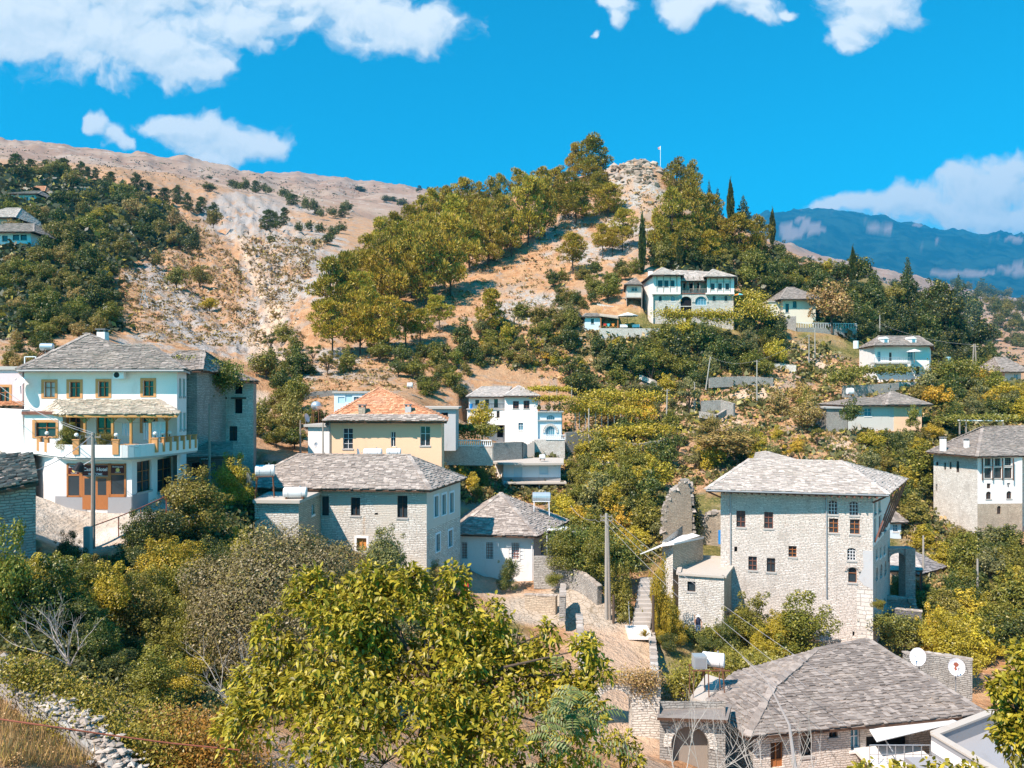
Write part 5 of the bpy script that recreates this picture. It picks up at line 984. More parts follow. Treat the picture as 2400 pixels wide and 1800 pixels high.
# flat roof with parapets in the corner
h = House('flat_roof_terrace', tuple(P(2250, 1800, 37)), 'grey flat roof terrace with white edged parapet walls at the bottom right corner', 'terrace')
zt = Z(1720, 38); a = P(2185, 1735, 38.5); b = P(2330, 1790, 34.5); c = P(2330, 1683, 40.5); d_ = P(2186, 1723, 38.5)
for p in (a, b, c, d_): p.z = zt
mb = MB()
def pw(p, q, z0, z1, w): mb.bar((p.x, p.y, (z0 + z1) / 2), (q.x, q.y, (z0 + z1) / 2), w, z1 - z0)
p0 = XY(2189, 37.6); p1 = XY(2340, 33.8); p2 = XY(2330, 40.3); zt0 = Z(1722, 37.6)
pw(p0, p1, zt0 - 1.0, zt0, .28); pw(p0, p2, zt0 - 1.0, zt0, .28); h.part(mb, 'parapet', 'plinth_grey'); mb = MB()
mb.bar((p0.x, p0.y, zt0 + .05), (p1.x, p1.y, zt0 + .05), .4, .1); mb.bar((p0.x, p0.y, zt0 + .051), (p2.x, p2.y, zt0 + .051), .4, .1); h.part(mb, 'coping', 'pale_concrete')
mb = MB(); g = [XY(2189, 37.6), XY(2340, 33.8), XY(2460, 34), XY(2440, 41), XY(2330, 40.3)]; mb.poly([(p.x, p.y, zt0 - .75) for p in g]); g2 = [XY(2120, 37.3), XY(2189, 37.4), XY(2340, 33.6), XY(2290, 32.4)]
lo = [(p.x, p.y, zt0 - 1.15) for p in g2]; hi = [(p.x, p.y, zt0 - .95) for p in g2]; mb.hexa([lo[3], lo[2], lo[1], lo[0], hi[3], hi[2], hi[1], hi[0]]); h.part(mb, 'roof', 'plinth_grey'); mb = MB(); g3 = [(p0.x, p0.y), (p1.x, p1.y)]; ny = Vector((p1.y - p0.y, -(p1.x - p0.x))).normalized() * .16; mb.poly([(p0.x + ny.x, p0.y + ny.y, zt0 - .8), (p1.x + ny.x, p1.y + ny.y, zt0 - .8), (p1.x + ny.x, p1.y + ny.y, zt0 - .25), (p0.x + ny.x, p0.y + ny.y, zt0 - .25)]); h.part(mb, 'white_band', 'white_plaster')
h.wall(XY(2125, 37.1), XY(2289, 32.6), -22, zt0 - 1.15, 'plinth_grey'); h.done()
# arched stone gate
h = House('arched_gate', tuple(P(1620, 1780, 37)), 'stone gateway with slate top and wide arch around a grey wooden door', 'gate')
A_ = XY(1546, 37.6); B_ = XY(1700, 37.2); zt = Z(1678, 37.4)
W3, px = h.wall(A_, B_, -21, zt, 'brown_stone' if 0 else 'grey_stone', [(1575, 1704, 1661, 1830, 'gdoor', 1)], thick=.5); h.wall(B_, XY(1700, 39.2), -21, zt, 'grey_stone'); h.wall(XY(1546, 39.2), A_, -21, zt, 'grey_stone'); h.wall(XY(1700, 39.2), XY(1546, 39.2), -21, zt, 'grey_stone'); h.done()
mb = MB(); a, zt_ = px(1618, 1704); cz = Z(1704, 37.4) - .88
for i in range(13):
 tt = math.pi * i / 12; c1 = math.cos(tt - .12); s1 = math.sin(tt - .12); c2 = math.cos(tt + .12); s2 = math.sin(tt + .12)
 r1_, r2_ = .92, 1.28; fp = [W3(a + r1_ * c1, cz + r1_ * s1, -.05), W3(a + r2_ * c1, cz + r2_ * s1, -.05), W3(a + r2_ * c2, cz + r2_ * s2, -.05), W3(a + r1_ * c2, cz + r1_ * s2, -.05)]; bp = [(x, y + .1, z) for x, y, z in fp]; mb.hexa([*bp, *fp])
h.part(mb, 'arch_stones', 'white_stone'); e = [P(1540, 1680, 37), P(1706, 1676, 36.7), P(1715, 1650, 40), P(1546, 1655, 40)]; e[1].z = e[0].z
roof(h, [e], 'slate', (), .25, .45); KEEP.append((1546, 1650, 1700, 1790, 34))
# older arch further left, open to the yard behind
h = House('open_stone_arch', tuple(P(1440, 1730, 41)), 'weathered stone arch overgrown with dry creeper, open to the yard behind', 'gate')
x0, x1 = P(1390, 0, 41).x, P(1545, 0, 41).x; ax0, ax1 = P(1397, 0, 41).x, P(1478, 0, 41).x; r = (ax1 - ax0) / 2; cx = (ax0 + ax1) / 2; ztop = Z(1588, 41); cz = Z(1609, 41) - r; K = 12; mb = MB()
arc = [(cx + r * math.cos(math.pi * k / K), cz + r * math.sin(math.pi * k / K)) for k in range(K + 1)]
for y, fl in ((40.6, 0), (41.7, 1)):
 def pf(pp): 
  pp = [(x, y, z) for x, z in pp]; pp = pp[::-1] if fl else pp; mb.poly(pp, [(p[0], p[2]) for p in pp])
 pf([(ax1, -20), (x1, -20), (x1, ztop), (ax1, ztop)]); pf([(x0, -20), (ax0, -20), (ax0, ztop), (x0, ztop)])
 for k in range(K): pf([(arc[k + 1][0], arc[k + 1][1]), (arc[k][0], arc[k][1]), (arc[k][0], ztop), (arc[k + 1][0], ztop)])
for k in range(K): mb.poly([(arc[k][0], 40.6, arc[k][1]), (arc[k + 1][0], 40.6, arc[k + 1][1]), (arc[k + 1][0], 41.7, arc[k + 1][1]), (arc[k][0], 41.7, arc[k][1])], [(k * .3, 0), (k * .3 + .3, 0), (k * .3 + .3, 1.1), (k * .3, 1.1)])
mb.box(ax1, 40.6, -20, ax1 + .01, 41.7, cz); mb.box(ax0 - .01, 40.6, -20, ax0, 41.7, cz); mb.box(x0, 40.6, ztop - .02, x1, 41.7, ztop); h.part(mb, 'wall', 'white_stone')
KEEP.append((1390, 1590, 1545, 1720, 38))
# ------------------------------------------------------------------ big house at the right edge
D0 = 92.; A_ = XY(2188, 98); B_ = XY(2291, 92); C_ = XY(2396, 92.4); C2 = XY(2396, 94); E_ = XY(2520, 96); D_ = XY(2480, 108); zE = Z(1071, 92); z0 = -18.5; zm = Z(1181, 92)
h = House('bay_window_house', tuple(P(2300, 1255, 92)), 'large stone house with white bay of tall windows and slate roof at the right edge', 'house')
h.wall(A_, B_, z0, zE, 'white_stone', [(2194, 1082, 2199, 1091, 'dark'), (2212, 1084, 2217, 1101, 'dark'), (2225, 1083, 2230, 1100, 'dark'), (2241, 1081, 2248, 1107, 'dark'), (2193, 1135, 2197, 1152, 'void')])
h.wall(B_, C_, zm, zE, 'white_plaster', [(2308, 1074, 2322, 1092, 'lattice'), (2331, 1074, 2345, 1092, 'lattice'), (2355, 1073, 2370, 1091, 'lattice'), (2307, 1097, 2324, 1121, 'plain'), (2330, 1096, 2348, 1121, 'plain'), (2354, 1096, 2372, 1121, 'plain'),
 (2313, 1133, 2322, 1145, 'dark'), (2360, 1132, 2368, 1144, 'white'), (2311, 1152, 2323, 1170, 'dark', 1), (2359, 1151, 2371, 1169, 'dark', 1)])
h.wall(B_, C_, z0, zm, 'brown_stone', [(2337, 1186, 2346, 1205, 'dark', 1)]); h.wall(C_, C2, z0, zE, 'white_plaster'); h.wall(C2, E_, z0, zE, 'white_stone'); h.wall(E_, D_, z0, zE, 'grey_stone'); h.wall(D_, A_, z0, zE, 'grey_stone'); h.done()
for u in (2303, 2327, 2350, 2375): mb = MB(); mb.bar(P(u, 1074, 91.9), P(u, 1126, 91.9), .1, .1); h.part(mb, 'bay_post', 'wood_dark')
ze = Z(1070, 91); e = setz([XY(2172, 97.6), XY(2290, 90.8), XY(2560, 94.5), XY(2290, 116)], ze); pk = P(2303, 1001, 102); pk2 = P(2420, 998, 102.5)
roof(h, [[e[0], e[1], pk], [e[1], e[2], pk2, pk], [e[3], e[0], pk, pk2]], 'slate', [(e[0], pk), (e[1], pk), (pk, pk2)], .3, .55)
chimney(h, 2210, 1024, 1046, 96, .55); chimney(h, 2265, 1028, 1049, 95, .45)
PADS.append(([tuple(p) for p in (A_, B_, C_, E_, D_)], -17.5)); KEEP.append((2190, 1000, 2400, 1240, 88))
# ------------------------------------------------------------------ long low house, umbrella house, far ones
h = box_house('long_low_house', 'long low house with slate roof and faded ochre end wall among bushes', 1988, 112, 2160, 112, 8, 949, 1008, 'old_plaster', ops=[(2026, 957, 2042, 976, 'blue')], over=.9, rise=1.0, rl=.6, low=3, shift=.1)
p0, p1 = h.q[0], h.q[1]; hh = House('ochre_wall_panel', (p1.x, p1.y, h.z0), 'x', 'x'); bpy.data.objects.remove(hh.root)
mb = MB(); mb.box(P(2095, 0, 112).x, 111.97, h.z0, P(2160, 0, 112).x, 112, h.z1 - .05); h.part(mb, 'painted_wall', 'ochre_plaster')
pl, rd = hip(setz(quadpts(2078, 111, 2186, 111, 10, 0), h.z1 + .05), .1, 1.75); roof(h, pl, 'slate', rd, .35, .6, name='raised_roof')
box_house('stone_shed', 'small grey stone shed at the left end of the long low house', 1937, 112, 1986, 112, 6, 957, 1010, 'grey_stone', ops=[(1967, 965, 1976, 974, 'plain')], flat=True, roofmat='concrete', over=.3, low=2)
D0 = 136.; h = House('umbrella_house', tuple(P(2100, 890, 136)), 'white house with slate roof, two dormers and a long open balcony', 'house')
A_ = XY(2014, 143); B_ = XY(2050, 136); C_ = XY(2178, 136); D_ = XY(2182, 146); zE = Z(812, 137); z0 = 0.5; zb = Z(850, 136)
h.wall(A_, B_, z0, zE, 'white_plaster'); h.wall(B_, C_, z0, zE, 'white_plaster', [(2084, 826, 2090, 846, 'void'), (2057, 824, 2064, 848, 'blue'), (2110, 857, 2124, 876, 'dark'), (2147, 859, 2155, 877, 'dark'), (2128, 822, 2140, 846, 'blue')]); h.wall(C_, D_, z0, zE, 'white_plaster'); h.done()
mb = MB(); c0 = XY(2050, 134.4); c1 = XY(2135, 134.4); mb.box(c0.x, 134.3, zb - .25, c1.x, 136, zb); h.part(mb, 'balcony', 'concrete'); mb = MB()
for i in range(20): x = c0.x + (c1.x - c0.x) * i / 19; mb.box(x - .02, 134.35, zb, x + .02, 134.39, zb + .8)
mb.box(c0.x, 134.33, zb + .8, c1.x, 134.4, zb + .86); h.part(mb, 'railing', 'steel')
e = setz([XY(2010, 144), XY(2048, 134.6), XY(2187, 134.6), XY(2190, 148)], Z(811, 136)); r0 = P(2060, 788, 140); r1 = P(2152, 788, 140)
roof(h, [[e[0], e[1], r0], [e[1], e[2], r1, r0], [e[2], e[3], r1], [e[3], e[0], r0, r1]], 'slate', [(e[1], r0), (r0, r1), (e[2], r1)], .35, .6)
for u in (2077, 2142):
 p = P(u, 804, 135.8); mb = MB(); mb.box(p.x - .5, 135.9, p.z, p.x + .5, 138.5, p.z + .75); mb.poly([(p.x - .6, 135.8, p.z + .75), (p.x + .6, 135.8, p.z + .75), (p.x, 135.8, p.z + 1.15)]); mb.poly([(p.x - .6, 135.8, p.z + .75), (p.x, 135.8, p.z + 1.15), (p.x, 139, p.z + 1.15), (p.x - .6, 139, p.z + .75)]); mb.poly([(p.x + .6, 135.8, p.z + .75), (p.x + .6, 139, p.z + .75), (p.x, 139, p.z + 1.15), (p.x, 135.8, p.z + 1.15)]); dm = h.part(mb, 'dormer', 'white_plaster')
 mb = MB(); mb.box(p.x - .28, 135.87, p.z + .12, p.x + .28, 135.9, p.z + .62); h.part(mb, 'dormer_window', 'glass_blue', parent=dm)
PADS.append(([tuple(p) for p in (A_, B_, C_, D_)], 1.5)); KEEP.append((2010, 785, 2135, 875, 130))
box_house('far_right_house', 'small pale house with slate roof among the dark trees near the right edge', 2355, 150, 2393, 150, 8, 871, 895, 'grey_plaster', ops=[(2377, 877, 2386, 890, 'blue')], over=1.2, rise=3, low=4)
h = box_house('grey_villa', 'pale unfinished house with grey hip roof right of the twin bay mansion', 1835, 158, 1912, 158, 10, 702, 738, 'cream_plaster', ops=[(1841, 712, 1849, 733, 'plain'), (1858, 706, 1867, 722, 'plain'), (1897, 702, 1906, 716, 'plain')], over=1.1, rise=3.2, rl=.15, low=3, roofmat='slate')
hh = box_house('villa_wing', 'low cream wing on the left of the pale unfinished house', 1800, 159.5, 1836, 159.5, 8, 708, 740, 'cream_plaster', flat=True, roofmat='concrete', over=.2, low=3)
mb = MB(); c0 = XY(1868, 154); c1 = XY(2008, 156); z = Z(768, 154)
h = House('terrace_wall', tuple(P(1930, 795, 154)), 'stone retaining wall with white railing below the pale unfinished house', 'wall'); h.wall(c0, c1, 6, z, 'grey_stone'); h.wall(XY(1812, 156), XY(1866, 154), 7, Z(742, 155), 'grey_stone', name='upper_wall'); h.done(); mb.poly([(c0.x, c0.y, z), (c1.x, c1.y, z), (c1.x, 160, z), (c0.x, 160, z)]); h.part(mb, 'floor', 'concrete')
mb = MB(); n = 36
for i in range(n + 1): p = c0.lerp(c1, i / n); mb.box(p.x - .03, p.y, z, p.x + .03, p.y + .05, z + 1.0)
mb.bar((c0.x, c0.y, z + 1), (c1.x, c1.y, z + 1), .07); h.part(mb, 'railing', 'white_paint'); KEEP.append((1868, 735, 1960, 790, 150))
# ------------------------------------------------------------------ mansion with twin bays below the hill
h = House('twin_bay_mansion', tuple(P(1600, 757, 150)), 'large white mansion with twin timbered bays, open loggia and stone arches below the hill', 'house')
D0 = 150.; z0 = 11; zE1 = Z(648, D0); zE2 = Z(652, D0); zb = Z(687, D0)
L0, L1, R0_, R1_ = XY(1530, D0), XY(1594, D0), XY(1656, D0), XY(1719, D0); Lb = XY(1503, 161)
st = [(1544, 694, 1551, 706, 'dark', 1), (1573, 693, 1582, 706, 'blue', 1), (1558, 717, 1566, 730, 'dark', 1), (1595, 695, 1621, 717, 'void', 1), (1630, 695, 1656, 715, 'bigblue', 1), (1595, 719, 1621, 730, 'void'), (1670, 693, 1677, 706, 'red', 1), (1698, 693, 1705, 706, 'red', 1), (1642, 721, 1646, 726, 'void'), (1607, 738, 1621, 757, 'void')]
h.wall(L0, R1_, z0, zb, 'white_stone', st); bay = lambda p: p + Vector((0, -.45))
h.wall(bay(L0), bay(L1), zb - .02, zE1, 'white_plaster', [(1542, 657, 1553, 673, 'dark'), (1557, 657, 1567, 673, 'dark'), (1572, 657, 1581, 672, 'dark')]); h.wall(bay(L1), XY(1594, 153), zb, zE1, 'white_plaster')
h.wall(XY(1656, 153), bay(R0_), zb, zE2, 'white_plaster'); h.wall(bay(R0_), bay(R1_), zb - .02, zE2, 'white_plaster', [(1665, 664, 1675, 679, 'red'), (1683, 664, 1692, 679, 'red'), (1700, 664, 1709, 679, 'red')])
h.wall(bay(R1_), XY(1719, 160), z0, zE2, 'white_plaster'); h.wall(XY(1594, 153), XY(1656, 153), zb, zE1, 'old_plaster', [(1600, 664, 1606, 680, 'void'), (1616, 664, 1624, 684, 'void'), (1634, 664, 1640, 682, 'void')])
h.wall(Lb, bay(L0), z0, zE1, 'white_plaster', [(1512, 690, 1515, 705, 'void')]); h.done()
mb = MB(); 
for u0, u1, zt in ((1530, 1594, zE1), (1656, 1719, zE2)):
 for u in np.linspace(u0 + (u1 - u0) * .15, u1 - (u1 - u0) * .12, 4): p = P(u, 0, 149.5); mb.bar((p.x, 149.5, zb), (p.x, 149.5, zt), .12, .06, (0, 1, 0))
 a = P(u0, 0, 149.5); b = P(u1, 0, 149.5)
 if u0 > 1600: mb.bar((a.x + 1, 149.47, Z(662, 150)), (b.x - .5, 149.47, Z(662, 150)), .12, .06)
h.part(mb, 'bay_timbers', 'wood_grey'); mb = MB()
for u0, u1 in ((1528, 1595), (1655, 1721)): a = P(u0, 0, 149.4); b = P(u1, 0, 149.4); mb.box(a.x, 149.3, zb - .3, b.x, 150, zb - .02)
h.part(mb, 'bay_ledge', 'white_plaster')
mb = MB(); a = P(1594, 0, 150); b = P(1656, 0, 150); mb.box(a.x + .02, 149.9, zb - .22, b.x - .02, 153, zb - .02); h.part(mb, 'loggia_floor', 'wood_red'); mb = MB()
for u in (1600, 1612, 1625, 1640): p = P(u, 0, 150.3); mb.box(p.x - .09, 150.2, zb, p.x + .09, 150.4, zE1)
for u in np.linspace(1596, 1654, 18): p = P(u, 0, 150); mb.box(p.x - .03, 149.95, zb, p.x + .03, 150, zb + .8)
mb.box(a.x, 149.93, zb + .8, b.x, 150.02, zb + .88); h.part(mb, 'loggia_posts', 'wood_grey')
for u in (1608, 1643):
 mb = MB(); c = Vector((P(u, 0, 149.9).x, 149.92, Z(707, 150)))
 for i in range(15): tt = math.pi * i / 14; mb.box(c.x + 1.28 * math.cos(tt) - .13, 149.85, c.z + 1.15 * math.sin(tt) - .13, c.x + 1.28 * math.cos(tt) + .13, 150.02, c.z + 1.15 * math.sin(tt) + .13)
 h.part(mb, 'arch_surround', 'ashlar')
e = setz([XY(1525, 148.4), XY(1602, 148.4), XY(1602, 160), XY(1493, 164)], zE1 + .05); pk = P(1552, 628, 154)
roof(h, [[e[0], e[1], pk], [e[1], e[2], pk], [e[2], e[3], pk], [e[3], e[0], pk]], 'slate_light', [(e[0], pk), (e[1], pk)], .4, .7, name='bay_roof')
e = setz([XY(1650, 148.4), XY(1727, 148.4), XY(1727, 162), XY(1650, 162)], zE2 + .05); pk2 = P(1671, 632, 154)
roof(h, [[e[0], e[1], pk2], [e[1], e[2], pk2], [e[2], e[3], pk2], [e[3], e[0], pk2]], 'slate_light', [(e[0], pk2), (e[1], pk2)], .4, .7, name='bay_roof')
e = [P(1590, 658, 149.8), P(1652, 658, 149.8), P(1665, 637, 156), P(1580, 634, 156)]; roof(h, [e], 'slate_light', (), .4, .7, name='loggia_roof')
chimney(h, 1524, 633, 645, 155, .8); PADS.append(([tuple(p) for p in (L0, R1_, XY(1719, 160), Lb)], 12.5)); KEEP.append((1468, 625, 1722, 760, 140))
h = House('mansion_wing', tuple(P(1485, 725, 152)), 'grey plastered upper room on stilts joined to the left of the mansion', 'outbuilding')
A_ = XY(1469, 153); B_ = XY(1503, 153); C_ = XY(1509, 160); z1 = Z(669, 153); zm = Z(695, 153); zb = Z(727, 153)
h.wall(A_, B_, zm, z1, 'old_plaster', [(1480, 673, 1494, 682, 'white')]); h.wall(B_, C_, zb, z1, 'old_plaster'); h.wall(XY(1465, 160), A_, zb, z1, 'old_plaster'); h.wall(XY(1472, 156), XY(1504, 156), zb - 2, zm, 'brown_stone', [(1482, 712, 1496, 722, 'white')]); h.done()
e = setz([XY(1464, 152.2), XY(1505, 152.2), XY(1510, 161), XY(1462, 161)], z1 + .05); pk = P(1490, 652, 157); roof(h, [[e[0], e[1], pk], [e[1], e[2], pk], [e[3], e[0], pk]], 'slate', [(e[0], pk)], .4, .6)
mb = MB(); mb.box(A_.x, 153, zm - .2, B_.x, 160, zm); h.part(mb, 'floor', 'concrete')
h = box_house('outbuilding', 'small white outbuilding with sloping roof beside the white parasol terrace', 1371, 148, 1407, 148, 5, 742, 775, 'blue_white', ops=[(1385, 747, 1392, 759, 'dark')], over=.5, rise=.9, rl=.5, low=4)
h = House('open_kitchen_shelter', tuple(P(1430, 770, 147)), 'open terrace shelter with brown roof between the outbuilding and the white parasol', 'shelter')
mb = MB(); g = [P(1405, 741, 146.5), P(1450, 747, 146.5), P(1450, 742, 150), P(1405, 737, 150)]; mb.hexa([*g, *[p + Vector((0, 0, .2)) for p in g]]); h.part(mb, 'roof', 'tan_slate')
for u in (1408, 1448): mb = MB(); p = P(u, 745, 146.8); mb.box(p.x - .1, 146.7, p.z - 3, p.x + .1, 146.9, p.z); h.part(mb, 'post', 'wood_brown')
h.wall(XY(1405, 150), XY(1450, 150), Z(775, 150), Z(742, 150), 'brown_stone'); h.wall(XY(1405, 145), XY(1560, 145.5), 9, Z(769, 145), 'white_stone'); h.done(); KEEP.append((1370, 735, 1500, 790, 142))
# houses on the left hillside
h = box_house('hillside_house', 'old white house with overhanging slate roof and dark windows at the left edge, among trees', -60, 170, 72, 170, 12, 546, 582, 'blue_white', ops=[(5, 552, 18, 566, 'plain'), (30, 550, 45, 563, 'plain'), (48, 550, 63, 563, 'plain')], over=1.6, rise=3.4, rl=.4, low=4)
box_house('hillside_house', 'pale blue house with slate roof high on the wooded left slope', 26, 265, 84, 265, 14, 456, 475, 'blue_white', ops=[(60, 462, 66, 470, 'plain'), (74, 460, 80, 470, 'plain'), (38, 462, 44, 470, 'plain')], over=1.5, rise=3, low=4)
box_house('hillside_house', 'small house with red tiled roof just above the pale blue hillside house', 54, 285, 100, 285, 10, 450, 462, 'cream_plaster', roofmat='orange_tile', over=1.5, rise=3.5, low=4)
box_house('hillside_house', 'grey slate roofed house above the dark windowed one at the left edge', -40, 190, 30, 190, 12, 512, 530, 'grey_plaster', over=1.5, rise=4, low=4, roofmat='slate_light')
box_house('hillside_house', 'tiny cream house with flat roof at the upper end of the left slope trees', 178, 330, 200, 330, 8, 440, 450, 'cream_plaster', flat=True, roofmat='pale_concrete', over=.5, low=4)
box_house('hillside_house', 'small pale house with long slate roof near the top left treeline', 30, 340, 80, 340, 12, 428, 437, 'white_plaster', roofmat='slate_light', over=1.5, rise=3, low=4)
box_house('hillside_house', 'white house with grey roof partly hidden by trees near the top left treeline', 92, 350, 125, 350, 10, 424, 434, 'white_plaster', roofmat='slate_light', over=1.5, rise=3, low=4)
box_house('summit_hut', 'dark flat roofed hut on the ridge beside the summit pines', 1418, 228, 1448, 228, 8, 410, 424, 'grey_plaster', ops=[(1422, 412, 1444, 424, 'void')], flat=True, roofmat='slate_dark', over=.8, low=2)
# ------------------------------------------------------------------ ground pads under the buildings
for quad, z in PADS: flat_pad(quad, z)
# ------------------------------------------------------------------ foliage
def leafmat(name, c=None, var=.35, trans=.3, yellow=(.42, .34, .05), ya=.12):
 k = NM(name); g = k.n('ShaderNodeNewGeometry'); rnd = g.outputs['Random Per Island']
 base = k.n('ShaderNodeObjectInfo').outputs['Color'] if c is None else None
 def sc(f): 
  x = k.n('ShaderNodeMix', data_type='RGBA', blend_type='MULTIPLY'); x.inputs[0].default_value = 1
  if base is not None: k.l(base, x.inputs['A'])
  else: x.inputs['A'].default_value = (*c, 1)
  x.inputs['B'].default_value = (f, f, f, 1); return x.outputs['Result']
 col = k.mix(rnd, sc(1 - var), sc(1 + var * 1.3)); wnz = k.noise(k.coord(), 1.7, 2)
 col = k.mix(k.math('MULTIPLY', k.rng(wnz, .5, .7), .5), col, sc(1.5))
 col = k.mix(k.math('MULTIPLY', k.math('GREATER_THAN', rnd, 1 - ya), .7), col, yellow)
 k.t.nodes.remove(k.b); d = k.n('ShaderNodeBsdfDiffuse'); t = k.n('ShaderNodeBsdfTranslucent'); gl = k.n('ShaderNodeBsdfGlossy'); gl.inputs['Roughness'].default_value = .45
 m = k.n('ShaderNodeMixShader'); m.inputs[0].default_value = trans; k.l(col, d.inputs[0]); k.l(col, t.inputs[0]); k.l(d.outputs[0], m.inputs[1]); k.l(t.outputs[0], m.inputs[2])
 m2 = k.n('ShaderNodeMixShader'); m2.inputs[0].default_value = .035; k.l(m.outputs[0], m2.inputs[1]); k.l(gl.outputs[0], m2.inputs[2]); k.l(m2.outputs[0], k.out.inputs[0]); M[name] = k.m
leafmat('leaf', trans=.22); leafmat('needle', ya=.03, trans=.06, var=.45)
leafmat('walnut_leaf', (.30, .25, .020), .55, .3, (.58, .44, .05), .15); leafmat('creeper', (.30, .17, .03), .4, .25, (.45, .20, .03), .3); leafmat('dry_leaf', (.40, .26, .11), .4, .2)
def unit(n): v = rng.normal(size=(n, 3)); return v / np.linalg.norm(v, axis=1, keepdims=True)
def leaf_quads(c, nrm, size, asp=.55, along=None):
 n = len(c); a = np.cross(nrm, unit(n)) if along is None else along; a /= np.linalg.norm(a, axis=1, keepdims=True) + 1e-9
 b = np.cross(nrm, a); b /= np.linalg.norm(b, axis=1, keepdims=True) + 1e-9; s = (size * rng.uniform(.6, 1.35, n))[:, None]
 V = np.stack([c - a * s, c + b * s * asp, c + a * s, c - b * s * asp], 1).reshape(-1, 3); return V, np.arange(4 * n).reshape(n, 4)
def lobe_leaves(lobes, n, size, asp=.55, shell=.55, up=.35, along_out=False):
 L = np.array(lobes, float); w = (L[:, 3] * L[:, 4] + L[:, 3] * L[:, 5]); i = rng.choice(len(L), n, p=w / w.sum()); d = unit(n)
 r = shell + (1.08 - shell) * rng.random(n) ** .6; c = L[i, :3] + d * L[i, 3:6] * r[:, None]
 nr = d * .8 + unit(n) * .75 + np.array([0, 0, up])
 if along_out: al = d + unit(n) * .5 + np.array([0, 0, .35]); nr = np.cross(al, unit(n)); return leaf_quads(c, nr, size, asp, al)
 return leaf_quads(c, nr, size, asp)
def limbs_mesh(name, tubes, mat='bark', n=6):
 mb = MB()
 for pts_, rad in tubes: mb.tube(pts_, rad, n, False)
 o = mb.build(name, M[mat]); me = o.data; bpy.data.objects.remove(o); return me
def mk_round(seed, n, lf, kind='round'):
 random.seed(seed); lobes = []; k = 11
 for i in range(k):
  a = i * 2.4 + random.uniform(-.4, .4); rr = random.uniform(.18, .62) if kind != 'wide' else random.uniform(.3, .75); z = random.uniform(.55, 1.5)
  if kind == 'bush': z = random.uniform(.3, 1.35)
  s = random.uniform(.26, .46) * (1.1 - .25 * abs(z - 1.0)); lobes.append((rr * math.cos(a), rr * math.sin(a), z, s, s, s * random.uniform(.7, 1.0)))
 lobes.append((0, 0, 1.55, .34, .34, .34)); lobes.append((0, 0, .95, .5, .5, .5))
 for i in range(9): a = random.uniform(0, 6.28); s = random.uniform(.08, .17); r_ = random.uniform(.6, .95); lobes.append((r_ * math.cos(a), r_ * math.sin(a), random.uniform(.5, 1.7) + (0 if r_ > .8 else .15), s, s, s))
 for i in range(4): a = random.uniform(0, 6.28); s = random.uniform(.09, .15); lobes.append((.3 * math.cos(a), .3 * math.sin(a), random.uniform(1.75, 2.0), s, s, s * 1.3))
 if kind == 'bush': lobes += [(.45, .1, .3, .4, .4, .35), (-.4, -.2, .3, .42, .42, .35), (0, -.45, .35, .42, .42, .35)]
 if kind == 'cone': lobes = [(random.uniform(-.1, .1), random.uniform(-.1, .1), .25 + .16 * i, .75 * (1 - i / 12) + .06, .75 * (1 - i / 12) + .06, .16) for i in range(11)]
 V, Fc = lobe_leaves(lobes, n, lf); crown = npmesh('crown', V, Fc, M['leaf'])
 tb = [([(0, 0, -.3), (.02, .01, .3), (-.02, .03, .9)], [.055, .045, .02])]
 for l in lobes[:7]: tb.append(([(0, 0, .3), (l[0] * .4, l[1] * .4, .3 + (l[2] - .3) * .5), (l[0], l[1], l[2])], [.03, .02, .006]))
 return crown, limbs_mesh('trunk', tb)
def mk_airy(seed, n, lf):
 random.seed(seed); tb = [([(0, 0, -.3), (.03, 0, .35)], [.05, .04])]; lobes = []
 for i in range(14):
  a = random.uniform(0, 6.28); r = random.uniform(.3, .8); z = random.uniform(.9, 1.8); lobes.append((r * math.cos(a), r * math.sin(a), z, .22, .22, .16)); tb.append(([(.03, 0, .3), (r * .4 * math.cos(a), r * .4 * math.sin(a), .8), (r * math.cos(a), r * math.sin(a), z)], [.025, .015, .004]))
 V, Fc = lobe_leaves(lobes, n, lf, shell=.2); return npmesh('crown', V, Fc, M['leaf']), limbs_mesh('trunk', tb)
def mk_pine(seed, n=7000, bare=.26, lean=.16, flat=.55):
 random.seed(seed); lx, ly = random.uniform(-lean, lean), random.uniform(-lean, lean); tb = []; lobes = []
 tr = [(lx * t * t + .02 * math.sin(t * 7 + seed), ly * t * t + .02 * math.cos(t * 6 + seed), t * 2) for t in np.linspace(-.1, .95, 9)]; tb.append((tr, [.05, .046, .042, .038, .033, .027, .02, .013, .006]))
 m = 23
 for i in range(m):
  t = bare + (1 - bare) * (i + random.uniform(-.4, .4)) / m; t = min(max(t, bare), .98); f = (t - bare) / (1 - bare); a = i * 2.4 + random.uniform(-.5, .5)
  prof = math.sqrt(max(.02, 1 - ((f - .32) / .74) ** 2)); R_ = prof * random.uniform(.25, 1.0)
  x0, y0 = lx * t * t, ly * t * t; x, y, z = x0 + R_ * .80 * math.cos(a), y0 + R_ * .80 * math.sin(a), t * 1.9 + random.uniform(-.12, .14)
  s = (.24 + .12 * (1 - f)) * random.uniform(.65, 1.35); lobes.append((x, y, z, s, s, s * flat)); tb.append(([(x0, y0, t * 2 - .22), ((x + x0) / 2, (y + y0) / 2, z - .1), (x, y, z)], [.017, .011, .004]))
 lobes += [(lx * .9 + random.uniform(-.2, .2), ly * .9, 1.8, .26, .26, .17), (lx, ly, 1.75, .3, .3, .2)]
 V, Fc = lobe_leaves(lobes, n, .056, .30, .5, .3, True); return npmesh('crown', V, Fc, M['needle']), limbs_mesh('trunk', tb, n=7)
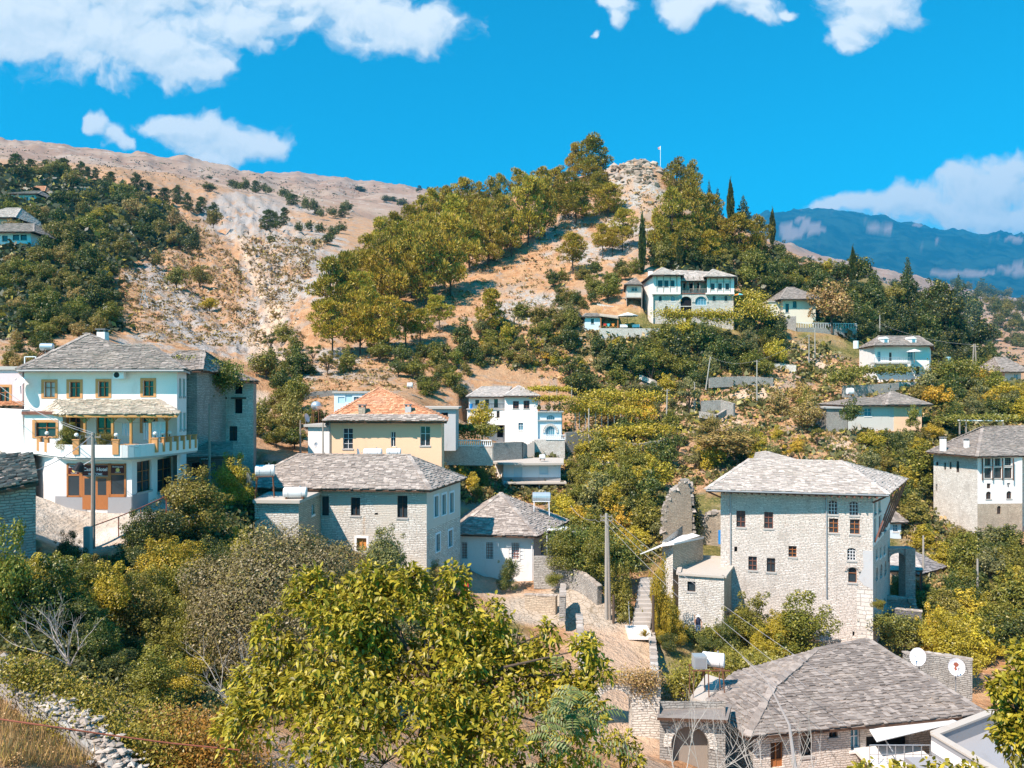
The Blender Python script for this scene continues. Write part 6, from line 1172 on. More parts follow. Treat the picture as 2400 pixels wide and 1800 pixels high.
def mk_spire(seed, n=5200, w=1.0, fir=False):
 random.seed(seed); lobes = []
 for i in range(16 if not fir else 40):
  f = i / (15 if not fir else 39)
  if fir: a = i * 2.4; r = .72 * (1 - f) ** .9 + .03; lobes.append((r * .6 * math.cos(a), r * .6 * math.sin(a), .2 + f * 1.8, r * .5 + .03, r * .5 + .03, .07))
  else: r = math.sin(min(1, (f + .12) * 1.6) * math.pi / 2) * (1 - f ** 2.6) * .8 + .08; lobes.append((random.uniform(-.08, .08), random.uniform(-.08, .08), .06 + f * 1.85, r, r, .16))
 V, Fc = lobe_leaves(lobes, n, .11 if not fir else .06, .35, .6, .2, True); return npmesh('crown', V, Fc, M['needle']), limbs_mesh('trunk', [([(0, 0, -.2), (0, 0, .3)], [.08, .06])])
VAR = {'round': [mk_round(s, 3600, .060) for s in (1, 2, 3)], 'wide': [mk_round(s, 3600, .058, 'wide') for s in (4, 5)], 'bush': [mk_round(s, 3600, .060, 'bush') for s in (6, 7, 8)],
       'near': [mk_round(s, 13000, .030, 'bush') for s in (9, 10)] + [mk_round(11, 13000, .030, 'round')], 'airy': [mk_airy(s, 2300, .045) for s in (12, 13)], 'pine': [mk_pine(s) for s in (21, 22, 23, 24, 25, 34, 35, 36)],
       'lowpine': [mk_pine(s, 7000, .08) for s in (26, 27)], 'umbrella': [mk_pine(s, 6000, .42, .3, .45) for s in (28, 29)], 'cypress': [mk_spire(31)], 'fir': [mk_spire(32, 3400, fir=True), mk_spire(33, 3400, fir=True)], 'cone': [mk_round(14, 4200, .05, 'cone')]}
COLS = {'dark green': (.040, .062, .022), 'deep green': (.028, .046, .022), 'mid green': (.10, .112, .028), 'yellow green': (.235, .21, .032), 'olive green': (.125, .12, .045), 'grey green': (.105, .12, .075), 'brownish': (.21, .165, .10), 'golden': (.33, .24, .04),
  'pine green': (.145, .125, .022), 'pine olive': (.20, .168, .028), 'cypress green': (.022, .036, .014), 'fir green': (.026, .044, .026), 'far green': (.055, .075, .035)}
COLS = {k_: (min(1, c[0] * 1.75), c[1] * 1.5, c[2] * .85) for k_, c in COLS.items()}
PL = []; cnt = {}
def plant(kind, u, vb, vt, wpx, col, d=None, dmin=20, dmax=2500, trunk=None, zone=None, label=None, nm=None, zoff=0):
 d = d or hit(u, vb, dmin, dmax)
 if d is None: return None
 p = P(u, vb, d); p.z = float((HV - grid_at(u, d)[0]) / F * d) + zoff; h = max((vb - vt) / F * d, .3); r = wpx / F * d / 2
 vs = VAR[kind]; i = cnt.get(kind, 0); cnt[kind] = i + 1; crown, trk = vs[(i * 7 + int(u)) % len(vs)]
 base = {'pine': 'pine_tree', 'lowpine': 'pine_tree', 'umbrella': 'pine_tree', 'cypress': 'cypress_tree', 'fir': 'fir_tree', 'cone': 'conical_tree', 'bush': 'bush', 'near': 'bush', 'airy': 'shrub_tree'}.get(kind, 'leafy_tree')
 if nm: base = nm
 jit = random.uniform(.85, 1.18); c = tuple(min(1, x * jit * random.uniform(.94, 1.06)) for x in COLS[col]) + (1,)
 rz = random.uniform(0, 6.28); sc = (r * random.uniform(.95, 1.1), r * random.uniform(.95, 1.1), h / 2)
 trunk = (base != 'bush' and h > 1.5) if trunk is None else trunk
 if trunk:
  o = bpy.data.objects.new(base, None); COL.objects.link(o); o.location = p; o.rotation_euler = (0, 0, rz); o.scale = sc; o.empty_display_size = .2
  a = bpy.data.objects.new('crown', crown); COL.objects.link(a); a.parent = o; a.color = c; b = bpy.data.objects.new('trunk', trk); COL.objects.link(b); b.parent = o
 else:
  o = bpy.data.objects.new(base, crown); COL.objects.link(o); o.location = p; o.rotation_euler = (0, 0, rz); o.scale = sc; o.color = c
 PL.append((o, base, col, u, vb, zone, label, wpx)); return o
def inside(poly, x, y):
 r = False
 for i in range(len(poly)):
  (x0, y0), (x1, y1) = poly[i - 1], poly[i]
  if (y0 > y) != (y1 > y) and x < (x1 - x0) * (y - y0) / (y1 - y0) + x0: r = not r
 return r
def blocked(u, vb, vt, w, d):
 for (a, b, c, e, kd) in KEEP:
  if d < kd + 12 and u + w * .5 > a and u - w * .5 < c and vb > b and vt < e and d > kd * .3:
   if min(u + w * .45, c) - max(u - w * .45, a) > 3 and min(vb, e) - max(vt, b) > 3: return True
 return False
def inpad(x, y):
 for q, z in PADS:
  if inside([(a, b) for a, b in q], x, y): return True
 return False
def scatter(poly, n, size, cols, kinds, zone, seed, asp=(.65, 1.1), dmin=20, dmax=2500, gap=.55):
 random.seed(seed); us = [p[0] for p in poly]; vs = [p[1] for p in poly]; got = []; tries = 0; names = list(cols); wts = [cols[c] for c in names]
 while len(got) < n and tries < n * 40:
  tries += 1; u = random.uniform(min(us), max(us)); v = random.uniform(min(vs), max(vs))
  if not inside(poly, u, v): continue
  w = random.uniform(*size) * (.7 if random.random() < .3 else 1); h = w * random.uniform(*asp)
  if any(abs(u - a) < (w + b) * gap * .5 and abs(v - c) < (h + e) * gap * .35 for a, c, b, e in got): continue
  d = hit(u, v, dmin, dmax)
  if d is None or blocked(u, v, v - h, w, d) or inpad(*XY(u, d)): continue
  got.append((u, v, w, h)); st = random.getstate(); plant(random.choice(kinds), u, v + h * .06, v - h, w, random.choices(names, wts)[0], d=d, zone=zone); random.setstate(st); random.random()
 return got
KEEP += [(95, 1195, 285, 1285, 42), (1612, 1435, 1665, 1500, 52), (1380, 1440, 1520, 1590, 44), (1220, 1380, 1400, 1440, 50)]
# pines, cypresses and firs that can be told apart (column, base row, top row, width)
random.seed(5)
hillz = 'on the pine hill'
for (u, b, t, w) in [(779,840,705,100),(844,833,676,105),(902,838,694,110),(951,820,712,80),(985,814,725,72)]: plant('umbrella' if w < 105 else 'pine', u, b, t, w, 'pine olive', zone='in the front row of the pine hill')
plant('umbrella', 1031, 783, 693, 66, 'pine olive', zone=hillz); plant('lowpine', 1155, 775, 675, 100, 'pine olive', zone=None, label='bushy low yellowish pine alone on the bare slope between the pines and the mansion')
for (u, b, t, w) in [(775,765,605,100),(812,735,585,90),(845,755,640,100),(915,735,560,100),(997,722,515,118),(965,705,530,100),(1058,694,508,112),(1174,608,460,108),(1198,606,488,84),(1235,577,418,86),(1275,556,424,70),(1348,530,420,92),(1420,512,432,80),
 (1278,430,335,70),(1316,428,330,62),(1350,430,333,70),(1388,428,330,100),(1230,452,380,80),(1300,460,383,70),(1388,450,395,60),(1210,482,398,66),(1262,482,398,84),(1330,482,403,78),(1400,468,405,60),
 (1045,525,432,64),(1080,520,428,62),(1125,510,424,66),(1155,505,425,54),(1178,500,415,50),(1015,545,445,76),(985,565,463,80),(955,580,478,76),(925,605,493,82),(893,630,512,84),(865,655,540,78),(1100,568,450,84),(1060,596,468,90),(1020,626,488,90),
 (1135,592,458,80),(945,650,520,88),(905,690,558,88),(868,712,580,86),(990,610,498,84),(1105,640,500,86),(1145,628,498,76),(835,700,590,78),(940,700,560,80),(800,725,620,60)]:
 plant('pine', u + random.uniform(-5, 5), b + random.uniform(-4, 4), t + random.uniform(-8, 10), w * random.uniform(.78, 1.15), random.choice(['pine green', 'pine olive', 'pine olive', 'pine green']), zone=hillz, dmin=110)
for (u, b, t, w) in [(1342,644,550,84),(1412,606,524,56),(1459,592,490,68),(1436,602,535,60)]: plant('umbrella', u, b, t, w, 'pine olive', zone='on the bare slope above the mansion')
for (u, b, t, w) in [(1585,470,376,86),(1620,480,380,60),(1625,575,415,110),(1578,590,445,110),(1660,570,455,80),(1540,580,500,60),(1735,598,500,110),(1778,596,508,66),(1700,585,515,60),(1610,620,520,90),(1660,620,540,80)]: plant('lowpine', u, b, t, w, random.choice(['pine green', 'pine olive']), zone='on the right shoulder of the hill')
for (u, b, t, w, l) in [(1505,640,496,22,'tall slim cypress standing alone on the slope left above the mansion'),(1594,636,543,21,'shorter dark cypress directly behind the mansion roof'),(1712,530,419,22,'tallest cypress on the skyline right of the hill summit'),(1810,575,487,19,'slim cypress at the right end of the hill pines, against the blue mountain'),(1999,680,578,22,'dark cypress standing alone above the pale unfinished house')]: plant('cypress', u, b, t, w, 'cypress green', label=l)
for (u, b, t, w, l) in [(1662,540,428,44,'dark spiky fir on the skyline just right of the summit pines'),(1682,560,445,50,'second dark fir beside the skyline fir right of the summit'),(1742,540,460,66,'broad dark fir between the two skyline cypresses'),(2127,715,604,56,'dark fir rising above the wood right of the lone cypress'),(2246,740,645,52,'dark fir on the wooded crest near the right edge')]: plant('fir', u, b, t, w, 'fir green', label=l)
# single trees of the left slope
for (u, b, t, w, c) in [(368,630,592,30,'olive green'),(413,678,622,56,'olive green'),(468,680,622,54,'olive green'),(491,737,705,42,'yellow green'),(458,600,530,30,'deep green'),(445,600,556,36,'deep green'),(432,560,520,36,'dark green'),(500,535,490,40,'olive green')]: plant('wide' if w > 30 else 'round', u, b, t, w, c, zone='on the bare slope above the hotel', trunk=True)
tl = 'along the upper left treeline'
for (u, b, t, w) in [(35,398,360,48),(72,400,372,34),(108,410,374,34),(150,410,372,54),(190,412,380,36),(206,416,390,22),(224,418,394,22),(260,430,404,38),(320,456,408,48),(348,462,427,38),(385,478,440,42),(415,478,436,34),(440,495,453,28),(470,502,462,38),(500,515,478,34)]: plant('lowpine', u, b, t, w, 'dark green', zone=tl, dmin=150)
rt = 'along the distant mountain tree row'
for (u, b, t, w) in [(478,452,430,24),(500,448,428,28),(535,442,420,22),(555,443,418,24),(575,446,420,26),(595,450,424,26),(615,456,428,28),(636,462,434,26),(655,470,440,24),(672,478,446,26),(690,486,452,26),(708,494,458,26),(725,500,464,24),(742,506,470,26),(760,510,474,26),(780,512,476,26),(800,510,474,24),(820,500,470,26),(905,470,452,30),(925,476,456,30),(945,482,462,26),(500,420,408,20),(775,452,446,12),(840,444,436,24),(855,446,438,20),(975,446,436,18),(990,446,436,18),(1005,446,436,16)]: plant(random.choice(['lowpine', 'round', 'wide']), u + random.uniform(-9, 9), b + random.uniform(-5, 7), t + random.uniform(-2, 8), w * random.uniform(.7, 1.5), 'far green', zone=rt, dmin=380, dmax=3000)
gl = 'above the rocky gully'
for (u, b, t, w, k_) in [(628,540,492,44,'lowpine'),(665,530,486,28,'lowpine'),(645,538,500,30,'lowpine'),(700,548,520,24,'round'),(725,545,518,26,'round'),(750,552,522,28,'round'),(780,560,530,34,'round'),(770,575,548,36,'round'),(735,578,562,18,'bush'),(800,548,520,30,'round'),(636,572,545,26,'bush')]: plant(k_, u, b, t, w, 'dark green', zone=gl, dmin=180)
# woods and thickets
S = scatter
S([(0,415),(150,425),(330,470),(400,500),(450,545),(440,590),(330,590),(270,640),(255,700),(290,760),(240,800),(150,790),(0,770)], 135, (34, 64), {'dark green': 3.5, 'mid green': 3, 'olive green': 3.5, 'deep green': 1.2, 'brownish': 1, 'yellow green': .6}, ['round', 'wide', 'round', 'bush'], 'on the wooded left slope', 11, dmin=70, gap=.42)
S([(0,770),(230,770),(290,860),(200,900),(0,870)], 16, (36, 60), {'dark green': 2, 'brownish': 1.5, 'olive green': 1}, ['bush', 'round'], 'just above the hotel roof', 12, gap=.5)
S([(1060,815),(1180,760),(1250,720),(1350,700),(1400,790),(1330,850),(1200,870),(1090,860)], 34, (34, 62), {'dark green': 3, 'mid green': 2, 'olive green': 1.5, 'grey green': 1}, ['bush', 'round', 'wide'], 'below the pine hill', 13)
S([(860,850),(1000,830),(1100,840),(1110,905),(1010,930),(960,900)], 18, (36, 66), {'dark green': 2, 'mid green': 2, 'olive green': 1, 'yellow green': .6}, ['bush', 'round', 'wide'], 'above the orange roofed house', 14)
S([(1400,790),(1500,765),(1780,770),(1850,790),(1840,880),(1780,900),(1700,880),(1650,920),(1480,900),(1380,860)], 54, (42, 82), {'dark green': 3, 'deep green': 2, 'mid green': 3, 'grey green': 1.2, 'yellow green': .5}, ['round', 'wide', 'bush', 'round'], 'below the twin bay mansion', 15, gap=.45, dmin=90)
S([(1330,900),(1480,900),(1620,930),(1620,1010),(1700,1020),(1860,940),(1960,900),(2000,960),(1930,1030),(1900,1090),(1700,1110),(1500,1140),(1390,1050),(1330,960)], 58, (38, 84), {'dark green': 2.4, 'mid green': 2.5, 'yellow green': 1.6, 'olive green': 2, 'grey green': 1, 'brownish': 1.6, 'golden': .9}, ['round', 'bush', 'bush', 'wide', 'airy'], 'on the terraced middle slope', 16, gap=.48, dmin=80)
S([(1730,655),(1800,600),(1960,660),(2060,690),(2000,740),(1920,740),(1800,720)], 30, (44, 80), {'dark green': 2, 'mid green': 2, 'olive green': 2, 'yellow green': .8}, ['round', 'wide'], 'right of the twin bay mansion', 17, dmin=140, gap=.42)
S([(1270,700),(1330,640),(1460,625),(1500,640),(1470,720),(1390,735)], 18, (36, 62), {'dark green': 1, 'mid green': 2, 'olive green': 2}, ['round', 'bush'], 'left of the twin bay mansion', 18, dmin=140)
S([(1520,600),(1600,590),(1760,590),(1780,640),(1700,640),(1540,630)], 22, (36, 64), {'dark green': 2, 'olive green': 2, 'mid green': 2}, ['round', 'bush'], 'just behind the mansion', 19, dmin=155, gap=.42)
S([(1990,700),(2080,700),(2200,730),(2310,780),(2330,880),(2260,870),(2120,860),(2020,800),(1960,770)], 56, (50, 86), {'deep green': 3, 'dark green': 3, 'fir green': 1, 'olive green': .5}, ['round', 'round', 'cone', 'wide'], 'in the dark right hand wood', 20, dmin=130, gap=.42, asp=(.8, 1.25))
S([(2180,900),(2330,880),(2400,900),(2400,1000),(2250,985),(2160,1060),(2170,1130),(2030,1130),(2010,1040),(2060,1010)], 52, (44, 84), {'dark green': 3, 'mid green': 2.5, 'yellow green': 1.2, 'olive green': 1.6, 'golden': .5, 'grey green': 1}, ['round', 'bush', 'bush', 'wide'], 'on the slope above the tower house', 21, gap=.45, dmin=80)
S([(2110,1120),(2190,1130),(2200,1240),(2280,1270),(2400,1280),(2400,1520),(2300,1560),(2170,1540),(2160,1440),(2190,1340),(2140,1260)], 54, (64, 120), {'dark green': 3, 'mid green': 3, 'yellow green': 1.4, 'olive green': 1.2, 'grey green': .8}, ['round', 'bush', 'bush'], 'right of the tower house', 22, gap=.42, dmin=50)
S([(1340,1150),(1540,1140),(1560,1210),(1550,1290),(1490,1350),(1340,1330),(1310,1210)], 30, (60, 110), {'dark green': 2, 'mid green': 3, 'yellow green': 1.6, 'grey green': 1, 'golden': .4}, ['round', 'bush'], 'left of the ruined wall', 23, dmin=55, gap=.42)
S([(1330,1060),(1400,1070),(1560,1140),(1350,1150),(1320,1130)], 12, (46, 80), {'mid green': 2, 'yellow green': 1.2, 'dark green': 1}, ['bush', 'round'], 'right of the flat roofed shed', 24)
S([(1060,1090),(1150,1090),(1150,1160),(1260,1160),(1320,1150),(1310,1220),(1240,1170),(1100,1180)], 16, (44, 76), {'mid green': 2, 'yellow green': 1, 'brownish': 1.4, 'dark green': 1}, ['bush'], 'between shed and slate pyramid roof', 25)
S([(600,870),(700,880),(700,960),(750,985),(690,1060),(620,1060),(580,1010),(640,940)], 24, (46, 84), {'olive green': 2, 'dark green': 1.5, 'mid green': 2}, ['bush', 'round'], 'left of the ochre house', 26, gap=.42)
S([(620,780),(680,790),(760,860),(850,870),(700,900),(610,880)], 14, (36, 60), {'olive green': 2, 'dark green': 1, 'mid green': 1}, ['bush', 'bush', 'airy'], 'at the foot of the pine hill', 27)
S([(100,1300),(250,1310),(420,1260),(560,1220),(640,1260),(560,1500),(480,1640),(380,1680),(250,1600),(60,1500)], 46, (110, 190), {'dark green': 3, 'mid green': 2.5, 'yellow green': 1.6, 'olive green': 1.5, 'deep green': 1.2}, ['near'], 'in the lower left thicket', 28, gap=.36, dmin=22)
S([(560,1150),(760,1290),(980,1330),(1060,1370),(1000,1420),(700,1420),(560,1300)], 16, (90, 150), {'mid green': 2, 'dark green': 2, 'brownish': 1, 'grey green': 1}, ['near', 'near', 'airy'], 'in front of the stone house', 29, gap=.42, dmin=30)
S([(1550,1430),(1700,1450),(1900,1540),(1860,1580),(1600,1590),(1540,1500)], 16, (60, 100), {'mid green': 2, 'yellow green': 2.4, 'dark green': 1}, ['near'], 'in the garden below the tower', 30, dmin=44, gap=.45)
S([(2190,640),(2400,700),(2400,830),(2330,800),(2330,740)], 50, (18, 34), {'far green': 3, 'olive green': 1}, ['bush', 'round'], 'on the far slope at right', 31, dmin=260, gap=.4)
S([(1880,600),(1960,640),(2200,690),(2150,720),(1950,690)], 44, (14, 26), {'far green': 3, 'dark green': 1}, ['round', 'bush'], 'on the low hill before the mountain', 32, dmin=260, gap=.4)
S([(1150,800),(1340,790),(1390,900),(1340,900),(1240,880),(1140,850)], 18, (30, 50), {'yellow green': 1.5, 'mid green': 2, 'golden': .4}, ['airy', 'bush'], 'on the terraces above the white house', 33)
Q = [('near', 1760, 1530, 1395, 170, 'mid green', 59, 'broad leafy fruit bush in front of the tower house wall'), ('near', 1870, 1545, 1390, 200, 'mid green', 58, 'large fruit tree spreading before the tower house, left of its corner'), ('near', 1705, 1520, 1440, 80, 'dark green', 57.5, 'dark orange tree beside the gardener'),
     ('near', 1460, 1480, 1318, 100, 'mid green', 59, 'bushy vine covered tree left of the stone steps'), ('near', 1548, 1560, 1310, 70, 'yellow green', 56.5, 'tall narrow creeper column right of the stone steps'), ('near', 1298, 1378, 1342, 44, 'mid green', 62, 'small round clipped tree in front of the stone yard wall'),
     ('near', 450, 1240, 1090, 190, 'olive green', 47, 'yellowish olive tree beside the hotel parking, left of the stone house'), ('near', 545, 1180, 1060, 130, 'yellow green', 55, 'bright yellow green bush below the ruined stone house'), ('near', 325, 1310, 1190, 110, 'dark green', 43, 'dark ivy covered shrub over the road railing'), ('near', 370, 1310, 1190, 150, 'deep green', 44, 'very dark shrub mass below the railing right of the pole'),
     ('near', 160, 1345, 1245, 84, 'deep green', 38, 'dark ivy clad shrub left of the concrete post'), ('near', 420, 1320, 1180, 130, 'deep green', 46, 'dark bush above the olive tree, right end of the railing'), ('near', 900, 1370, 1230, 150, 'grey green', 52, 'feathery grey green tree before the stone house front'), ('near', 160, 1052, 990, 74, 'mid green', 48.6, 'potted lemon tree on the left of the hotel balcony'),
     ('near', 245, 1052, 1012, 44, 'olive green', 48.6, 'small yellow leaved shrub in front of the hotel porch door'), ('round', 1130, 1040, 945, 76, 'yellow green', 108, 'bright green tree in front of the white house left block'), ('wide', 1950, 765, 655, 100, 'brownish', 155, 'large brownish olive tree right of the pale unfinished house'), ('wide', 1690, 1075, 1000, 160, 'brownish', 100, 'broad brownish tree above the tower house roof'),
     ('near', 1190, 1380, 1310, 60, 'dark green', 63.5, 'dark flowering oleander before the low white house'), ('near', 2230, 1570, 1430, 150, 'yellow green', 57, 'feathery yellow green shrub right of the tower corner'), ('near', 2190, 1560, 1420, 110, 'golden', 60, 'golden green shrub beside the feathery shrub'), ('near', 2090, 1500, 1440, 90, 'mid green', 64, 'vine spilling over the wall at the tower corner'), ('near', 2115, 1420, 1340, 60, 'mid green', 72, 'green bush seen through the broken stone arch'),
     ('near', 1035, 1140, 1085, 80, 'brownish', 85, 'dry brown bush below the white balustrade'), ('near', 1320, 1330, 1235, 110, 'mid green', 63, 'leafy vine beside the white awning of the low white house'), ('near', 1400, 1350, 1230, 120, 'mid green', 62, 'thick green vine mass behind the concrete utility pole'), ('near', 1470, 1340, 1240, 100, 'yellow green', 64, 'leafy green bush right of the utility pole'),
     ('near', 15, 1560, 1215, 200, 'mid green', 27, 'large fig tree with broad leaves at the left edge'), ('near', 130, 1560, 1310, 220, 'dark green', 28, 'dark lower fig boughs right of the fig tree'), ('near', 2060, 1430, 1405, 40, 'mid green', 58, 'small sprig at the foot of the tower corner'),
     ('bush', 2235, 1000, 955, 80, 'dark green', 112, 'dark bush behind the pergola posts'), ('bush', 1995, 985, 935, 56, 'dark green', 108, 'dark ivy bush climbing the middle of the long low house'), ('bush', 2140, 1000, 950, 40, 'mid green', 109, 'ivy bush before the faded ochre wall')]
for u, vb, vt, w, c, l in ((1058, 908, 862, 56, 'mid green', 'round bush above the grey corrugated shed'), (1078, 935, 895, 50, 'dark green', 'dark bush between the grey shed and the white house'), (1035, 885, 845, 52, 'olive green', 'olive bush on the bank above the orange roof right end'), (1000, 930, 890, 54, 'mid green', 'bush right behind the roof of the grey corrugated shed')): plant('bush', u, vb, vt, w, c, label=l, dmin=95)
for k_, u, vb, vt, w, c, d, l in Q:
 random.seed(int(u)); plant(k_, u, vb, vt, w, c, d=d, label=l, zoff=0)
 o = PL[-1][0]; o.location.z = Z(vb, d)
# olive with fine grey-brown foliage in the foreground
def leafy_thing(name, lobes, n, size, mat, label, cat, asp=.5, shell=.5, trunk=None, col=None, along=False, kind=None, group=None):
 """one crown of leaves over (column,row,depth,radius px) lobes"""
 L = []
 for l in lobes:
  u, v, d, r = l[:4]; p = P(u, v, d); rr = r / F * d; L.append((p.x, p.y, p.z, rr, rr * (l[4] if len(l) > 4 else 1), rr * (l[5] if len(l) > 5 else 1)))
 root = empty(name, (L[0][0], L[0][1], min(l[2] for l in L) - 1), label, cat, group) if trunk else None
 V, Fc = lobe_leaves(L, n, size, asp, shell, .35, along); off = np.array(WL[root.name]) if root else np.zeros(3)
 me = npmesh('crown' if root else name, V - off, Fc, M[mat]); o = link('crown' if root else name, me, parent=root)
 if root: trunk(root, L)
 else: tag(o, label, cat, group, kind)
 if col: o.color = (*COLS[col], 1) if isinstance(col, str) else (*col, 1)
 return o
def simple_trunk(base, r0, mat='bark'):
 def f(root, L):
  mb = MB(); b = Vector(base); c = b.lerp(Vector(L[0][:3]), .55); mb.tube([b, b.lerp(c, .5) + Vector((.1, 0, 0)), c], [r0, r0 * .8, r0 * .6], 8)
  for l in L: q_ = Vector(l[:3]); mb.tube([c, c.lerp(q_, .5) + Vector((random.uniform(-.2, .2), 0, .15)), q_], [r0 * .5, r0 * .3, r0 * .08], 6)
  mb.build('trunk', M[mat], root)
 return f
random.seed(3)
leafy_thing('olive_tree', [(640,1400,31,130),(560,1380,32,90),(740,1360,32,95),(700,1470,30,100),(540,1470,30.5,95),(620,1300,32,75),(500,1420,31,60),(700,1290,32.5,60),(800,1330,33,60),(600,1530,30,80),(470,1350,32,50)], 60000, .055, 'leaf', 'large grey brown olive tree with fine leaves below the stone house', 'tree', trunk=simple_trunk(P(640, 1650, 31), .28), col=(.215, .17, .078), shell=.35)
COLS['dry grass'] = (.42, .27, .11)
# ------------------------------------------------------------------ the big foreground tree, leaf by leaf
def leaf_shapes(base, dirv, nrm, L, W):
 """folded pointed leaves: base point, direction, normal, length, half width"""
 n = len(base); dirv = dirv / np.linalg.norm(dirv, axis=1, keepdims=True); s = np.cross(dirv, nrm); s /= np.linalg.norm(s, axis=1, keepdims=True) + 1e-9; nn = np.cross(s, dirv)
 L = L[:, None]; W = W[:, None]; dr = np.array([[0, 0, -1.0]])
 m1 = base + dirv * L * .35 - nn * W * .25; m2 = base + dirv * L * .7 - nn * W * .2 + dr * L * .06; tip = base + dirv * L + dr * L * .22
 l1 = base + dirv * L * .33 + s * W + nn * W * .2; r1 = base + dirv * L * .33 - s * W + nn * W * .2; l2 = base + dirv * L * .7 + s * W * .75 + dr * L * .07; r2 = base + dirv * L * .7 - s * W * .75 + dr * L * .07
 V = np.stack([base, l1, l2, tip, r2, r1, m1, m2], 1).reshape(-1, 3); k = np.arange(n)[:, None] * 8
 f = np.array([[0, 1, 6, 6], [0, 6, 5, 5], [1, 2, 7, 6], [6, 7, 4, 5], [2, 3, 7, 7], [7, 3, 4, 4]])
 F4 = np.array([[1, 2, 7, 6], [6, 7, 4, 5]]); F3 = np.array([[0, 1, 6], [0, 6, 5], [2, 3, 7], [7, 3, 4]])
 return V, (k[:, :, None] * 0 + (k[:, None] + F4[None])).reshape(-1, 4), (k[:, None] + F3[None]).reshape(-1, 3)
def mesh34(name, V, F4, F3, mat):
 me = bpy.data.meshes.new(name); me.vertices.add(len(V)); me.vertices.foreach_set('co', V.astype(np.float32).ravel()); n4, n3 = len(F4), len(F3)
 me.loops.add(n4 * 4 + n3 * 3); me.loops.foreach_set('vertex_index', np.concatenate([F4.ravel(), F3.ravel()]).astype(np.int32)); me.polygons.add(n4 + n3)
 me.polygons.foreach_set('loop_start', np.concatenate([np.arange(n4) * 4, n4 * 4 + np.arange(n3) * 3]).astype(np.int32)); me.polygons.foreach_set('loop_total', np.concatenate([np.full(n4, 4), np.full(n3, 3)]).astype(np.int32))
 me.materials.append(M[mat]); me.update(calc_edges=True); return me
def broad_tree(name, label, lobes, ncl, per, L0, mat, base, cat='tree', r0=.12, shoots=(), W0=.26, seed=1):
 global rng
 rng = np.random.default_rng(seed); random.seed(seed); A = []
 for l in lobes: u, v, d, r = l[:4]; p = P(u, v, d); rr = r / F * d; A.append((p.x, p.y, p.z, rr, rr, rr))
 A = np.array(A); root = empty(name, tuple(base), label, cat); w = A[:, 3] ** 2; i = rng.choice(len(A), ncl, p=w / w.sum()); dd = unit(ncl); dd[:, 2] = np.where(rng.random(ncl) < .35, np.abs(dd[:, 2]), dd[:, 2])
 c = A[i, :3] + dd * A[i, 3:6] * (.45 + .6 * rng.random(ncl)[:, None] ** .7)
 kp = np.sin(c[:, 0] * 2.9 + seed) + np.sin(c[:, 1] * 3.1 + 1) + np.sin(c[:, 2] * 3.7 + 2) > (-.75 if len(c) > 2000 else -9); c = c[kp]; dd = dd[kp]
 cl = np.repeat(c, per, 0); out = np.repeat(dd, per, 0); n = len(cl); dv = unit(n) + out * .5 + np.array([0, 0, -.25]); st = dv / np.linalg.norm(dv, axis=1, keepdims=True) * rng.uniform(.0, .07, n)[:, None]
 cl = cl + st + rng.normal(size=(n, 3)) * .035; nr = unit(n) * .6 + np.array([0, 0, 1.0]); L = L0 * rng.uniform(.6, 1.3, n); V, F4, F3 = leaf_shapes(cl, dv, nr, L, L * W0)
 o = link('crown', mesh34('crown', V - np.array(WL[root.name]), F4, F3, mat), parent=root)
 mb = MB(); b = Vector(base); hub = Vector(A[:, :3].mean(0)); hub.z -= .8; mb.tube([b, b.lerp(hub, .5), hub], [r0, r0 * .8, r0 * .6], 8)
 for l in A:
  q_ = Vector(l[:3]); m_ = hub.lerp(q_, .5) + Vector((random.uniform(-.15, .15), random.uniform(-.15, .15), .2)); mb.tube([hub, m_, q_], [r0 * .5, r0 * .28, r0 * .1], 6)
  for k in range(6): e = q_ + Vector((random.uniform(-1, 1), random.uniform(-1, 1), random.uniform(-.2, 1))).normalized() * l[3] * .9; mb.tube([q_, q_.lerp(e, .5) + Vector((0, 0, .05)), e], [r0 * .12, r0 * .08, r0 * .03], 5)
 mb.build('trunk', M['bark'], root); return root
broad_tree('walnut_tree', 'large yellow green broadleaf tree filling the bottom centre foreground', [(800,1590,14,190),(1000,1590,14,185),(1170,1640,14,165),(650,1700,13.5,125),(900,1790,13,220),(1140,1830,13,200),(1310,1710,13.6,120),(760,1465,14.5,100),(900,1450,14.5,100),(1040,1480,14.5,85),(1210,1520,14.5,75),
 (1340,1620,14,60),(1062,1355,14.6,34),(1068,1405,14.5,40),(725,1385,14.6,52),(865,1370,14.6,50),(1375,1520,13.8,34),(1395,1580,13.8,36),(600,1620,14,60),(560,1720,13.6,60),(960,1360,14.6,40),(640,1500,14.4,60),(1150,1460,14.4,50),(1290,1480,14.3,26)], 5600, 10, .13, 'walnut_leaf', P(950, 2150, 14), r0=.10, W0=.21, seed=4)
broad_tree('walnut_tree', 'yellow leaved broadleaf tree cut off by the right edge of the picture', [(2400,1640,15,70),(2440,1560,15,60),(2380,1720,15,50),(2440,1740,15,90),(2360,1610,15,28),(2400,1530,15.2,26),(2345,1665,15,18)], 560, 10, .125, 'walnut_leaf', P(2520, 2000, 15), seed=5)
broad_tree('sapling', 'small yellow leaved sapling with thin bare trunk beside the open stone arch', [(1430,1745,20,30),(1462,1735,20,22),(1480,1775,20,30)], 70, 9, .12, 'walnut_leaf', P(1425, 2000, 20), r0=.06, seed=6)
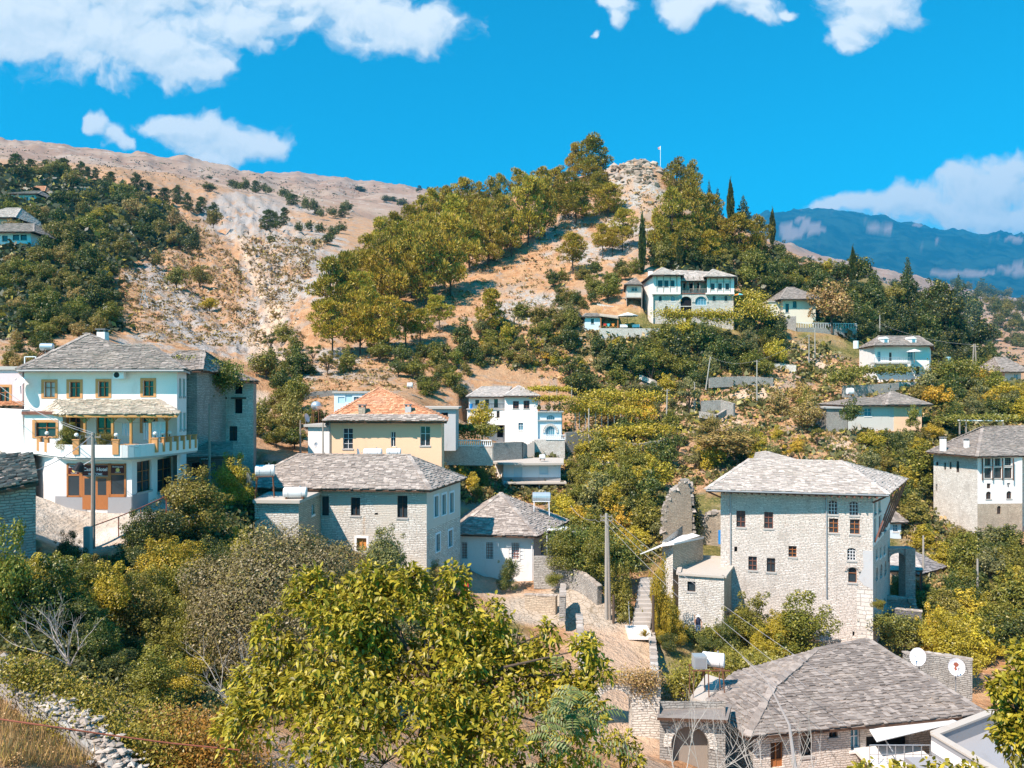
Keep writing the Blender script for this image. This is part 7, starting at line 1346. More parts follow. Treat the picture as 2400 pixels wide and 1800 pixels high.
for j, (u, lb) in enumerate(((2030, 'leftmost leafy shoot rising at the bottom edge below the white awning'), (2110, 'second leafy shoot from the left at the bottom edge below the awning'), (2190, 'third leafy shoot at the bottom edge, below the flat terrace'), (2275, 'rightmost leafy shoot at the bottom edge, near the corner terrace'))):
 broad_tree('leafy_shoot', lb, [(u, 1812, 14, 26), (u - 26, 1822, 14, 20), (u + 28, 1826, 14, 20)], 26, 8, .13, 'walnut_leaf', P(u, 2000, 14), 'shoot', r0=.03, seed=20 + j)
# compound-leaved shrub (fronds) between tree and arch
def fronds(name, label, items, mat, base, col):
 root = empty(name, tuple(base), label, 'shrub'); B = []; D = []; N = []; Ls = []; mb = MB()
 for (u, v, d, a, ln) in items:
  p = P(u, v, d); dx = Vector((math.cos(a), random.uniform(-.3, .3), math.sin(a))).normalized(); n = 8; side = dx.cross(Vector((0, -1, .5))).normalized(); pr = p
  for i in range(n):
   q_ = p + dx * ln * (i + 1) / n + Vector((0, 0, -.5 * ln * ((i + 1) / n) ** 2))
   for s in (-1, 1): B.append(q_); D.append(side * s + dx * .35 + Vector((0, 0, -.25))); N.append((0, -.5, 1)); Ls.append(.11 * (1.1 - .5 * abs(i / n - .4)))
   mb.tube([pr, q_], .004, 4, False); pr = q_
 V, F4, F3 = leaf_shapes(np.array(B), np.array(D), np.array(N, float) + unit(len(B)) * .2, np.array(Ls), np.array(Ls) * .13); o = link('crown', mesh34('crown', V - np.array(WL[root.name]), F4, F3, mat), parent=root); o.color = (*col, 1); mb.build('trunk', M['bark'], root)
random.seed(8); fronds('sumac_shrub', 'dark green shrub with long feathery fronds below the big foreground tree', [(random.gauss(1330, 36), random.gauss(1700, 55), 12.4 + random.uniform(-.3, .3), random.uniform(-.6, 3.6), random.uniform(.35, .6)) for _ in range(42)], 'leaf', P(1300, 2100, 12.5), (.16, .19, .06))
# bare dead boughs
def bare_tree(label, base, seeds, mat='twig', r=.02, spread=1.0, n=9, name='dead_branches'):
 random.seed(seeds); root = MB(); b = Vector(base)
 def grow_(p, d, ln, r_, lv):
  pts_ = [p]; 
  for i in range(4): d = (d + Vector((random.uniform(-.2, .2), random.uniform(-.2, .2), random.uniform(-.12, .14)))).normalized(); pts_.append(pts_[-1] + d * ln / 4)
  root.tube(pts_, [r_, r_ * .85, r_ * .7, r_ * .55, r_ * .4], 5, False)
  if lv > 0:
   for k in range(random.choice((2, 3, 3))): grow_(pts_[random.choice((2, 3, 4))], (d + Vector((random.uniform(-.8, .8), random.uniform(-.6, .6), random.uniform(-.2, .6)))).normalized(), ln * random.uniform(.5, .8), r_ * .5, lv - 1)
 for i in range(n): grow_(b, Vector((random.uniform(-1, 1) * spread, random.uniform(-.4, .4), random.uniform(.5, 1))).normalized(), random.uniform(.8, 1.5), r, 3)
 o = root.build(name, M[mat]); tag(o, label, 'branches', 'bare dead branches'); return o
bare_tree('pale bare dead branches in front of the arched gate and slate roof', P(1840, 1900, 15), 1, n=4, r=.018, spread=.8); bare_tree('tangle of bare grey twigs at the bottom edge under the arched gate', P(1600, 1870, 14), 2, n=6, r=.014, spread=1.3)
bare_tree('bare grey branches standing among the lower left bushes', P(165, 1560, 24), 3, n=6, r=.028, spread=.8); bare_tree('dry whitish twigs beside the olive tree, lower left of centre', P(560, 1680, 22), 4, n=7, r=.02, spread=.9)
mb = MB(); mb.tube([P(1740, 1540, 35), P(1800, 1600, 30), P(1850, 1700, 22), P(1870, 1850, 16)], [.02, .03, .04, .05], 6); tag(mb.build('dead_bough', M['twig']), 'long thin bare bough reaching up across the slate roof', 'branches')
# ------------------------------------------------------------------ creepers, vines, ground cover
def cover(name, label, boxes, n, size, mat, col=None, kind='stuff', cat=None, seed=1):
 """leaves over world boxes ((u,v,d) corner pairs)"""
 global rng
 rng = np.random.default_rng(seed); C_ = []; tot = sum(b[3] for b in boxes)
 for (p, q_, th, w) in boxes:
  k = int(n * w / tot); t = rng.random(k); a = np.array(P(*p)); b = np.array(P(*q_)); c = a + (b - a) * t[:, None]; C_.append(c + rng.normal(size=(k, 3)) * np.array(th))
 C_ = np.concatenate(C_); V, Fc = leaf_quads(C_, unit(len(C_)) + np.array([0, -.4, .6]), size); o = link(name, npmesh(name, V, Fc, M[mat])); tag(o, label, cat, kind=kind)
 if col: o.color = (*COLS[col], 1) if isinstance(col, str) else (*col, 1)
 return o
V_ = [('ivy', 'green ivy hanging over the roof and left wall of the ruined stone house', [((445, 878, 63.6), (535, 884, 64.2), (.7, .5, .5), 7), ((442, 905, 64.8), (505, 905, 65), (.4, .3, .5), 3), ((450, 935, 65.2), (485, 935, 65.4), (.3, .2, .7), 2.5), ((448, 985, 65.4), (470, 985, 65.5), (.25, .2, .9), 2), ((420, 838, 62), (455, 850, 62.5), (.8, .6, .12), 1), ((470, 862, 65), (530, 862, 66), (.8, .8, .3), 3)], 21000, .10, 'leaf', (.13, .15, .025), 'ivy'),
      ('grape_vine', 'green vine on a pergola along the foot of the twin bay mansion', [((1545, 735, 144), (1720, 738, 144), (1.2, .5, .45), 5), ((1560, 740, 144), (1600, 745, 144), (.5, .3, .9), 1), ((1650, 742, 144), (1720, 748, 144), (1, .4, .7), 2)], 5200, .18, 'leaf', 'yellow green', 'vine'),
      ('grape_vine', 'vine pergola with yellowing leaves right of the twin bay mansion', [((1740, 715, 148), (1800, 735, 148), (1.2, .8, .8), 3), ((1730, 690, 155), (1780, 700, 155), (1.4, .8, .8), 2)], 3600, .2, 'leaf', 'yellow green', 'vine'),
      ('grape_vine', 'vine covered pergola above and right of the white house terrace', [((1252, 910, 114), (1325, 912, 114), (.8, .6, .18), 3), ((1262, 935, 112.6), (1325, 932, 112.6), (.7, .3, .2), 2), ((1325, 945, 116), (1400, 950, 116), (1, .7, .5), 2)], 4600, .15, 'leaf', 'yellow green', 'vine'),
      ('grape_vine', 'yellow green vineyard rows on the terraces right of the white house', [((1380, 925, 122), (1540, 930, 122), (1.5, .8, .45), 3), ((1340, 960, 118), (1500, 965, 118), (1.5, .8, .4), 3), ((1390, 1015, 112), (1560, 1005, 112), (1.5, .8, .45), 3), ((1390, 1040, 110), (1500, 1050, 110), (1.5, .7, .4), 3), ((1400, 1070, 107), (1530, 1075, 106), (1.5, .7, .4), 2)], 11000, .18, 'leaf', 'yellow green', 'vine'),
      ('grape_vine', 'vine trellis hanging over the retaining wall left of the white house', [((1045, 1000, 94), (1150, 1005, 94), (.8, .5, .22), 3), ((1060, 1015, 94), (1140, 1015, 94), (.7, .4, .5), 1)], 3600, .14, 'leaf', 'mid green', 'vine'),
      ('grape_vine', 'long vine trellis across the front garden of the umbrella house', [((1990, 868, 128), (2130, 866, 128), (1.2, .6, .35), 3), ((1950, 885, 126), (2010, 880, 126), (1, .6, .7), 2), ((2200, 865, 132), (2290, 862, 132), (1.2, .8, .8), 3)], 6000, .18, 'leaf', 'mid green', 'vine'),
      ('grape_vine', 'vine roof on the white pergola behind the bay window house', [((2230, 982, 104), (2360, 978, 104), (1.2, .8, .22), 3)], 2600, .16, 'leaf', 'mid green', 'vine'),
      ('grape_vine', 'dense grape vine over the yard right of the low white house', [((1310, 1262, 64), (1400, 1275, 63), (.8, .6, .5), 4), ((1400, 1290, 63), (1480, 1310, 63), (.8, .6, .7), 4), ((1340, 1310, 62.5), (1420, 1345, 62), (.5, .3, .6), 2)], 13000, .10, 'leaf', (.12, .15, .03), 'vine'),
      ('grape_vine', 'yellow green vines trailing behind the slate roof at the garden edge', [((1620, 1565, 50), (1800, 1550, 51), (.9, .5, .25), 3), ((1580, 1605, 47), (1650, 1600, 47), (.5, .4, .4), 3), ((1720, 1535, 54), (1800, 1550, 53), (.7, .5, .25), 2)], 13000, .085, 'leaf', (.24, .22, .035), 'vine'),
      ('grape_vine', 'leafy vine hanging from the wall right of the tower base', [((2050, 1455, 60.5), (2165, 1470, 60), (.6, .4, .3), 3), ((2080, 1480, 60), (2150, 1490, 60), (.4, .3, .55), 1.5)], 7000, .085, 'leaf', (.17, .18, .04), 'vine'),
      ('creeper', 'yellow and orange creeper spilling over the lower left rubble wall', [((20, 1555, 19.5), (140, 1625, 19.5), (.22, .35, .14), 3), ((140, 1620, 19.5), (240, 1665, 19.6), (.3, .4, .16), 3), ((130, 1690, 18.6), (260, 1735, 18.6), (.35, .3, .2), 4), ((230, 1670, 20), (430, 1720, 20), (.4, .5, .2), 3), ((250, 1750, 18.4), (400, 1790, 18.4), (.45, .3, .35), 4)], 26000, .04, 'leaf', (.27, .22, .03), 'creeper'),
      ('creeper', 'reddish brown creeper bank along the bottom edge left of the big tree', [((360, 1700, 20), (560, 1730, 20), (.5, .5, .18), 3), ((400, 1775, 18.6), (560, 1800, 18.6), (.5, .3, .35), 4)], 16000, .04, 'creeper', None, 'creeper'),
      ('creeper', 'dry brown creeper stems on top of the open stone arch', [((1392, 1585, 40.7), (1540, 1588, 40.7), (.3, .4, .16), 1), ((1480, 1600, 40.5), (1540, 1600, 40.5), (.2, .1, .4), .5)], 5000, .05, 'dry_leaf', None, 'creeper'),
      ('grape_vine', 'low garden vines at the foot of the stone terrace annex', [((1560, 1478, 59), (1622, 1490, 58.5), (.5, .3, .3), 2), ((1650, 1490, 58.5), (1700, 1480, 59), (.5, .3, .25), 2)], 5200, .09, 'leaf', (.19, .20, .04), 'vine'),
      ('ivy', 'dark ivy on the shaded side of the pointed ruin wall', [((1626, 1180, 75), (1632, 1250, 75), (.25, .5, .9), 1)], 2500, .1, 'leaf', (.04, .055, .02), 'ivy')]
for i, (nm, lb, bx, n, sz, mt, cl, ct) in enumerate(V_): o = cover(nm, lb, bx, n, sz, mt, cl, None, ct, 40 + i)
# ------------------------------------------------------------------ water tanks, dishes, poles, wires
def tank(label, u, v, d, L=1.4, r=.36, rz=0, legs=0, mat='white_tank', group='roof water tanks', leg_mat='rust', splay=.15, name='water_tank'):
 p = P(u, v, d); t = empty(name, (p.x, p.y, p.z - r - legs), label, 'water tank', group); cs, sn = math.cos(rz), math.sin(rz); ax = Vector((cs, sn, 0)); c = Vector(p)
 mb = MB(); pr = [(-.5, 0), (-.5, .55), (-.49, .85), (-.46, 1), (.46, 1), (.49, .85), (.5, .55), (.5, 0)]; mb.tube([c + ax * L * a for a, b in pr], [max(r * b, .01) for a, b in pr], 18, False); mb.build('barrel', M[mat], t, True)
 mb = MB(); 
 for s in (-.28, .28): mb.tube([c + ax * L * s, c + ax * (L * s + .03)], r * 1.015, 18)
 mb.tube([c + ax * L * .2 + Vector((0, 0, r)), c + ax * L * .2 + Vector((0, 0, r + .12))], .05, 6); mb.build('band', M['steel'], t)
 mb = MB(); sd = Vector((-sn, cs, 0))
 if legs:
  for a in (-.4, .4):
   for b in (-.75, .75):
    top = c + ax * L * a + sd * r * b + Vector((0, 0, -r * .95)); bt = top + ax * a * splay * 2 + sd * b * splay + Vector((0, 0, -legs)); mb.bar(top, bt, .06)
  for b in (-.75, .75): mb.bar(c + ax * -L * .48 + sd * r * b - Vector((0, 0, r * .95)), c + ax * L * .48 + sd * r * b - Vector((0, 0, r * .95)), .06)
  for a in (-.4, .4): mb.bar(c + ax * L * a - sd * r * .9 - Vector((0, 0, r * .95)), c + ax * L * a + sd * r * .9 - Vector((0, 0, r * .95)), .06); mb.bar(c + ax * L * a - sd * r * .8 - Vector((0, 0, r + legs * .6)), c + ax * L * a + sd * r * .8 - Vector((0, 0, r + legs * .6)), .04)
 else:
  for a in (-.35, .35): mb.box(c.x + cs * L * a - .06, c.y - r * .7, c.z - r - .1, c.x + cs * L * a + .06, c.y + r * .7, c.z - r * .75)
 mb.build('stand', M[leg_mat], t); return t
tank('grey water tank on tall rusty legs at the left corner of the stone house roof', 621, 1103, 55.5, 1.35, .42, .25, legs=1.65, mat='white_tank')
tank('white water tank lying on the flat slab of the stone annex', 692, 1154, 54.8, 1.65, .38, .1)
tank('left one of two white tanks behind the stone house ridge', 874, 1060, 66.5, 1.6, .33, -.05); tank('right one of two white tanks behind the stone house ridge', 923, 1059, 66.8, 1.25, .3, .0)
tank('steel water tank on white stand behind the slate pyramid roof', 1269, 1164, 71, 1.7, .42, 0, legs=1.3, mat='tank_metal', leg_mat='white_paint', splay=.05)
tank('large pale water tank on rusty stand beside the slate roof, bottom right', 1672, 1546, 43.5, 1.25, .40, -.35, legs=.75, mat='white_tank')
tank('small white round tank on the flat roofed shed', 1271, 1071, 99, .75, .32, 0); tank('white tank above the long low house, left of its ridge', 1992, 917, 115, .9, .5, 0); tank('white tank in the bushes above the orange roof', 961, 903, 112, .8, .38, 0)
t = empty('square_tank', tuple(P(1640, 1565, 42.7)), 'small square steel tank beside the large pale tank, bottom right', 'water tank', 'roof water tanks'); c = P(1639, 1549, 42.8); mb = MB(); mb.box(c.x - .36, c.y - .3, c.z - .36, c.x + .36, c.y + .3, c.z + .34); mb.build('body', M['tank_metal'], t); mb = MB(); mb.box(c.x - .30, c.y - .32, c.z - .28, c.x + .28, c.y - .3, c.z + .26); mb.build('panel', M['steel'], t)
mb = MB()
for sx in (-.4, .4, 1.2):
 for sy in (-.4, .5): mb.bar((c.x + sx, c.y + sy, c.z - .4), (c.x + sx * 1.1, c.y + sy, -17), .05)
for sy in (-.4, .5): mb.bar((c.x - .5, c.y + sy, c.z - .4), (c.x + 1.6, c.y + sy, c.z - .4), .06)
mb.build('stand', M['rust'], t)
# round tank on a tower by the ochre house
t = empty('round_tank', tuple(P(741, 1000, 76)), 'ball shaped grey tank on a rusty frame left of the orange roof', 'water tank', 'roof water tanks'); c = P(741, 951, 76); mb = MB(); mb.ball(c, .52, 18, 10, (1, 1, .88)); mb.build('barrel', M['tank_metal'], t, True); mb = MB()
for sx in (-.3, .3):
 for sy in (-.3, .3): mb.bar((c.x + sx, c.y + sy, c.z - .35), (c.x + sx * 1.2, c.y + sy * 1.2, c.z - 2.4), .06)
mb.bar((c.x - .35, c.y - .3, c.z - .5), (c.x + .35, c.y - .3, c.z - .5), .06); mb.build('stand', M['rust'], t)
mb = MB(); p = P(2006, 809, 134); mb.tube([p - Vector((0, 0, .6)), p + Vector((0, 0, .75))], .45, 14); tag(mb.build('upright_tank', M['white_tank']), 'upright white cylinder tank at the left of the umbrella house', 'water tank')
mb = MB(); p = P(2222, 846, 140); mb.tube([p - Vector((0, 0, .7)), p + Vector((0, 0, .75))], .45, 14); tag(mb.build('upright_tank', M['tank_metal']), 'upright pale blue cylinder tank on a small hut right of the umbrella house', 'water tank')
box_house('tank_hut', 'small white hut carrying the pale blue upright tank', 2208, 139, 2232, 139, 3, 872, 892, 'white_plaster', flat=True, roofmat='concrete', over=.4, low=2, keep=False)
def dish(label, u, v, d, r, yaw, tilt=.45, post=1.2, mark=False, mat='dish_white'):
 p = P(u, v, d); t = empty('satellite_dish', (p.x, p.y, p.z - post), label, 'satellite dish', 'satellite dishes'); fw = Vector((math.sin(yaw) * math.cos(tilt), -math.cos(yaw) * math.cos(tilt), math.sin(tilt))); a = fw.cross(Vector((0, 0, 1))).normalized(); b = a.cross(fw)
 mb = MB(); rs = [0.02, .35, .7, 1.0]; N = 20; ring = lambda k, o: [p + (a * math.cos(2 * math.pi * j / N) * .92 + b * math.sin(2 * math.pi * j / N) * 1.05) * r * k + fw * (r * .22 * k * k + o) for j in range(N)]
 for k0, k1 in zip(rs[:-1], rs[1:]):
  for o_, fl in ((0, 0), (-.015, 1)):
   R0, R1 = ring(k0, o_), ring(k1, o_)
   for j in range(N): q_ = [R0[j], R0[(j + 1) % N], R1[(j + 1) % N], R1[j]]; mb.poly(q_ if fl else q_[::-1])
 mb.build('reflector', M[mat], t, True); mb = MB(); mb.tube([p - b * r + fw * r * .25, p + fw * r * 1.0], .018, 5); mb.tube([p + fw * r * .95, p + fw * r * 1.1], .05, 6); mb.tube([p - fw * .05, Vector((p.x, p.y, p.z - post)) - Vector((fw.x, fw.y, 0)) * .1], .03, 6); mb.build('feed_arm', M['steel'], t)
 if mark:
  m = MB(); pts_ = [(-.05, .55), (.2, .5), (.3, .25), (.12, .05), (.25, -.2), (.1, -.45), (-.1, -.3), (0, -.05), (-.2, .1), (-.3, .3)]; m.poly([p + a * x * r - b * -y * r + fw * (r * .22 * (x * x + y * y) + .012) for x, y in pts_]); m.build('rust_patch', M['rust_red'], t)
dish('clean white satellite dish on the wall right of the broad slate roof', 2153, 1540, 47, .52, -.9, .35, 1.0); dish('satellite dish with a big rust patch near the right edge', 2241, 1563, 46, .50, -.25, .15, 1.6, True)
dish('grey satellite dish at the left corner of the stone house roof', 581, 1124, 55, .50, 2.2, .3, .9, mat='tank_metal'); dish('small dish beside the white tanks behind the stone house', 838, 1062, 66, .38, 1.5, .2, .5); dish('dish beside the left end wall of the ochre house', 718, 980, 76, .45, 1.3, .3, .8); dish('white dish on the outer wall of the white annex', 741, 1042, 71.5, .2, .6, .2, .3); dish('big white dish at the left corner of the hotel wall', 47, 898, 51.5, .42, -.2, .7, .7)
def pole(label, u, vt, vb, d, r=.1, mat='pole_wood', arms=0, lean=0, lamp=False, double=False, name='utility_pole'):
 top = P(u + lean, vt, d); b = P(u, vb, d); t = empty(name, tuple(b), label, 'utility pole', 'utility poles'); mb = MB(); mb.tube([b - Vector((0, 0, .6)), top], [r * 1.15, r * .8], 8)
 mb.build('post', M[mat], t)
 if double: mb = MB(); mb.tube([b + Vector((.28, 0, -.6)), top + Vector((.1, 0, -.6))], [r, r * .8], 8); mb.build('brace', M['pole_wood'], t)
 for k in range(arms):
  z = top.z - .25 - .3 * k; mb = MB(); mb.bar((top.x - .45, top.y, z), (top.x + .45, top.y, z), .07)
  for s in (-.42, -.15, .15, .42): mb.tube([(top.x + s, top.y, z), (top.x + s, top.y, z + .14)], .035, 6)
  mb.build('crossarm', M['wood_grey'], t)
 if lamp:
  mb = MB(); z = Z(1078, d); x = P(214, 0, d).x; x1 = P(190, 0, d).x; z1 = Z(1094, d); mb.tube([(top.x, top.y, z), (x1 + .15, top.y - .1, z1 + .1)], .025, 6); a = mb.build('lamp_arm', M['steel'], t)
  mb = MB(); c = Vector((x1, top.y - .15, z1)); mb.tube([c + Vector((.12, 0, .22)), c + Vector((.05, 0, .15)), c + Vector((-.05, 0, -.1)), c + Vector((-.08, 0, -.2))], [.1, .22, .30, .33], 14); mb.build('lamp_shade', M['black'], t, False); mb = MB(); mb.ball(c + Vector((-.09, 0, -.2)), .2, 12, 6, (1, 1, .5)); mb.build('lamp_glass', M['lamp_glass'], t)
 return top
tp = {}
tp['hotel'] = pole('tall weathered utility pole with black street lamp in front of the hotel', 218, 1014, 1291, 44, .115, lamp=True, arms=1)
tp['h2'] = pole('bare wooden pole right of the hotel balcony', 491, 945, 1118, 57, .09)
tp['main'] = pole('concrete utility pole with cross arms above the stone steps', 1421, 1203, 1450, 58, .12, 'pole_concrete', arms=2, double=True)
tp['o1'] = pole('pole between the bushes left of the white annex', 704, 985, 1072, 76, .09); tp['o2'] = pole('thin grey pole against the white annex wall', 757, 992, 1068, 71, .08, 'pole_concrete')
for (u, t_, b_, ln, d, lb) in [(1380,957,1047,0,112,'pale pole at the terrace wall right of the white house'),(1654,901,836,0,0,''),(1562,912,966,2,120,'short pole on the slope left of the path fork'),(1628,896,958,0,125,'grey pole between the leaning pole and the dusty path'),(1774,844,931,0,125,'tall pole beside the dusty path on the middle slope'),(1896,784,854,0,140,'pole with crosspiece left of the tall pair by the road'),(1910,768,833,0,142,'pole at the corner of the terrace wall below the villa'),(1320,1150,1200,0,88,'short dark pole right of the steel tank'),(2164,1255,1320,0,78,'lamp pole in the yard behind the tower house'),(2291,1310,1375,0,72,'white topped pole in the greenery at right'),(2062,738,770,0,158,'pole at the right end of the villa terrace'),(1478,705,730,0,150,'')]:
 if not lb: continue
 tp[u] = pole(lb, u, t_, b_, d, .10, 'pole_concrete', arms=1 if u in (1562, 1896, 1774) else 0, lean=ln)
tp['lean'] = pole('tall leaning pole in the trees below the mansion', 1654, 836, 905, 128, .1, 'pole_concrete', lean=11)
t = empty('a_frame_pole', tuple(P(2284, 855, 145)), 'twin legged wooden pole before the dark wood near the right edge', 'utility pole', 'utility poles')
for s in (-4, 4): mb = MB(); mb.tube([P(2284 + s, 856, 145), P(2284 + s * .4, 806, 145)], .12, 6); mb.build('leg', M['pole_wood'], t)
mb = MB(); mb.bar(P(2275, 812, 145), P(2293, 812, 145), .14); mb.build('crossarm', M['pole_wood'], t); tp['A'] = P(2284, 808, 145)
def wire(a, b, sag, label, r=.016, grp='overhead wires'):
 a, b = Vector(a), Vector(b); mb = MB(); mb.tube([a.lerp(b, i / 14) - Vector((0, 0, sag * 4 * (i / 14) * (1 - i / 14))) for i in range(15)], r, 4, False); return tag(mb.build('power_cable', M['wire']), label, 'cable', grp)
m_ = tp['main']
for k, (u, v, l) in enumerate([(1835, 1620, 'left'), (1890, 1610, 'middle'), (1960, 1600, 'right')]): wire(m_ + Vector((-.4 + .4 * k, 0, -.3)), P(u, v, 36), .35, f'{l} one of three pale wires running from the concrete pole over the slate roof', .012)
wire(m_ + Vector((-.3, 0, -.5)), P(1396, 1218, 66), .15, 'short cable at the head of the concrete pole'); wire(P(1396, 1218, 66), tp[1320] + Vector((0, 0, -.1)), 1.0, 'sagging cable between the concrete pole and the short dark pole', .022)
h_ = tp['hotel']
wire(h_ + Vector((0, 0, -.1)), P(60, 1110, 37), .3, 'black cable from the street lamp pole down to the dark stone hut', .022); wire(h_ + Vector((0, 0, -.1)), P(0, 905, 50), .4, 'cable from the street lamp pole up to the pink house', .018); wire(h_, P(-100, 860, 50), .4, 'upper cable from the street lamp pole past the big white dish', .014)
wire(h_ + Vector((.3, 0, -.3)), tp['h2'] + Vector((0, 0, -3.8)), .3, 'thin cable between street lamp pole and bare pole', .012); wire(tp['h2'] + Vector((0, 0, -.3 - 2)), P(458, 1025, 57), .6, 'loose cable hanging from the balcony end to the bare pole', .02)
wire(tp[1774], tp[1896], .6, 'wire between the dusty path pole and the road pole'); wire(tp['lean'], tp[1774], .8, 'wire from the leaning pole to the dusty path pole'); wire(tp[1562], tp[1628], .4, 'wire linking the two short poles on the slope'); wire(tp['A'], P(2065, 760, 150), .8, 'wire from the twin legged pole to the villa terrace')
# power mast on the bare slope
mb = MB(); p = P(337, 722, hit(337, 722, 90)); H_ = 3.6
for s in (-1, 1): mb.bar(p + Vector((s * 1.0, 0, 0)), p + Vector((s * .1, 0, H_)), .09)
mb.bar(p + Vector((-.6, 0, H_ * .45)), p + Vector((.6, 0, H_ * .45)), .07); mb.bar(p + Vector((-.5, 0, H_)), p + Vector((.5, 0, H_)), .07); tag(mb.build('power_mast', M['steel']), 'small steel frame mast on the bare slope above the hotel', 'mast')
# flag on the summit
d = 228; t = empty('flagpole', tuple(P(1548, 382, d)), 'tall flagpole with small red and white flag on the rocky summit', 'flagpole'); mb = MB(); mb.tube([P(1548, 390, d), P(1548, 342, d)], .07, 6); mb.build('pole', M['white_paint'], t); mb = MB(); a, b, c, e = P(1547.5, 343, d), P(1542, 346, d), P(1543, 350, d), P(1547.5, 351, d); mb.poly([a, b, c, e]); mb.poly([e + Vector((0, .05, 0)), c + Vector((0, .05, 0)), b + Vector((0, .05, 0)), a + Vector((0, .05, 0))]); mb.build('flag', M['cloth_white'], t); mb = MB(); mb.poly([P(1545.5, 344.5, d - .06), P(1542.6, 346.5, d - .06), P(1543.4, 349, d - .06), P(1545.5, 349, d - .06)]); mb.build('flag_emblem', M['red_cloth'], t)
# solar heater on the pink house
t = empty('solar_heater', tuple(P(80, 858, 55)), 'solar water heater with steel drum and tube rack on the roof left of the hotel', 'solar heater'); c = P(110, 813, 55); mb = MB(); pr = [(-.5, .05), (-.5, .7), (-.45, 1), (.45, 1), (.5, .7), (.5, .05)]; mb.tube([c + Vector((a * .85, a * .2, 0)) for a, b in pr], [.26 * b for a, b in pr], 16, False); mb.build('drum', M['tank_metal'], t, True)
a = P(105, 820, 54.8); b = P(66, 852, 53); mb = MB()
for i in range(7): o_ = Vector((.1 * i, .12 * i, 0)); mb.tube([a + o_, b + o_], .035, 6)
mb.build('collector', M['wood_dark'], t); mb = MB()
for s in (0, .5): mb.bar(c + Vector((s - .2, .1, -.2)), c + Vector((s - .2, .3, -1.4)), .05)
for u in (58, 84): mb.bar(P(u, 836, 53), P(u, 858, 53), .06)
mb.bar(P(58, 836, 53), P(84, 836, 53), .06); mb.build('frame', M['white_paint'], t)
# parasols
def parasol(label, u, vt, vb, d, r, mats):
 b = P(u, vb, d); top = P(u, vt, d); t = empty('parasol', tuple(b), label, 'parasol', 'garden parasols'); mb = MB(); mb.tube([b, top], .04, 6); mb.build('pole', M['wood_brown'], t)
 N = 8; e = [Vector((top.x + r * math.cos(2 * math.pi * (k + .5) / N), top.y + r * math.sin(2 * math.pi * (k + .5) / N), top.z - r * .32)) for k in range(N)]
 for j, m in enumerate(mats):
  mb = MB()
  for k in range(N):
   if k % len(mats) == j: mb.poly([top, e[k], e[(k + 1) % N]]); mb.poly([top - Vector((0, 0, .02)), e[(k + 1) % N] - Vector((0, 0, .02)), e[k] - Vector((0, 0, .02))]); mb.poly([e[k], e[k] - Vector((0, 0, .14)), e[(k + 1) % N] - Vector((0, 0, .14)), e[(k + 1) % N]])
  mb.build('canopy', M[m], t)
parasol('large square white parasol on the terrace left of the mansion', 1471, 732, 772, 146, 2.0, ['awning_white']); parasol('white parasol on the balcony of the umbrella house', 2143, 818, 850, 134, 1.2, ['awning_white']); parasol('orange and blue striped parasol at the right corner of the mansion', 1732, 687, 715, 148.5, 1.1, ['orange_cloth', 'teal_cloth'])
# terrace chairs and people on the mansion terrace kept small
for i, (u, m, l) in enumerate([(1418, 'red_cloth', 'red garment hanging in the open terrace shelter'), (1426, 'teal_cloth', 'turquoise garment hanging in the open terrace shelter'), (1437, 'orange_cloth', 'orange garment hanging in the open terrace shelter')]): p = P(u, 762, 147); mb = MB(); mb.box(p.x - .18, 147, p.z - .25, p.x + .18, 147.1, p.z + .3); mb.box(p.x - .3, 147.01, p.z + .1, p.x + .3, 147.09, p.z + .28); tag(mb.build('hanging_garment', M[m]), l, 'garment')
for i, (u, l) in enumerate([(1462, 'white cloth covered table under the white parasol'), (1490, 'white garden table right of the white parasol pole')]):
 b = P(u, 770, 146); t = empty('garden_table', tuple(b), l, 'table'); mb = MB(); mb.box(b.x - .7, 145.6, b.z + .7, b.x + .7, 146.4, b.z + .76); mb.build('tabletop', M['cloth_white'], t); mb = MB(); mb.box(b.x - .68, 145.62, b.z + .2, b.x + .68, 146.38, b.z + .7); mb.build('tablecloth_skirt', M['cloth_white'], t)
# flower pots on the white house terrace
for i, (u, w) in enumerate(((1263, .9), (1285, 1.3), (1300, 1.0), (1311, 1.2))):
 b = P(u, 966, 113.1); t = empty('potted_plant', tuple(b), f'{["first","second","third","fourth"][i]} terracotta potted plant from the left on the white house terrace', 'potted plant', 'potted plants on the white house terrace'); mb = MB(); mb.tube([b, b + Vector((0, 0, .4))], [.16, .24], 10); mb.build('pot', M['terracotta'], t); V, Fc = lobe_leaves([(b.x, b.y, b.z + .4 + .35 * w, .35 * w, .35 * w, .4 * w)], 220, .09); o = link('foliage', npmesh('foliage', V - np.array(b), Fc, M['leaf']), parent=t); o.color = (*COLS['mid green'], 1)
b = P(1104, 958, 115.4); mb = MB(); mb.tube([b, b + Vector((0, 0, .75))], [.24, .28], 12); tag(mb.build('blue_barrel', M['blue_tarp']), 'bright blue plastic barrel on the left balcony of the white house', 'barrel')
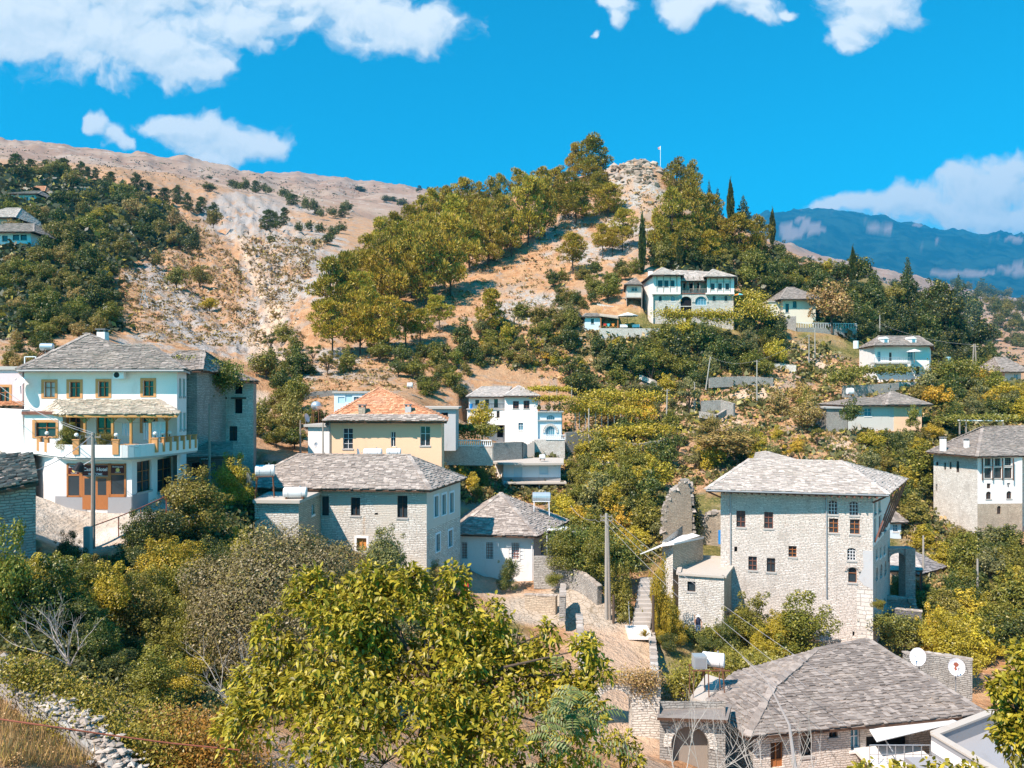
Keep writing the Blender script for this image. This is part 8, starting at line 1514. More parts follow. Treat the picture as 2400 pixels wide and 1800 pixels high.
# ------------------------------------------------------------------ walls, rails, steps, pergola
def gwall(label, pts_, th=.45, mat='grey_stone', low=1.5, name='stone_wall', cap=True, cat='wall'):
 """(column, top row, depth) polyline; reaches below the ground"""
 h = House(name, tuple(P(*pts_[0])), label, cat); mb = MB(); W = [P(*p) for p in pts_]; a = 0
 for p, q_ in zip(W[:-1], W[1:]):
  t = (Vector((q_.x, q_.y, 0)) - Vector((p.x, p.y, 0))).normalized(); n = Vector((t.y, -t.x, 0)) * th / 2; L = (q_ - p).length; k = max(1, int(L / 1.2))
  for i in range(k):
   p0 = p.lerp(q_, i / k); p1 = p.lerp(q_, (i + 1) / k); l = low; j0 = Vector((0, 0, random.uniform(-.05, .05)))
   for s in (1, -1):
    qd = [p0 + n * s - Vector((0, 0, l)), p1 + n * s - Vector((0, 0, l)), p1 + n * s + j0, p0 + n * s + j0]; uv = [(a, 0), (a + L / k, 0), (a + L / k, l), (a, l)]
    mb.poly(qd if s > 0 else qd[::-1], uv if s > 0 else uv[::-1])
   mb.poly([p0 + n + j0, p1 + n + j0, p1 - n + j0, p0 - n + j0]); a += L / k
 for e, s in ((W[0], 1), (W[-1], -1)):
  t = (W[1] - W[0] if s > 0 else W[-1] - W[-2]); t.z = 0; t.normalize(); n = Vector((t.y, -t.x, 0)) * th / 2; mb.poly([e + n - Vector((0, 0, low)), e - n - Vector((0, 0, low)), e - n, e + n], [(0, 0), (th, 0), (th, low), (0, low)])
 h.part(mb, 'wall', mat)
 if cap:
  m = MB()
  for p, q_ in zip(W[:-1], W[1:]):
   L = (q_ - p).length; k = int(L / .3) + 1; t = (q_ - p) / L; n = Vector((t.y, -t.x, 0))
   for i in range(k):
    c = p.lerp(q_, (i + .5) / k) + n * random.uniform(-.05, .05); m.bar(c - t * .2, c + t * .2 + Vector((0, 0, random.uniform(-.03, .03))), th * random.uniform(.8, 1.1), random.uniform(.04, .10))
  h.part(m, 'coping_stones', 'rock')
 return h
random.seed(9)
WALLS = [('stone retaining wall under the white balustrade', [(1036, 1047, 93), (1155, 1048, 92)], 2.2, 'white_stone'), ('stone wall corner left of the white house stairs', [(1154, 1038, 100), (1221, 1036, 103), (1232, 1042, 106)], 2.4, 'grey_stone'),
 ('dark grey retaining wall right of the white house stairs', [(1325, 1014, 113), (1400, 1010, 116), (1470, 1003, 118)], 3.2, 'grey_stone'), ('long low terrace wall on the slope above the white house', [(1125, 846, 141), (1200, 846, 142), (1293, 848, 143)], 2.4, 'grey_stone'), ('short terrace wall with two bare posts on the slope', [(1170, 820, 146), (1222, 820, 146)], 2.4, 'grey_stone'),
 ('terrace wall beside the dusty path below the mansion', [(1662, 886, 131), (1740, 882, 132), (1811, 886, 132)], 1.7, 'grey_stone'), ('upper roadside wall left of the tall poles', [(1776, 853, 138), (1830, 852, 138), (1866, 856, 137)], 1.6, 'white_stone'), ('small terrace wall left of the dusty path fork', [(1643, 940, 124), (1690, 938, 124), (1721, 946, 122)], 2.2, 'grey_stone'),
 ('low curved terrace wall beneath the dusty path fork', [(1640, 965, 121), (1680, 972, 119), (1700, 960, 121)], .9, 'grey_stone'), ('dry stone wall descending the middle slope', [(1500, 878, 137), (1530, 890, 135), (1555, 905, 133)], .8, 'white_stone'), ('rough stone wall among the vineyard rows', [(1395, 1030, 111), (1500, 1040, 110), (1560, 1030, 112)], 2.2, 'grey_stone'),
 ('boulder wall at the bend of the footpath', [(1385, 1050, 112), (1395, 1072, 108), (1440, 1085, 106), (1480, 1090, 105)], 1.3, 'white_stone'), ('stone terrace wall below the umbrella house garden', [(1975, 905, 126), (2040, 902, 127), (2105, 898, 128)], 2.0, 'grey_stone'), ('pale garden wall in front of the umbrella house', [(2105, 896, 130), (2200, 896, 131)], 1.6, 'white_stone'),
 ('yard wall right of the low white house', [(1253, 1305, 64), (1331, 1306, 63)], 2.6, 'grey_stone'), ('sloping yard wall behind the paved terrace', [(1331, 1328, 63), (1370, 1345, 61.5), (1405, 1372, 60)], 2.4, 'grey_stone'), ('short white capped gate pillar wall on the paved terrace', [(1320, 1368, 59), (1318, 1398, 55.5)], 1.8, 'grey_stone'),
 ('low stone edging beside the small clipped tree', [(1232, 1392, 60), (1304, 1396, 59)], 2.2, 'brown_stone'), ('long narrow rubble wall on the right of the dry yard', [(1527, 1478, 57), (1532, 1530, 51), (1535, 1590, 44)], 2.4, 'white_stone'), ('dark shaded wall on the left of the dry yard', [(1358, 1440, 55), (1362, 1520, 49), (1368, 1590, 44)], 2.6, 'grey_stone'),
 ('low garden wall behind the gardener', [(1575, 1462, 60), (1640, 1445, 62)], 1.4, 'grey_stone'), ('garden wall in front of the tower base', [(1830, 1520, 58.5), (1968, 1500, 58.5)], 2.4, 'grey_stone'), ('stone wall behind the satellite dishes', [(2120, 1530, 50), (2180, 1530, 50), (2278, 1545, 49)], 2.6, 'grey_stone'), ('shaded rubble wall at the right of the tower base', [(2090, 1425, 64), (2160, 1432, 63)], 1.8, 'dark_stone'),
 ('retaining wall of the outbuilding terrace left of the mansion', [(1330, 792, 146), (1400, 790, 146)], 2.0, 'white_stone'), ('ramshackle stone wall above the outbuilding', [(1400, 712, 155), (1440, 718, 154), (1500, 742, 151)], 2.4, 'white_stone'), ('terrace wall on the bare slope left of the mansion', [(1290, 700, 165), (1360, 695, 163)], 2.4, 'grey_stone'), ('short summit slope wall below the ridge pines', [(1285, 548, 207), (1305, 552, 206)], 2.4, 'grey_stone'), ('broken dry wall on the upper bare slope', [(1345, 548, 205), (1385, 552, 204)], 1.0, 'grey_stone'),
 ('small walls left of the ochre house on the slope', [(680, 930, 108), (740, 918, 110), (790, 915, 111)], 1.4, 'grey_stone'), ('old wall at the foot of the pine trunks', [(870, 842, 134), (905, 838, 135)], 2.2, 'grey_stone')]
for l, p, lo, m in WALLS: gwall(l, p, .45, m, lo)
gwall('grey and white rubble wall with loose top stones running down the lower left corner', [(-80, 1540, 21), (30, 1568, 20), (110, 1640, 19), (190, 1700, 18.2), (270, 1775, 17.5), (330, 1850, 17)], .55, 'grey_stone', 2.2, cap=False)
h = House('concrete_post_wall', tuple(P(205, 1315, 40)), 'x', 'x'); bpy.data.objects.remove(h.root)
balusters(XY(1040, 92.6), XY(1152, 92.3), Z(1046, 92.4), .72, .24, label='long white balustrade on the retaining wall below the vine trellis')
mb = MB(); a = P(205, 1235, 40.3); b = P(205, 1318, 40.3); mb.box(a.x - .17, 40.2, b.z - 1, a.x + .17, 40.5, a.z); tag(mb.build('concrete_post', M['concrete']), 'square concrete gate post at the lower end of the road railing', 'post')
t = empty('road_railing', tuple(P(330, 1210, 43)), 'rusty pipe railing along the road edge below the hotel', 'railing'); mb = MB(); rp = [(207, 1237, 40.4), (278, 1211, 42), (330, 1190, 44), (390, 1163, 46), (450, 1143, 49)]; mb.tube([P(*p) for p in rp], .03, 6); mb.build('top_rail', M['rust_red'], t)
for u, v, d in rp[1:]: mb = MB(); p = P(u, v, d); mb.tube([p, p - Vector((0, 0, 1.1))], .03, 6); mb.build('post', M['rust_red'], t)
t = empty('lower_railing', tuple(P(240, 1330, 38)), 'short rusty railing right of the concrete gate post', 'railing'); mb = MB(); mb.tube([P(210, 1307, 38), P(252, 1300, 38.6)], .025, 6); mb.build('top_rail', M['rust_red'], t)
for u, v in ((227, 1305), (251, 1301), (276, 1322)): mb = MB(); p = P(u, v, 38.3); mb.tube([p, p - Vector((0, 0, .9))], .025, 6); mb.build('post', M['rust_red'], t)
# stone steps
t = House('stone_steps', tuple(P(1500, 1470, 57)), 'flight of pale stone steps between two overgrown walls', 'steps'); mb = MB(); n = 12
for i in range(n): f_ = i / n; x = P(1478 + 24 * f_, 0, 57.5 + f_ * 4).x; y = 57 + i * .36; z = Z(1470, 57) + i * .24; mb.box(x, y, z - 1.2, x + 1.35, y + .42, z)
t.part(mb, 'steps', 'stone_step'); mb = MB(); x = P(1468, 0, 56.4).x; z = Z(1475, 56); mb.box(x, 55.2, z - .5, x + 1.6, 56.98, z); t.part(mb, 'landing', 'white_plaster'); mb = MB(); mb.tube([P(1473, 1410, 58), P(1476, 1468, 56.5)], .03, 6); t.part(mb, 'handrail', 'steel')
for u, d in ((1438, 57.5), (1531, 55.5)): mb = MB(); mb.tube([P(u, 1455, d) - Vector((0, 0, .8)), P(u, 1395, d)], .1, 8); tag(mb.build('vine_trunk', M['bark']), 'dark twisted vine trunk left of the stone steps' if u < 1500 else 'pale vine trunk at the head of the long rubble wall', 'trunk')
# pergola behind the bay window house and vineyard posts
t = empty('white_pergola', tuple(P(2290, 1020, 103)), 'white beamed pergola behind the bay window house roof', 'pergola'); mb = MB(); mb.bar(P(2245, 985, 103), P(2352, 986, 103), .14)
mb.build('beam', M['white_paint'], t)
for u in (2249, 2264, 2351): mb = MB(); mb.bar(P(u, 986, 103), P(u, 1018, 103), .14); mb.build('post', M['pole_wood'], t)
k_ = 0
for (u, vt, vb, d) in [(1348,968,1000,116),(1358,966,1000,116),(1372,968,1002,116),(1396,964,1004,117),(1410,966,1003,117),(1425,968,1004,117),(1440,968,1004,117),(1455,970,1003,117),(1415,1050,1075,109),(1340,905,930,118),(1305,912,935,113)]:
 mb = MB(); mb.tube([P(u, vb + 4, d), P(u, vt, d)], .07, 6); k_ += 1; tag(mb.build('vineyard_post', M['pole_concrete']), f'{["first","second","third","fourth","fifth","sixth","seventh","eighth","ninth","tenth","eleventh"][[1305,1340,1348,1358,1372,1396,1410,1415,1425,1440,1455].index(u)]} pale vineyard post from the left near the white house', 'post', 'vineyard posts beside the white house')
for u in (1171, 1220): mb = MB(); mb.tube([P(u, 822, 145.8), P(u, 798, 145.8)], .09, 6); tag(mb.build('bare_post', M['pole_concrete']), f'{"left" if u < 1200 else "right"} bare post on the short hillside terrace wall', 'post')
# cable in the lower left corner
mb = MB(); mb.tube([P(-40, 1680, 12), P(100, 1700, 12.2), P(250, 1722, 12.6), P(400, 1742, 13), P(560, 1758, 13.4)], .014, 6); tag(mb.build('rusty_cable', M['rust_red']), 'rusty twisted cable stretched across the lower left corner', 'cable')
mb = MB(); p = P(40, 1588, 19.8); mb.ball(p, .09, 7, 5, (1.3, 1, .6)); mb.ball(p + Vector((.08, 0, -.05)), .06, 7, 5, (.8, 1, 1.2)); plain('purple_plastic', (.45, .25, .65), .5); tag(mb.build('plastic_bag', M['purple_plastic']), 'small crumpled purple plastic bag on the rubble wall, lower left', 'bag')
# agave / yucca by the low white house and iris clump by the steps
def spiky(label, u, v, d, n, ln, col, name='yucca', w=.05):
 b = P(u, v, d); mb = MB(); random.seed(int(u))
 for i in range(n): a = random.uniform(0, 6.28); el = random.uniform(.2, 1.4); dd = Vector((math.cos(a) * math.cos(el), math.sin(a) * math.cos(el), math.sin(el))); s = dd.cross(Vector((0, 0, 1))).normalized() * w; m_2 = b + dd * ln * .55; e_ = b + dd * ln - Vector((0, 0, ln * .12)); mb.poly([b - s * .6, b + s * .6, m_2 + s, m_2 - s]); mb.poly([m_2 - s, m_2 + s, e_])
 o = mb.build(name, M['leaf']); o.color = (*col, 1); tag(o, label, 'plant')
spiky('spiky yucca in front of the low white house', 1200, 1340, 64, 60, 1.3, (.13, .15, .05)); spiky('yellow green clump of long leaves at the foot of the stone steps', 1463, 1450, 56, 50, .6, (.30, .27, .08), 'iris_clump', .03); spiky('golden clump of grass on the right of the step landing', 1512, 1492, 53, 60, .7, (.38, .27, .05), 'grass_clump', .025)
# urn, red door piece
t = empty('iron_gate', tuple(P(1092, 1365, 62)), 'small iron garden gate beside the red post at the low white house', 'gate'); mb = MB()
for i in range(7): x = P(1088 + i * 2.4, 0, 61.5).x; mb.bar((x, 61.5, Z(1365, 61.5)), (x, 61.5, Z(1330, 61.5)), .03)
mb.bar(P(1086, 1333, 61.5), P(1104, 1333, 61.5), .04); mb.bar(P(1086, 1360, 61.5), P(1104, 1360, 61.5), .04); mb.build('bars', M['black'], t); mb = MB(); p = P(1093, 1385, 60); mb.box(p.x - .16, 60, p.z - .3, p.x + .16, 60.2, p.z + .75); mb.build('red_post', M['red_cloth'], t)
# ------------------------------------------------------------------ parked car by the hotel
def car(label, p, rz):
 t = empty('parked_car', tuple(p), label, 'car'); z = p.z; cs, sn = math.cos(rz), math.sin(rz); W = lambda x, y, zz: (p.x + x * cs - y * sn, p.y + x * sn + y * cs, z + zz)
 def ext(prof, w, w2=None):
  mb = MB(); w2 = w2 or [w] * len(prof); n = len(prof); L_ = [W(x, -ww, zz) for (x, zz), ww in zip(prof, w2)]; R2 = [W(x, ww, zz) for (x, zz), ww in zip(prof, w2)]; mb.poly(L_); mb.poly(R2[::-1])
  for i in range(n): j = (i + 1) % n; mb.poly([L_[j], L_[i], R2[i], R2[j]])
  return mb
 body = [(-2.0, .3), (2.0, .3), (2.1, .5), (2.05, .72), (1.3, .85), (-1.9, .92), (-2.08, .75), (-2.1, .45)]; b = ext(body, .84).build('body', M['car_paint'], t)
 cab = [(1.0, .86), (.45, 1.32), (.2, 1.38), (-1.2, 1.38), (-1.5, 1.3), (-1.9, .9)]; ext(cab, .8, [.8, .62, .6, .6, .62, .8]).build('cabin', M['glass'], t)
 top = [(.42, 1.36), (.2, 1.42), (-1.2, 1.42), (-1.5, 1.34)]; ext(top, .62).build('roof', M['car_paint'], t)
 for x in (-1.3, 1.3):
  for y in (-.82, .82): mb = MB(); mb.tube([W(x, y - .1, .3), W(x, y + .1, .3)], .3, 14); w_ = mb.build('wheel', M['tyre'], t); mb = MB(); mb.tube([W(x, y - .11, .3), W(x, y + .11, .3)], .17, 10); mb.build('rim', M['steel'], w_)
 for y in (-.6, .6): mb = MB(); mb.ball(W(2.04, y, .66), .12, 8, 6, (.5, 1, .7)); mb.build('headlight', M['lamp_glass'], t)
car('blue grey parked car beside the hotel under the lean-to, half hidden by bushes', Vector((P(437, 0, 53.5).x, 53.5, Z(1168, 53.5))), -1.2)
# ------------------------------------------------------------------ the gardener
def person(label, p, h=1.68):
 t = empty('person', tuple(p), label, 'person', None); s = h / 1.68
 J = dict(pel=(0, 0, .90), ch=(0, -.03, 1.22), nk=(0, -.05, 1.42), hd=(0, -.08, 1.54), top=(0, -.08, 1.66), rs=(-.19, -.04, 1.36), re=(-.30, -.10, 1.10), rh=(-.26, -.28, 1.26), ls=(.19, -.04, 1.36), le=(.27, -.02, 1.08), lh=(.24, -.14, .86), rk=(-.10, -.06, .48), ra=(-.11, .02, .08), rt=(-.12, -.14, .03), lk=(.11, -.10, .48), la=(.13, .0, .08), lt=(.15, -.16, .03), rhp=(-.1, 0, .86), lhp=(.1, 0, .86))
 R_ = dict(pel=.13, ch=.15, nk=.055, hd=.095, top=.075, rs=.06, re=.042, rh=.032, ls=.06, le=.042, lh=.032, rk=.06, ra=.042, rt=.04, lk=.06, la=.042, lt=.04, rhp=.09, lhp=.09)
 E = [('pel', 'ch'), ('ch', 'nk'), ('nk', 'hd'), ('hd', 'top'), ('ch', 'rs'), ('rs', 're'), ('re', 'rh'), ('ch', 'ls'), ('ls', 'le'), ('le', 'lh'), ('pel', 'rhp'), ('rhp', 'rk'), ('rk', 'ra'), ('ra', 'rt'), ('pel', 'lhp'), ('lhp', 'lk'), ('lk', 'la'), ('la', 'lt')]
 def fin(w, dv, base):
  for k in range(4): a = f'{base}f{k}'; J[a] = (J[w][0] + dv[0] * .07 + (k - 1.5) * .02, J[w][1] + dv[1] * .07, J[w][2] + dv[2] * .07); b = a + 'e'; J[b] = (J[a][0], J[a][1] + dv[1] * .05 - .01, J[a][2] + dv[2] * .05 - .02); R_[a] = .011; R_[b] = .009; E.extend([(w, a), (a, b)])
  J[base + 'th'] = (J[w][0] + (.04 if base == 'r' else -.04), J[w][1] - .03, J[w][2] - .01); R_[base + 'th'] = .012; E.append((w, base + 'th'))
 fin('rh', (0, -.4, .9), 'r'); fin('lh', (0, -.3, -.95), 'l')
 names = list(J); me = bpy.data.meshes.new('body'); me.from_pydata([Vector(J[n]) * s for n in names], [(names.index(a), names.index(b)) for a, b in E], []); o = bpy.data.objects.new('body', me); COL.objects.link(o)
 m = o.modifiers.new('skin', 'SKIN'); sv_ = me.skin_vertices[0].data
 for i, n in enumerate(names): sv_[i].radius = (R_[n] * s, R_[n] * s * (.75 if n in ('ch', 'pel') else 1))
 sv_[names.index('pel')].use_root = True; o.modifiers.new('sub', 'SUBSURF').levels = 1; o.modifiers['sub'].render_levels = 2
 dg = bpy.context.evaluated_depsgraph_get(); nm_ = bpy.data.meshes.new_from_object(o.evaluated_get(dg)); bpy.data.objects.remove(o); nm_.materials.clear(); nm_.materials.append(M['skin']); o = link('body', nm_, parent=t)
 def part(nm, mat, rings):
  mb = MB(); N = 14; rg = [[(c[0] * s + rx * s * math.cos(2 * math.pi * k / N), c[1] * s + ry * s * math.sin(2 * math.pi * k / N), c[2] * s) for k in range(N)] for c, rx, ry in rings]
  for i in range(len(rg) - 1):
   for k in range(N): j = (k + 1) % N; mb.poly([rg[i][k], rg[i][j], rg[i + 1][j], rg[i + 1][k]])
  x = mb.build(nm, M[mat]); x.parent = t; return x
 part('vest', 'navy_cloth', [((0, -.0, .84), .18, .14), ((0, -.01, 1.0), .165, .13), ((0, -.03, 1.2), .19, .14), ((0, -.04, 1.36), .19, .12), ((0, -.05, 1.44), .08, .07)])
 part('trousers', 'blue_cloth', [((0, 0, .98), .17, .135), ((0, 0, .8), .19, .15), ((0, -.04, .5), .20, .13), ((0, -.02, .25), .20, .12)]); part('hat', 'hat_white', [((0, -.08, 1.58), .17, .17), ((0, -.08, 1.60), .11, .11), ((0, -.08, 1.69), .09, .09), ((0, -.08, 1.71), .02, .02)])
 mb = MB(); mb.box(-.012, -.19, 1.53, .012, -.165, 1.56); x = mb.build('nose', M['skin']); x.parent = t
 return t
gp = P(1636, 1490, 58.6); gp.z = Z(1492, 58.6); g_ = person('gardener in white sun hat, dark vest and blue skirted trousers standing in the garden', gp)
mb = MB(); mb.tube([gp + Vector((-.26, -.3, 1.0)), gp + Vector((-.34, -.32, 1.75))], .02, 6); tag(mb.build('garden_tool', M['wood_brown']), 'wooden tool handle held upright by the gardener', 'tool')
# ------------------------------------------------------------------ rocks, dry scrub and grass tufts
def tri_rocks(items, name='loose_rocks'):
 ico = np.array([(0, 0, 1), (.9, 0, .3), (.28, .85, .3), (-.73, .53, .3), (-.73, -.53, .3), (.28, -.85, .3), (.5, .5, -.5), (-.5, .5, -.5), (-.5, -.5, -.5), (.5, -.5, -.5)]); f = np.array([(0, 1, 2), (0, 2, 3), (0, 3, 4), (0, 4, 5), (0, 5, 1), (1, 6, 2), (2, 6, 7), (2, 7, 3), (3, 7, 8), (3, 8, 4), (4, 8, 9), (4, 9, 5), (5, 9, 1), (1, 9, 6)])
 V = []; Fc = []
 for i, (x, y, z, s) in enumerate(items): a = rng.uniform(0, 6.28); R2 = np.array([[math.cos(a), -math.sin(a), 0], [math.sin(a), math.cos(a), 0], [0, 0, 1]]); V.append((ico * rng.uniform(.7, 1.3, ico.shape) * np.array([s * rng.uniform(.8, 1.6), s, s * rng.uniform(.4, .9)])) @ R2.T + np.array([x, y, z])); Fc.append(f + i * 10)
 o = link(name, npmesh(name, np.concatenate(V), np.concatenate(Fc), M['rock'])); return o
def rnd_ground(polys, n, dmin=20, dmax=2500):
 out = []; tot = sum(p[1] for p in polys)
 for poly, w in polys:
  us = [p[0] for p in poly]; vs = [p[1] for p in poly]; k = int(n * w / tot); j = 0
  while j < k:
   u = random.uniform(min(us), max(us)); v = random.uniform(min(vs), max(vs)); j += 1
   if not inside(poly, u, v): continue
   d = hit(u, v, dmin, dmax)
   if d: p = P(u, v, d); 
   if d and not inpad(p.x, p.y): out.append((u, p, d))
 return out
random.seed(12); rng = np.random.default_rng(12)
it = [(p.x, p.y, p.z, random.choice((1.2, 1.5, 2, 3.5)) / F * d) for u, p, d in rnd_ground([([(520,560),(760,540),(780,640),(700,740),(640,860),(560,800),(600,700)], 5), ([(440,430),(900,430),(800,540),(560,560)], 2), ([(1250,480),(1560,380),(1560,520),(1400,620),(1150,780),(1100,760)], 3), ([(250,620),(560,600),(600,860),(330,800)], 1.5), ([(600,820),(900,840),(760,920),(620,900)], 1.5)], 5200, 90)]
tag(tri_rocks(it), kind='stuff', label='loose pale rocks scattered over the slopes')
wl = [P(-80, 1540, 21), P(30, 1568, 20), P(110, 1640, 19), P(190, 1700, 18.2), P(270, 1775, 17.5), P(330, 1850, 17)]; it = []
for i in range(650): k = random.randrange(5); q_ = wl[k].lerp(wl[k + 1], random.random()); it.append((q_.x + random.gauss(.05, .14), q_.y + random.gauss(.05, .18), q_.z + random.uniform(-.08, .05), random.choice((.04, .06, .08, .12))))
it += [(p.x, p.y, p.z + .02, random.uniform(.04, .14)) for u, p, d in rnd_ground([([(0,1540),(120,1600),(300,1690),(330,1720),(200,1700),(0,1620)], 1)], 160, 14)]; tag(tri_rocks(it, 'rubble'), kind='stuff', label='loose white rubble on the lower left wall')
slate('rock', (.24, .18, .135), (.36, .28, .215), (.48, .39, .31)); it = []
for u, p, d in rnd_ground([([(560,540),(760,540),(740,680),(660,850),(570,820),(600,700)], 3), ([(330,640),(560,640),(600,840),(340,780)], 1)], 900, 90): s_ = random.uniform(3, 9) / F * d; it.append((p.x, p.y, p.z - s_ * .45, s_))
tag(tri_rocks(it, 'rock_outcrops'), kind='stuff', label='brown rock ledges of the gully')
# ledges of the summit
it = []
for i in range(110): u = random.gauss(1500, 34); v = 378 + abs(random.gauss(0, 34)); d = hit(u, v, 150); p = P(u, v, d or 226); s_ = random.uniform(.5, 1.7); it.append((p.x, p.y, gz(p.x, p.y) - s_ * .35, s_))
tag(tri_rocks(it, 'summit_rocks'), kind='stuff', label='rock ledges on the hill summit')
def tufts(name, polys, n, s, col, mat='leaf', dmin=60, per=14, dmax=2500, label=None, zs=.8, ls=.42):
 C_ = []; S_ = []; pts_ = rnd_ground(polys, n, dmin, dmax)
 for u, p, d in pts_: r = random.uniform(*s) / F * d; C_.append(np.array(p) + rng.normal(size=(per, 3)) * np.array([r * .6, r * .6, r * .35 * zs]) + np.array([0, 0, r * .3])); S_.append(np.full(per, r * ls))
 C_ = np.concatenate(C_); S_ = np.concatenate(S_); V, Fc = leaf_quads(C_, unit(len(C_)) + np.array([0, -.2, .6]), S_, .6); o = link(name, npmesh(name, V, Fc, M[mat])); o.color = (*col, 1); tag(o, label, kind='stuff'); return o
slope = [([(300,480),(480,520),(560,620),(640,820),(330,800),(250,700)], 4), ([(560,560),(760,560),(700,700),(640,760)], 1.5), ([(640,780),(900,640),(1200,520),(1480,400),(1560,420),(1500,560),(1300,700),(1100,780),(860,860)], 4), ([(620,850),(1100,830),(1000,900),(640,980)], 1.5)]
tufts('dry_scrub', slope, 3600, (4, 10), (.24, .16, .065), label='low dry scrub dotted over the bare slopes', per=16); tufts('dry_grass', slope, 5200, (3, 7), (.50, .33, .16), label='tufts of dry yellow grass on the bare slopes', per=10)
mid = [([(1050,830),(1250,730),(1500,780),(1900,800),(2100,900),(2100,1100),(1600,1150),(1330,1080),(1330,900)], 5), ([(1330,1080),(1560,1150),(1560,1320),(1330,1320)], 2), ([(2100,900),(2400,900),(2400,1000),(2180,1100)], 2), ([(2100,1150),(2400,1270),(2400,1500),(2150,1500)], 2), ([(980,1060),(1330,1060),(1330,1180),(1080,1180)], 1)]
tufts('hillside_undergrowth', mid, 5200, (7, 18), (.15, .14, .045), label='mixed green undergrowth on the middle slopes', per=22); tufts('hillside_grass', mid, 6000, (5, 12), (.48, .32, .14), label='dry orange grass between the bushes of the middle slopes', per=16)
low = [([(0,1330),(300,1320),(560,1180),(800,1300),(1000,1400),(900,1560),(560,1700),(250,1640),(0,1520)], 5)]
tufts('thicket_undergrowth', low, 2600, (16, 38), (.10, .11, .035), label='dense green undergrowth of the lower left bank', per=170, dmin=18, ls=.15)
tufts('thicket_grass', low + [([(450,1560),(600,1640),(560,1740),(300,1720)], 1), ([(0,1600),(300,1760),(0,1800)], 1)], 1500, (12, 26), (.50, .31, .13), label='dry grass of the lower left bank', per=110, dmin=14, ls=.13)
tufts('mountain_scrub', [([(0,340),(450,390),(950,445),(800,470),(300,420),(0,380)], 3)], 1500, (2.2, 4.5), (.05, .06, .03), label='scattered dark scrub on the far mountain', per=8, dmin=400, dmax=3500)
tufts('slope_woods', [([(0,400),(350,460),(450,560),(250,640),(280,780),(0,800)], 3)], 3200, (10, 22), (.05, .062, .025), label='dark undergrowth of the wooded left slope', per=22, dmin=60)
tufts('right_wood_undergrowth', [([(1560,500),(1800,600),(2080,700),(2330,800),(2330,900),(2000,800),(1740,720),(1500,620)], 3)], 2600, (10, 22), (.06, .07, .028), label='dark undergrowth of the right hand woods', per=20, dmin=120)
tufts('valley_scrub', [([(1830,590),(2200,690),(2400,720),(2400,860),(2300,820),(1850,660)], 3)], 1800, (4, 10), (.055, .07, .035), label='scrub on the low far hills at right', per=10, dmin=260, dmax=2600)
# straw-like dry stalks close to the camera, lower left
B = rnd_ground([([(0,1560),(120,1650),(280,1780),(300,1800),(0,1800)], 1)], 2200, 12); mb_v = []
C_ = np.array([p for u, p, d in B]); k = 9; C_ = np.repeat(C_, k, 0) + rng.normal(size=(len(B) * k, 3)) * .08; dv = unit(len(C_)) * .45 + np.array([0, 0, 1.0]); L = rng.uniform(.08, .34, len(C_)); V, Fc = leaf_quads(C_ + dv * L[:, None] * .5, np.cross(dv, unit(len(C_))), L * .6, .05, dv); o = link('straw', npmesh('straw', V, Fc, M['dry_leaf'])); tag(o, kind='stuff', label='dry straw coloured grass in the near left corner')
# ------------------------------------------------------------------ labels of planted things
ORD = 'first second third fourth fifth sixth seventh eighth ninth tenth eleventh twelfth thirteenth fourteenth fifteenth sixteenth seventeenth eighteenth nineteenth twentieth twenty-first twenty-second twenty-third twenty-fourth twenty-fifth twenty-sixth twenty-seventh twenty-eighth twenty-ninth thirtieth thirty-first thirty-second thirty-third thirty-fourth thirty-fifth thirty-sixth thirty-seventh thirty-eighth thirty-ninth fortieth forty-first forty-second forty-third forty-fourth forty-fifth forty-sixth forty-seventh forty-eighth forty-ninth fiftieth'.split()
WORD = {'pine_tree': 'pine', 'cypress_tree': 'cypress', 'fir_tree': 'fir', 'conical_tree': 'conical tree', 'bush': 'bush', 'shrub_tree': 'airy shrub', 'leafy_tree': 'leafy tree'}
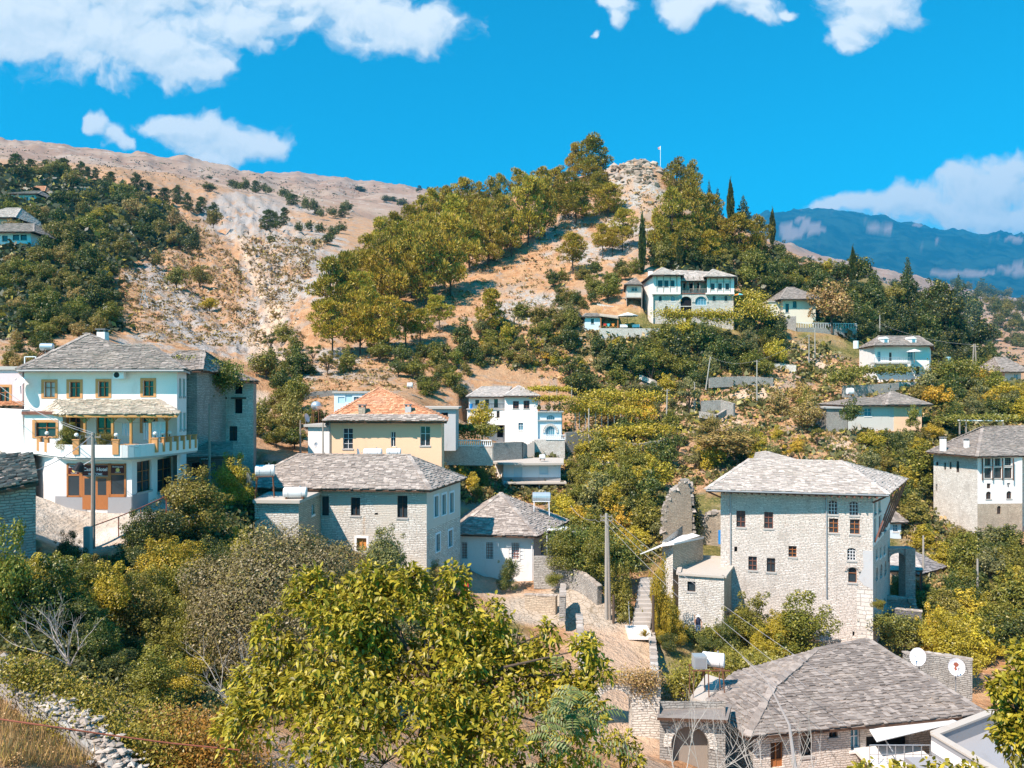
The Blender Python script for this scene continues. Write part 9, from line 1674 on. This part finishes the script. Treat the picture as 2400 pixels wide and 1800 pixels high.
# past 290 of a kind, the smallest in view become one object each
for base, nm in (('leafy_tree', 'small_trees'), ('bush', 'small_bushes')):
 L = sorted([r for r in PL if r[1] == base and not r[6]], key=lambda r: -r[7]); cut = L[max(0, 285 - sum(1 for r in PL if r[1] == base and r[6])):]
 if not cut: continue
 cs = sorted({r[2] for r in cut}); Vs = []; Ms = []
 for c in cs: leafmat('leaf_' + c, COLS[c]) if 'leaf_' + c not in M else None
 for r in cut:
  o = r[0]; me = o.data if o.data else o.children[0].data; n = len(me.vertices); v = np.empty(n * 3, np.float32); me.vertices.foreach_get('co', v); v = v.reshape(-1, 4, 3); v = v[rng.random(len(v)) < .5]; c = v.mean(1, keepdims=True); v = c + (v - c) * 1.25
  s = np.array(o.scale); a = o.rotation_euler[2]; R2 = np.array([[math.cos(a), math.sin(a), 0], [-math.sin(a), math.cos(a), 0], [0, 0, 1]]); Vs.append((v.reshape(-1, 3) * s) @ R2 + np.array(o.location)); Ms.append(np.full(len(v), cs.index(r[2])))
  for ch in list(o.children): bpy.data.objects.remove(ch)
  bpy.data.objects.remove(o)
 V = np.concatenate(Vs); o = link(nm, npmesh(nm, V, np.arange(len(V)).reshape(-1, 4), [M['leaf_' + c] for c in cs], mi=np.concatenate(Ms))); tag(o, 'smallest ' + ('trees' if 'tree' in nm else 'bushes') + ' filling in between the larger ones on the slopes', kind='stuff'); ids = {id(r) for r in cut}; PL = [r for r in PL if id(r) not in ids]
bk = {}
for r in PL: bk.setdefault((r[1], r[2], r[5]), []).append(r)
for (base, col, zone), L in bk.items():
 L.sort(key=lambda r: r[3]); w = WORD[base]; cw = 'green' if col.startswith('far') else col
 for i, r in enumerate(L):
  o = r[0]; cat = w.split()[-1] if w != 'pine' else 'pine tree'
  if r[6]: tag(o, r[6], cat); continue
  lb = f'{cw} {w} {zone}' if len(L) == 1 else (f'leftmost {cw} {w} {zone}' if i == 0 else f'rightmost {cw} {w} {zone}' if i == len(L) - 1 else f'{ORD[i]} {cw} {w} from the left {zone}')
  tag(o, lb, cat, f'{w} plants {zone}' if w != 'pine' else f'pines {zone}')
build_terrain()
# ------------------------------------------------------------------ the air between us and the mountains
mb = MB(); mb.hexa([(-20500, -80, -45), (20500, -80, -45), (20500, 13400, -45), (-20500, 13400, -45), (-20500, -80, 2250), (20500, -80, 2250), (20500, 13400, 2250), (-20500, 13400, 2250)])
hm = bpy.data.materials.new('haze'); hm.use_nodes = True; ht = hm.node_tree; ht.nodes.clear(); pv = ht.nodes.new('ShaderNodeVolumePrincipled'); pv.inputs['Color'].default_value = (.02, .52, 1, 1); pv.inputs['Density'].default_value = 9e-5; pv.inputs['Anisotropy'].default_value = 0
ho = ht.nodes.new('ShaderNodeOutputMaterial'); ht.links.new(pv.outputs[0], ho.inputs['Volume']); tag(mb.build('haze', hm), kind='stuff')
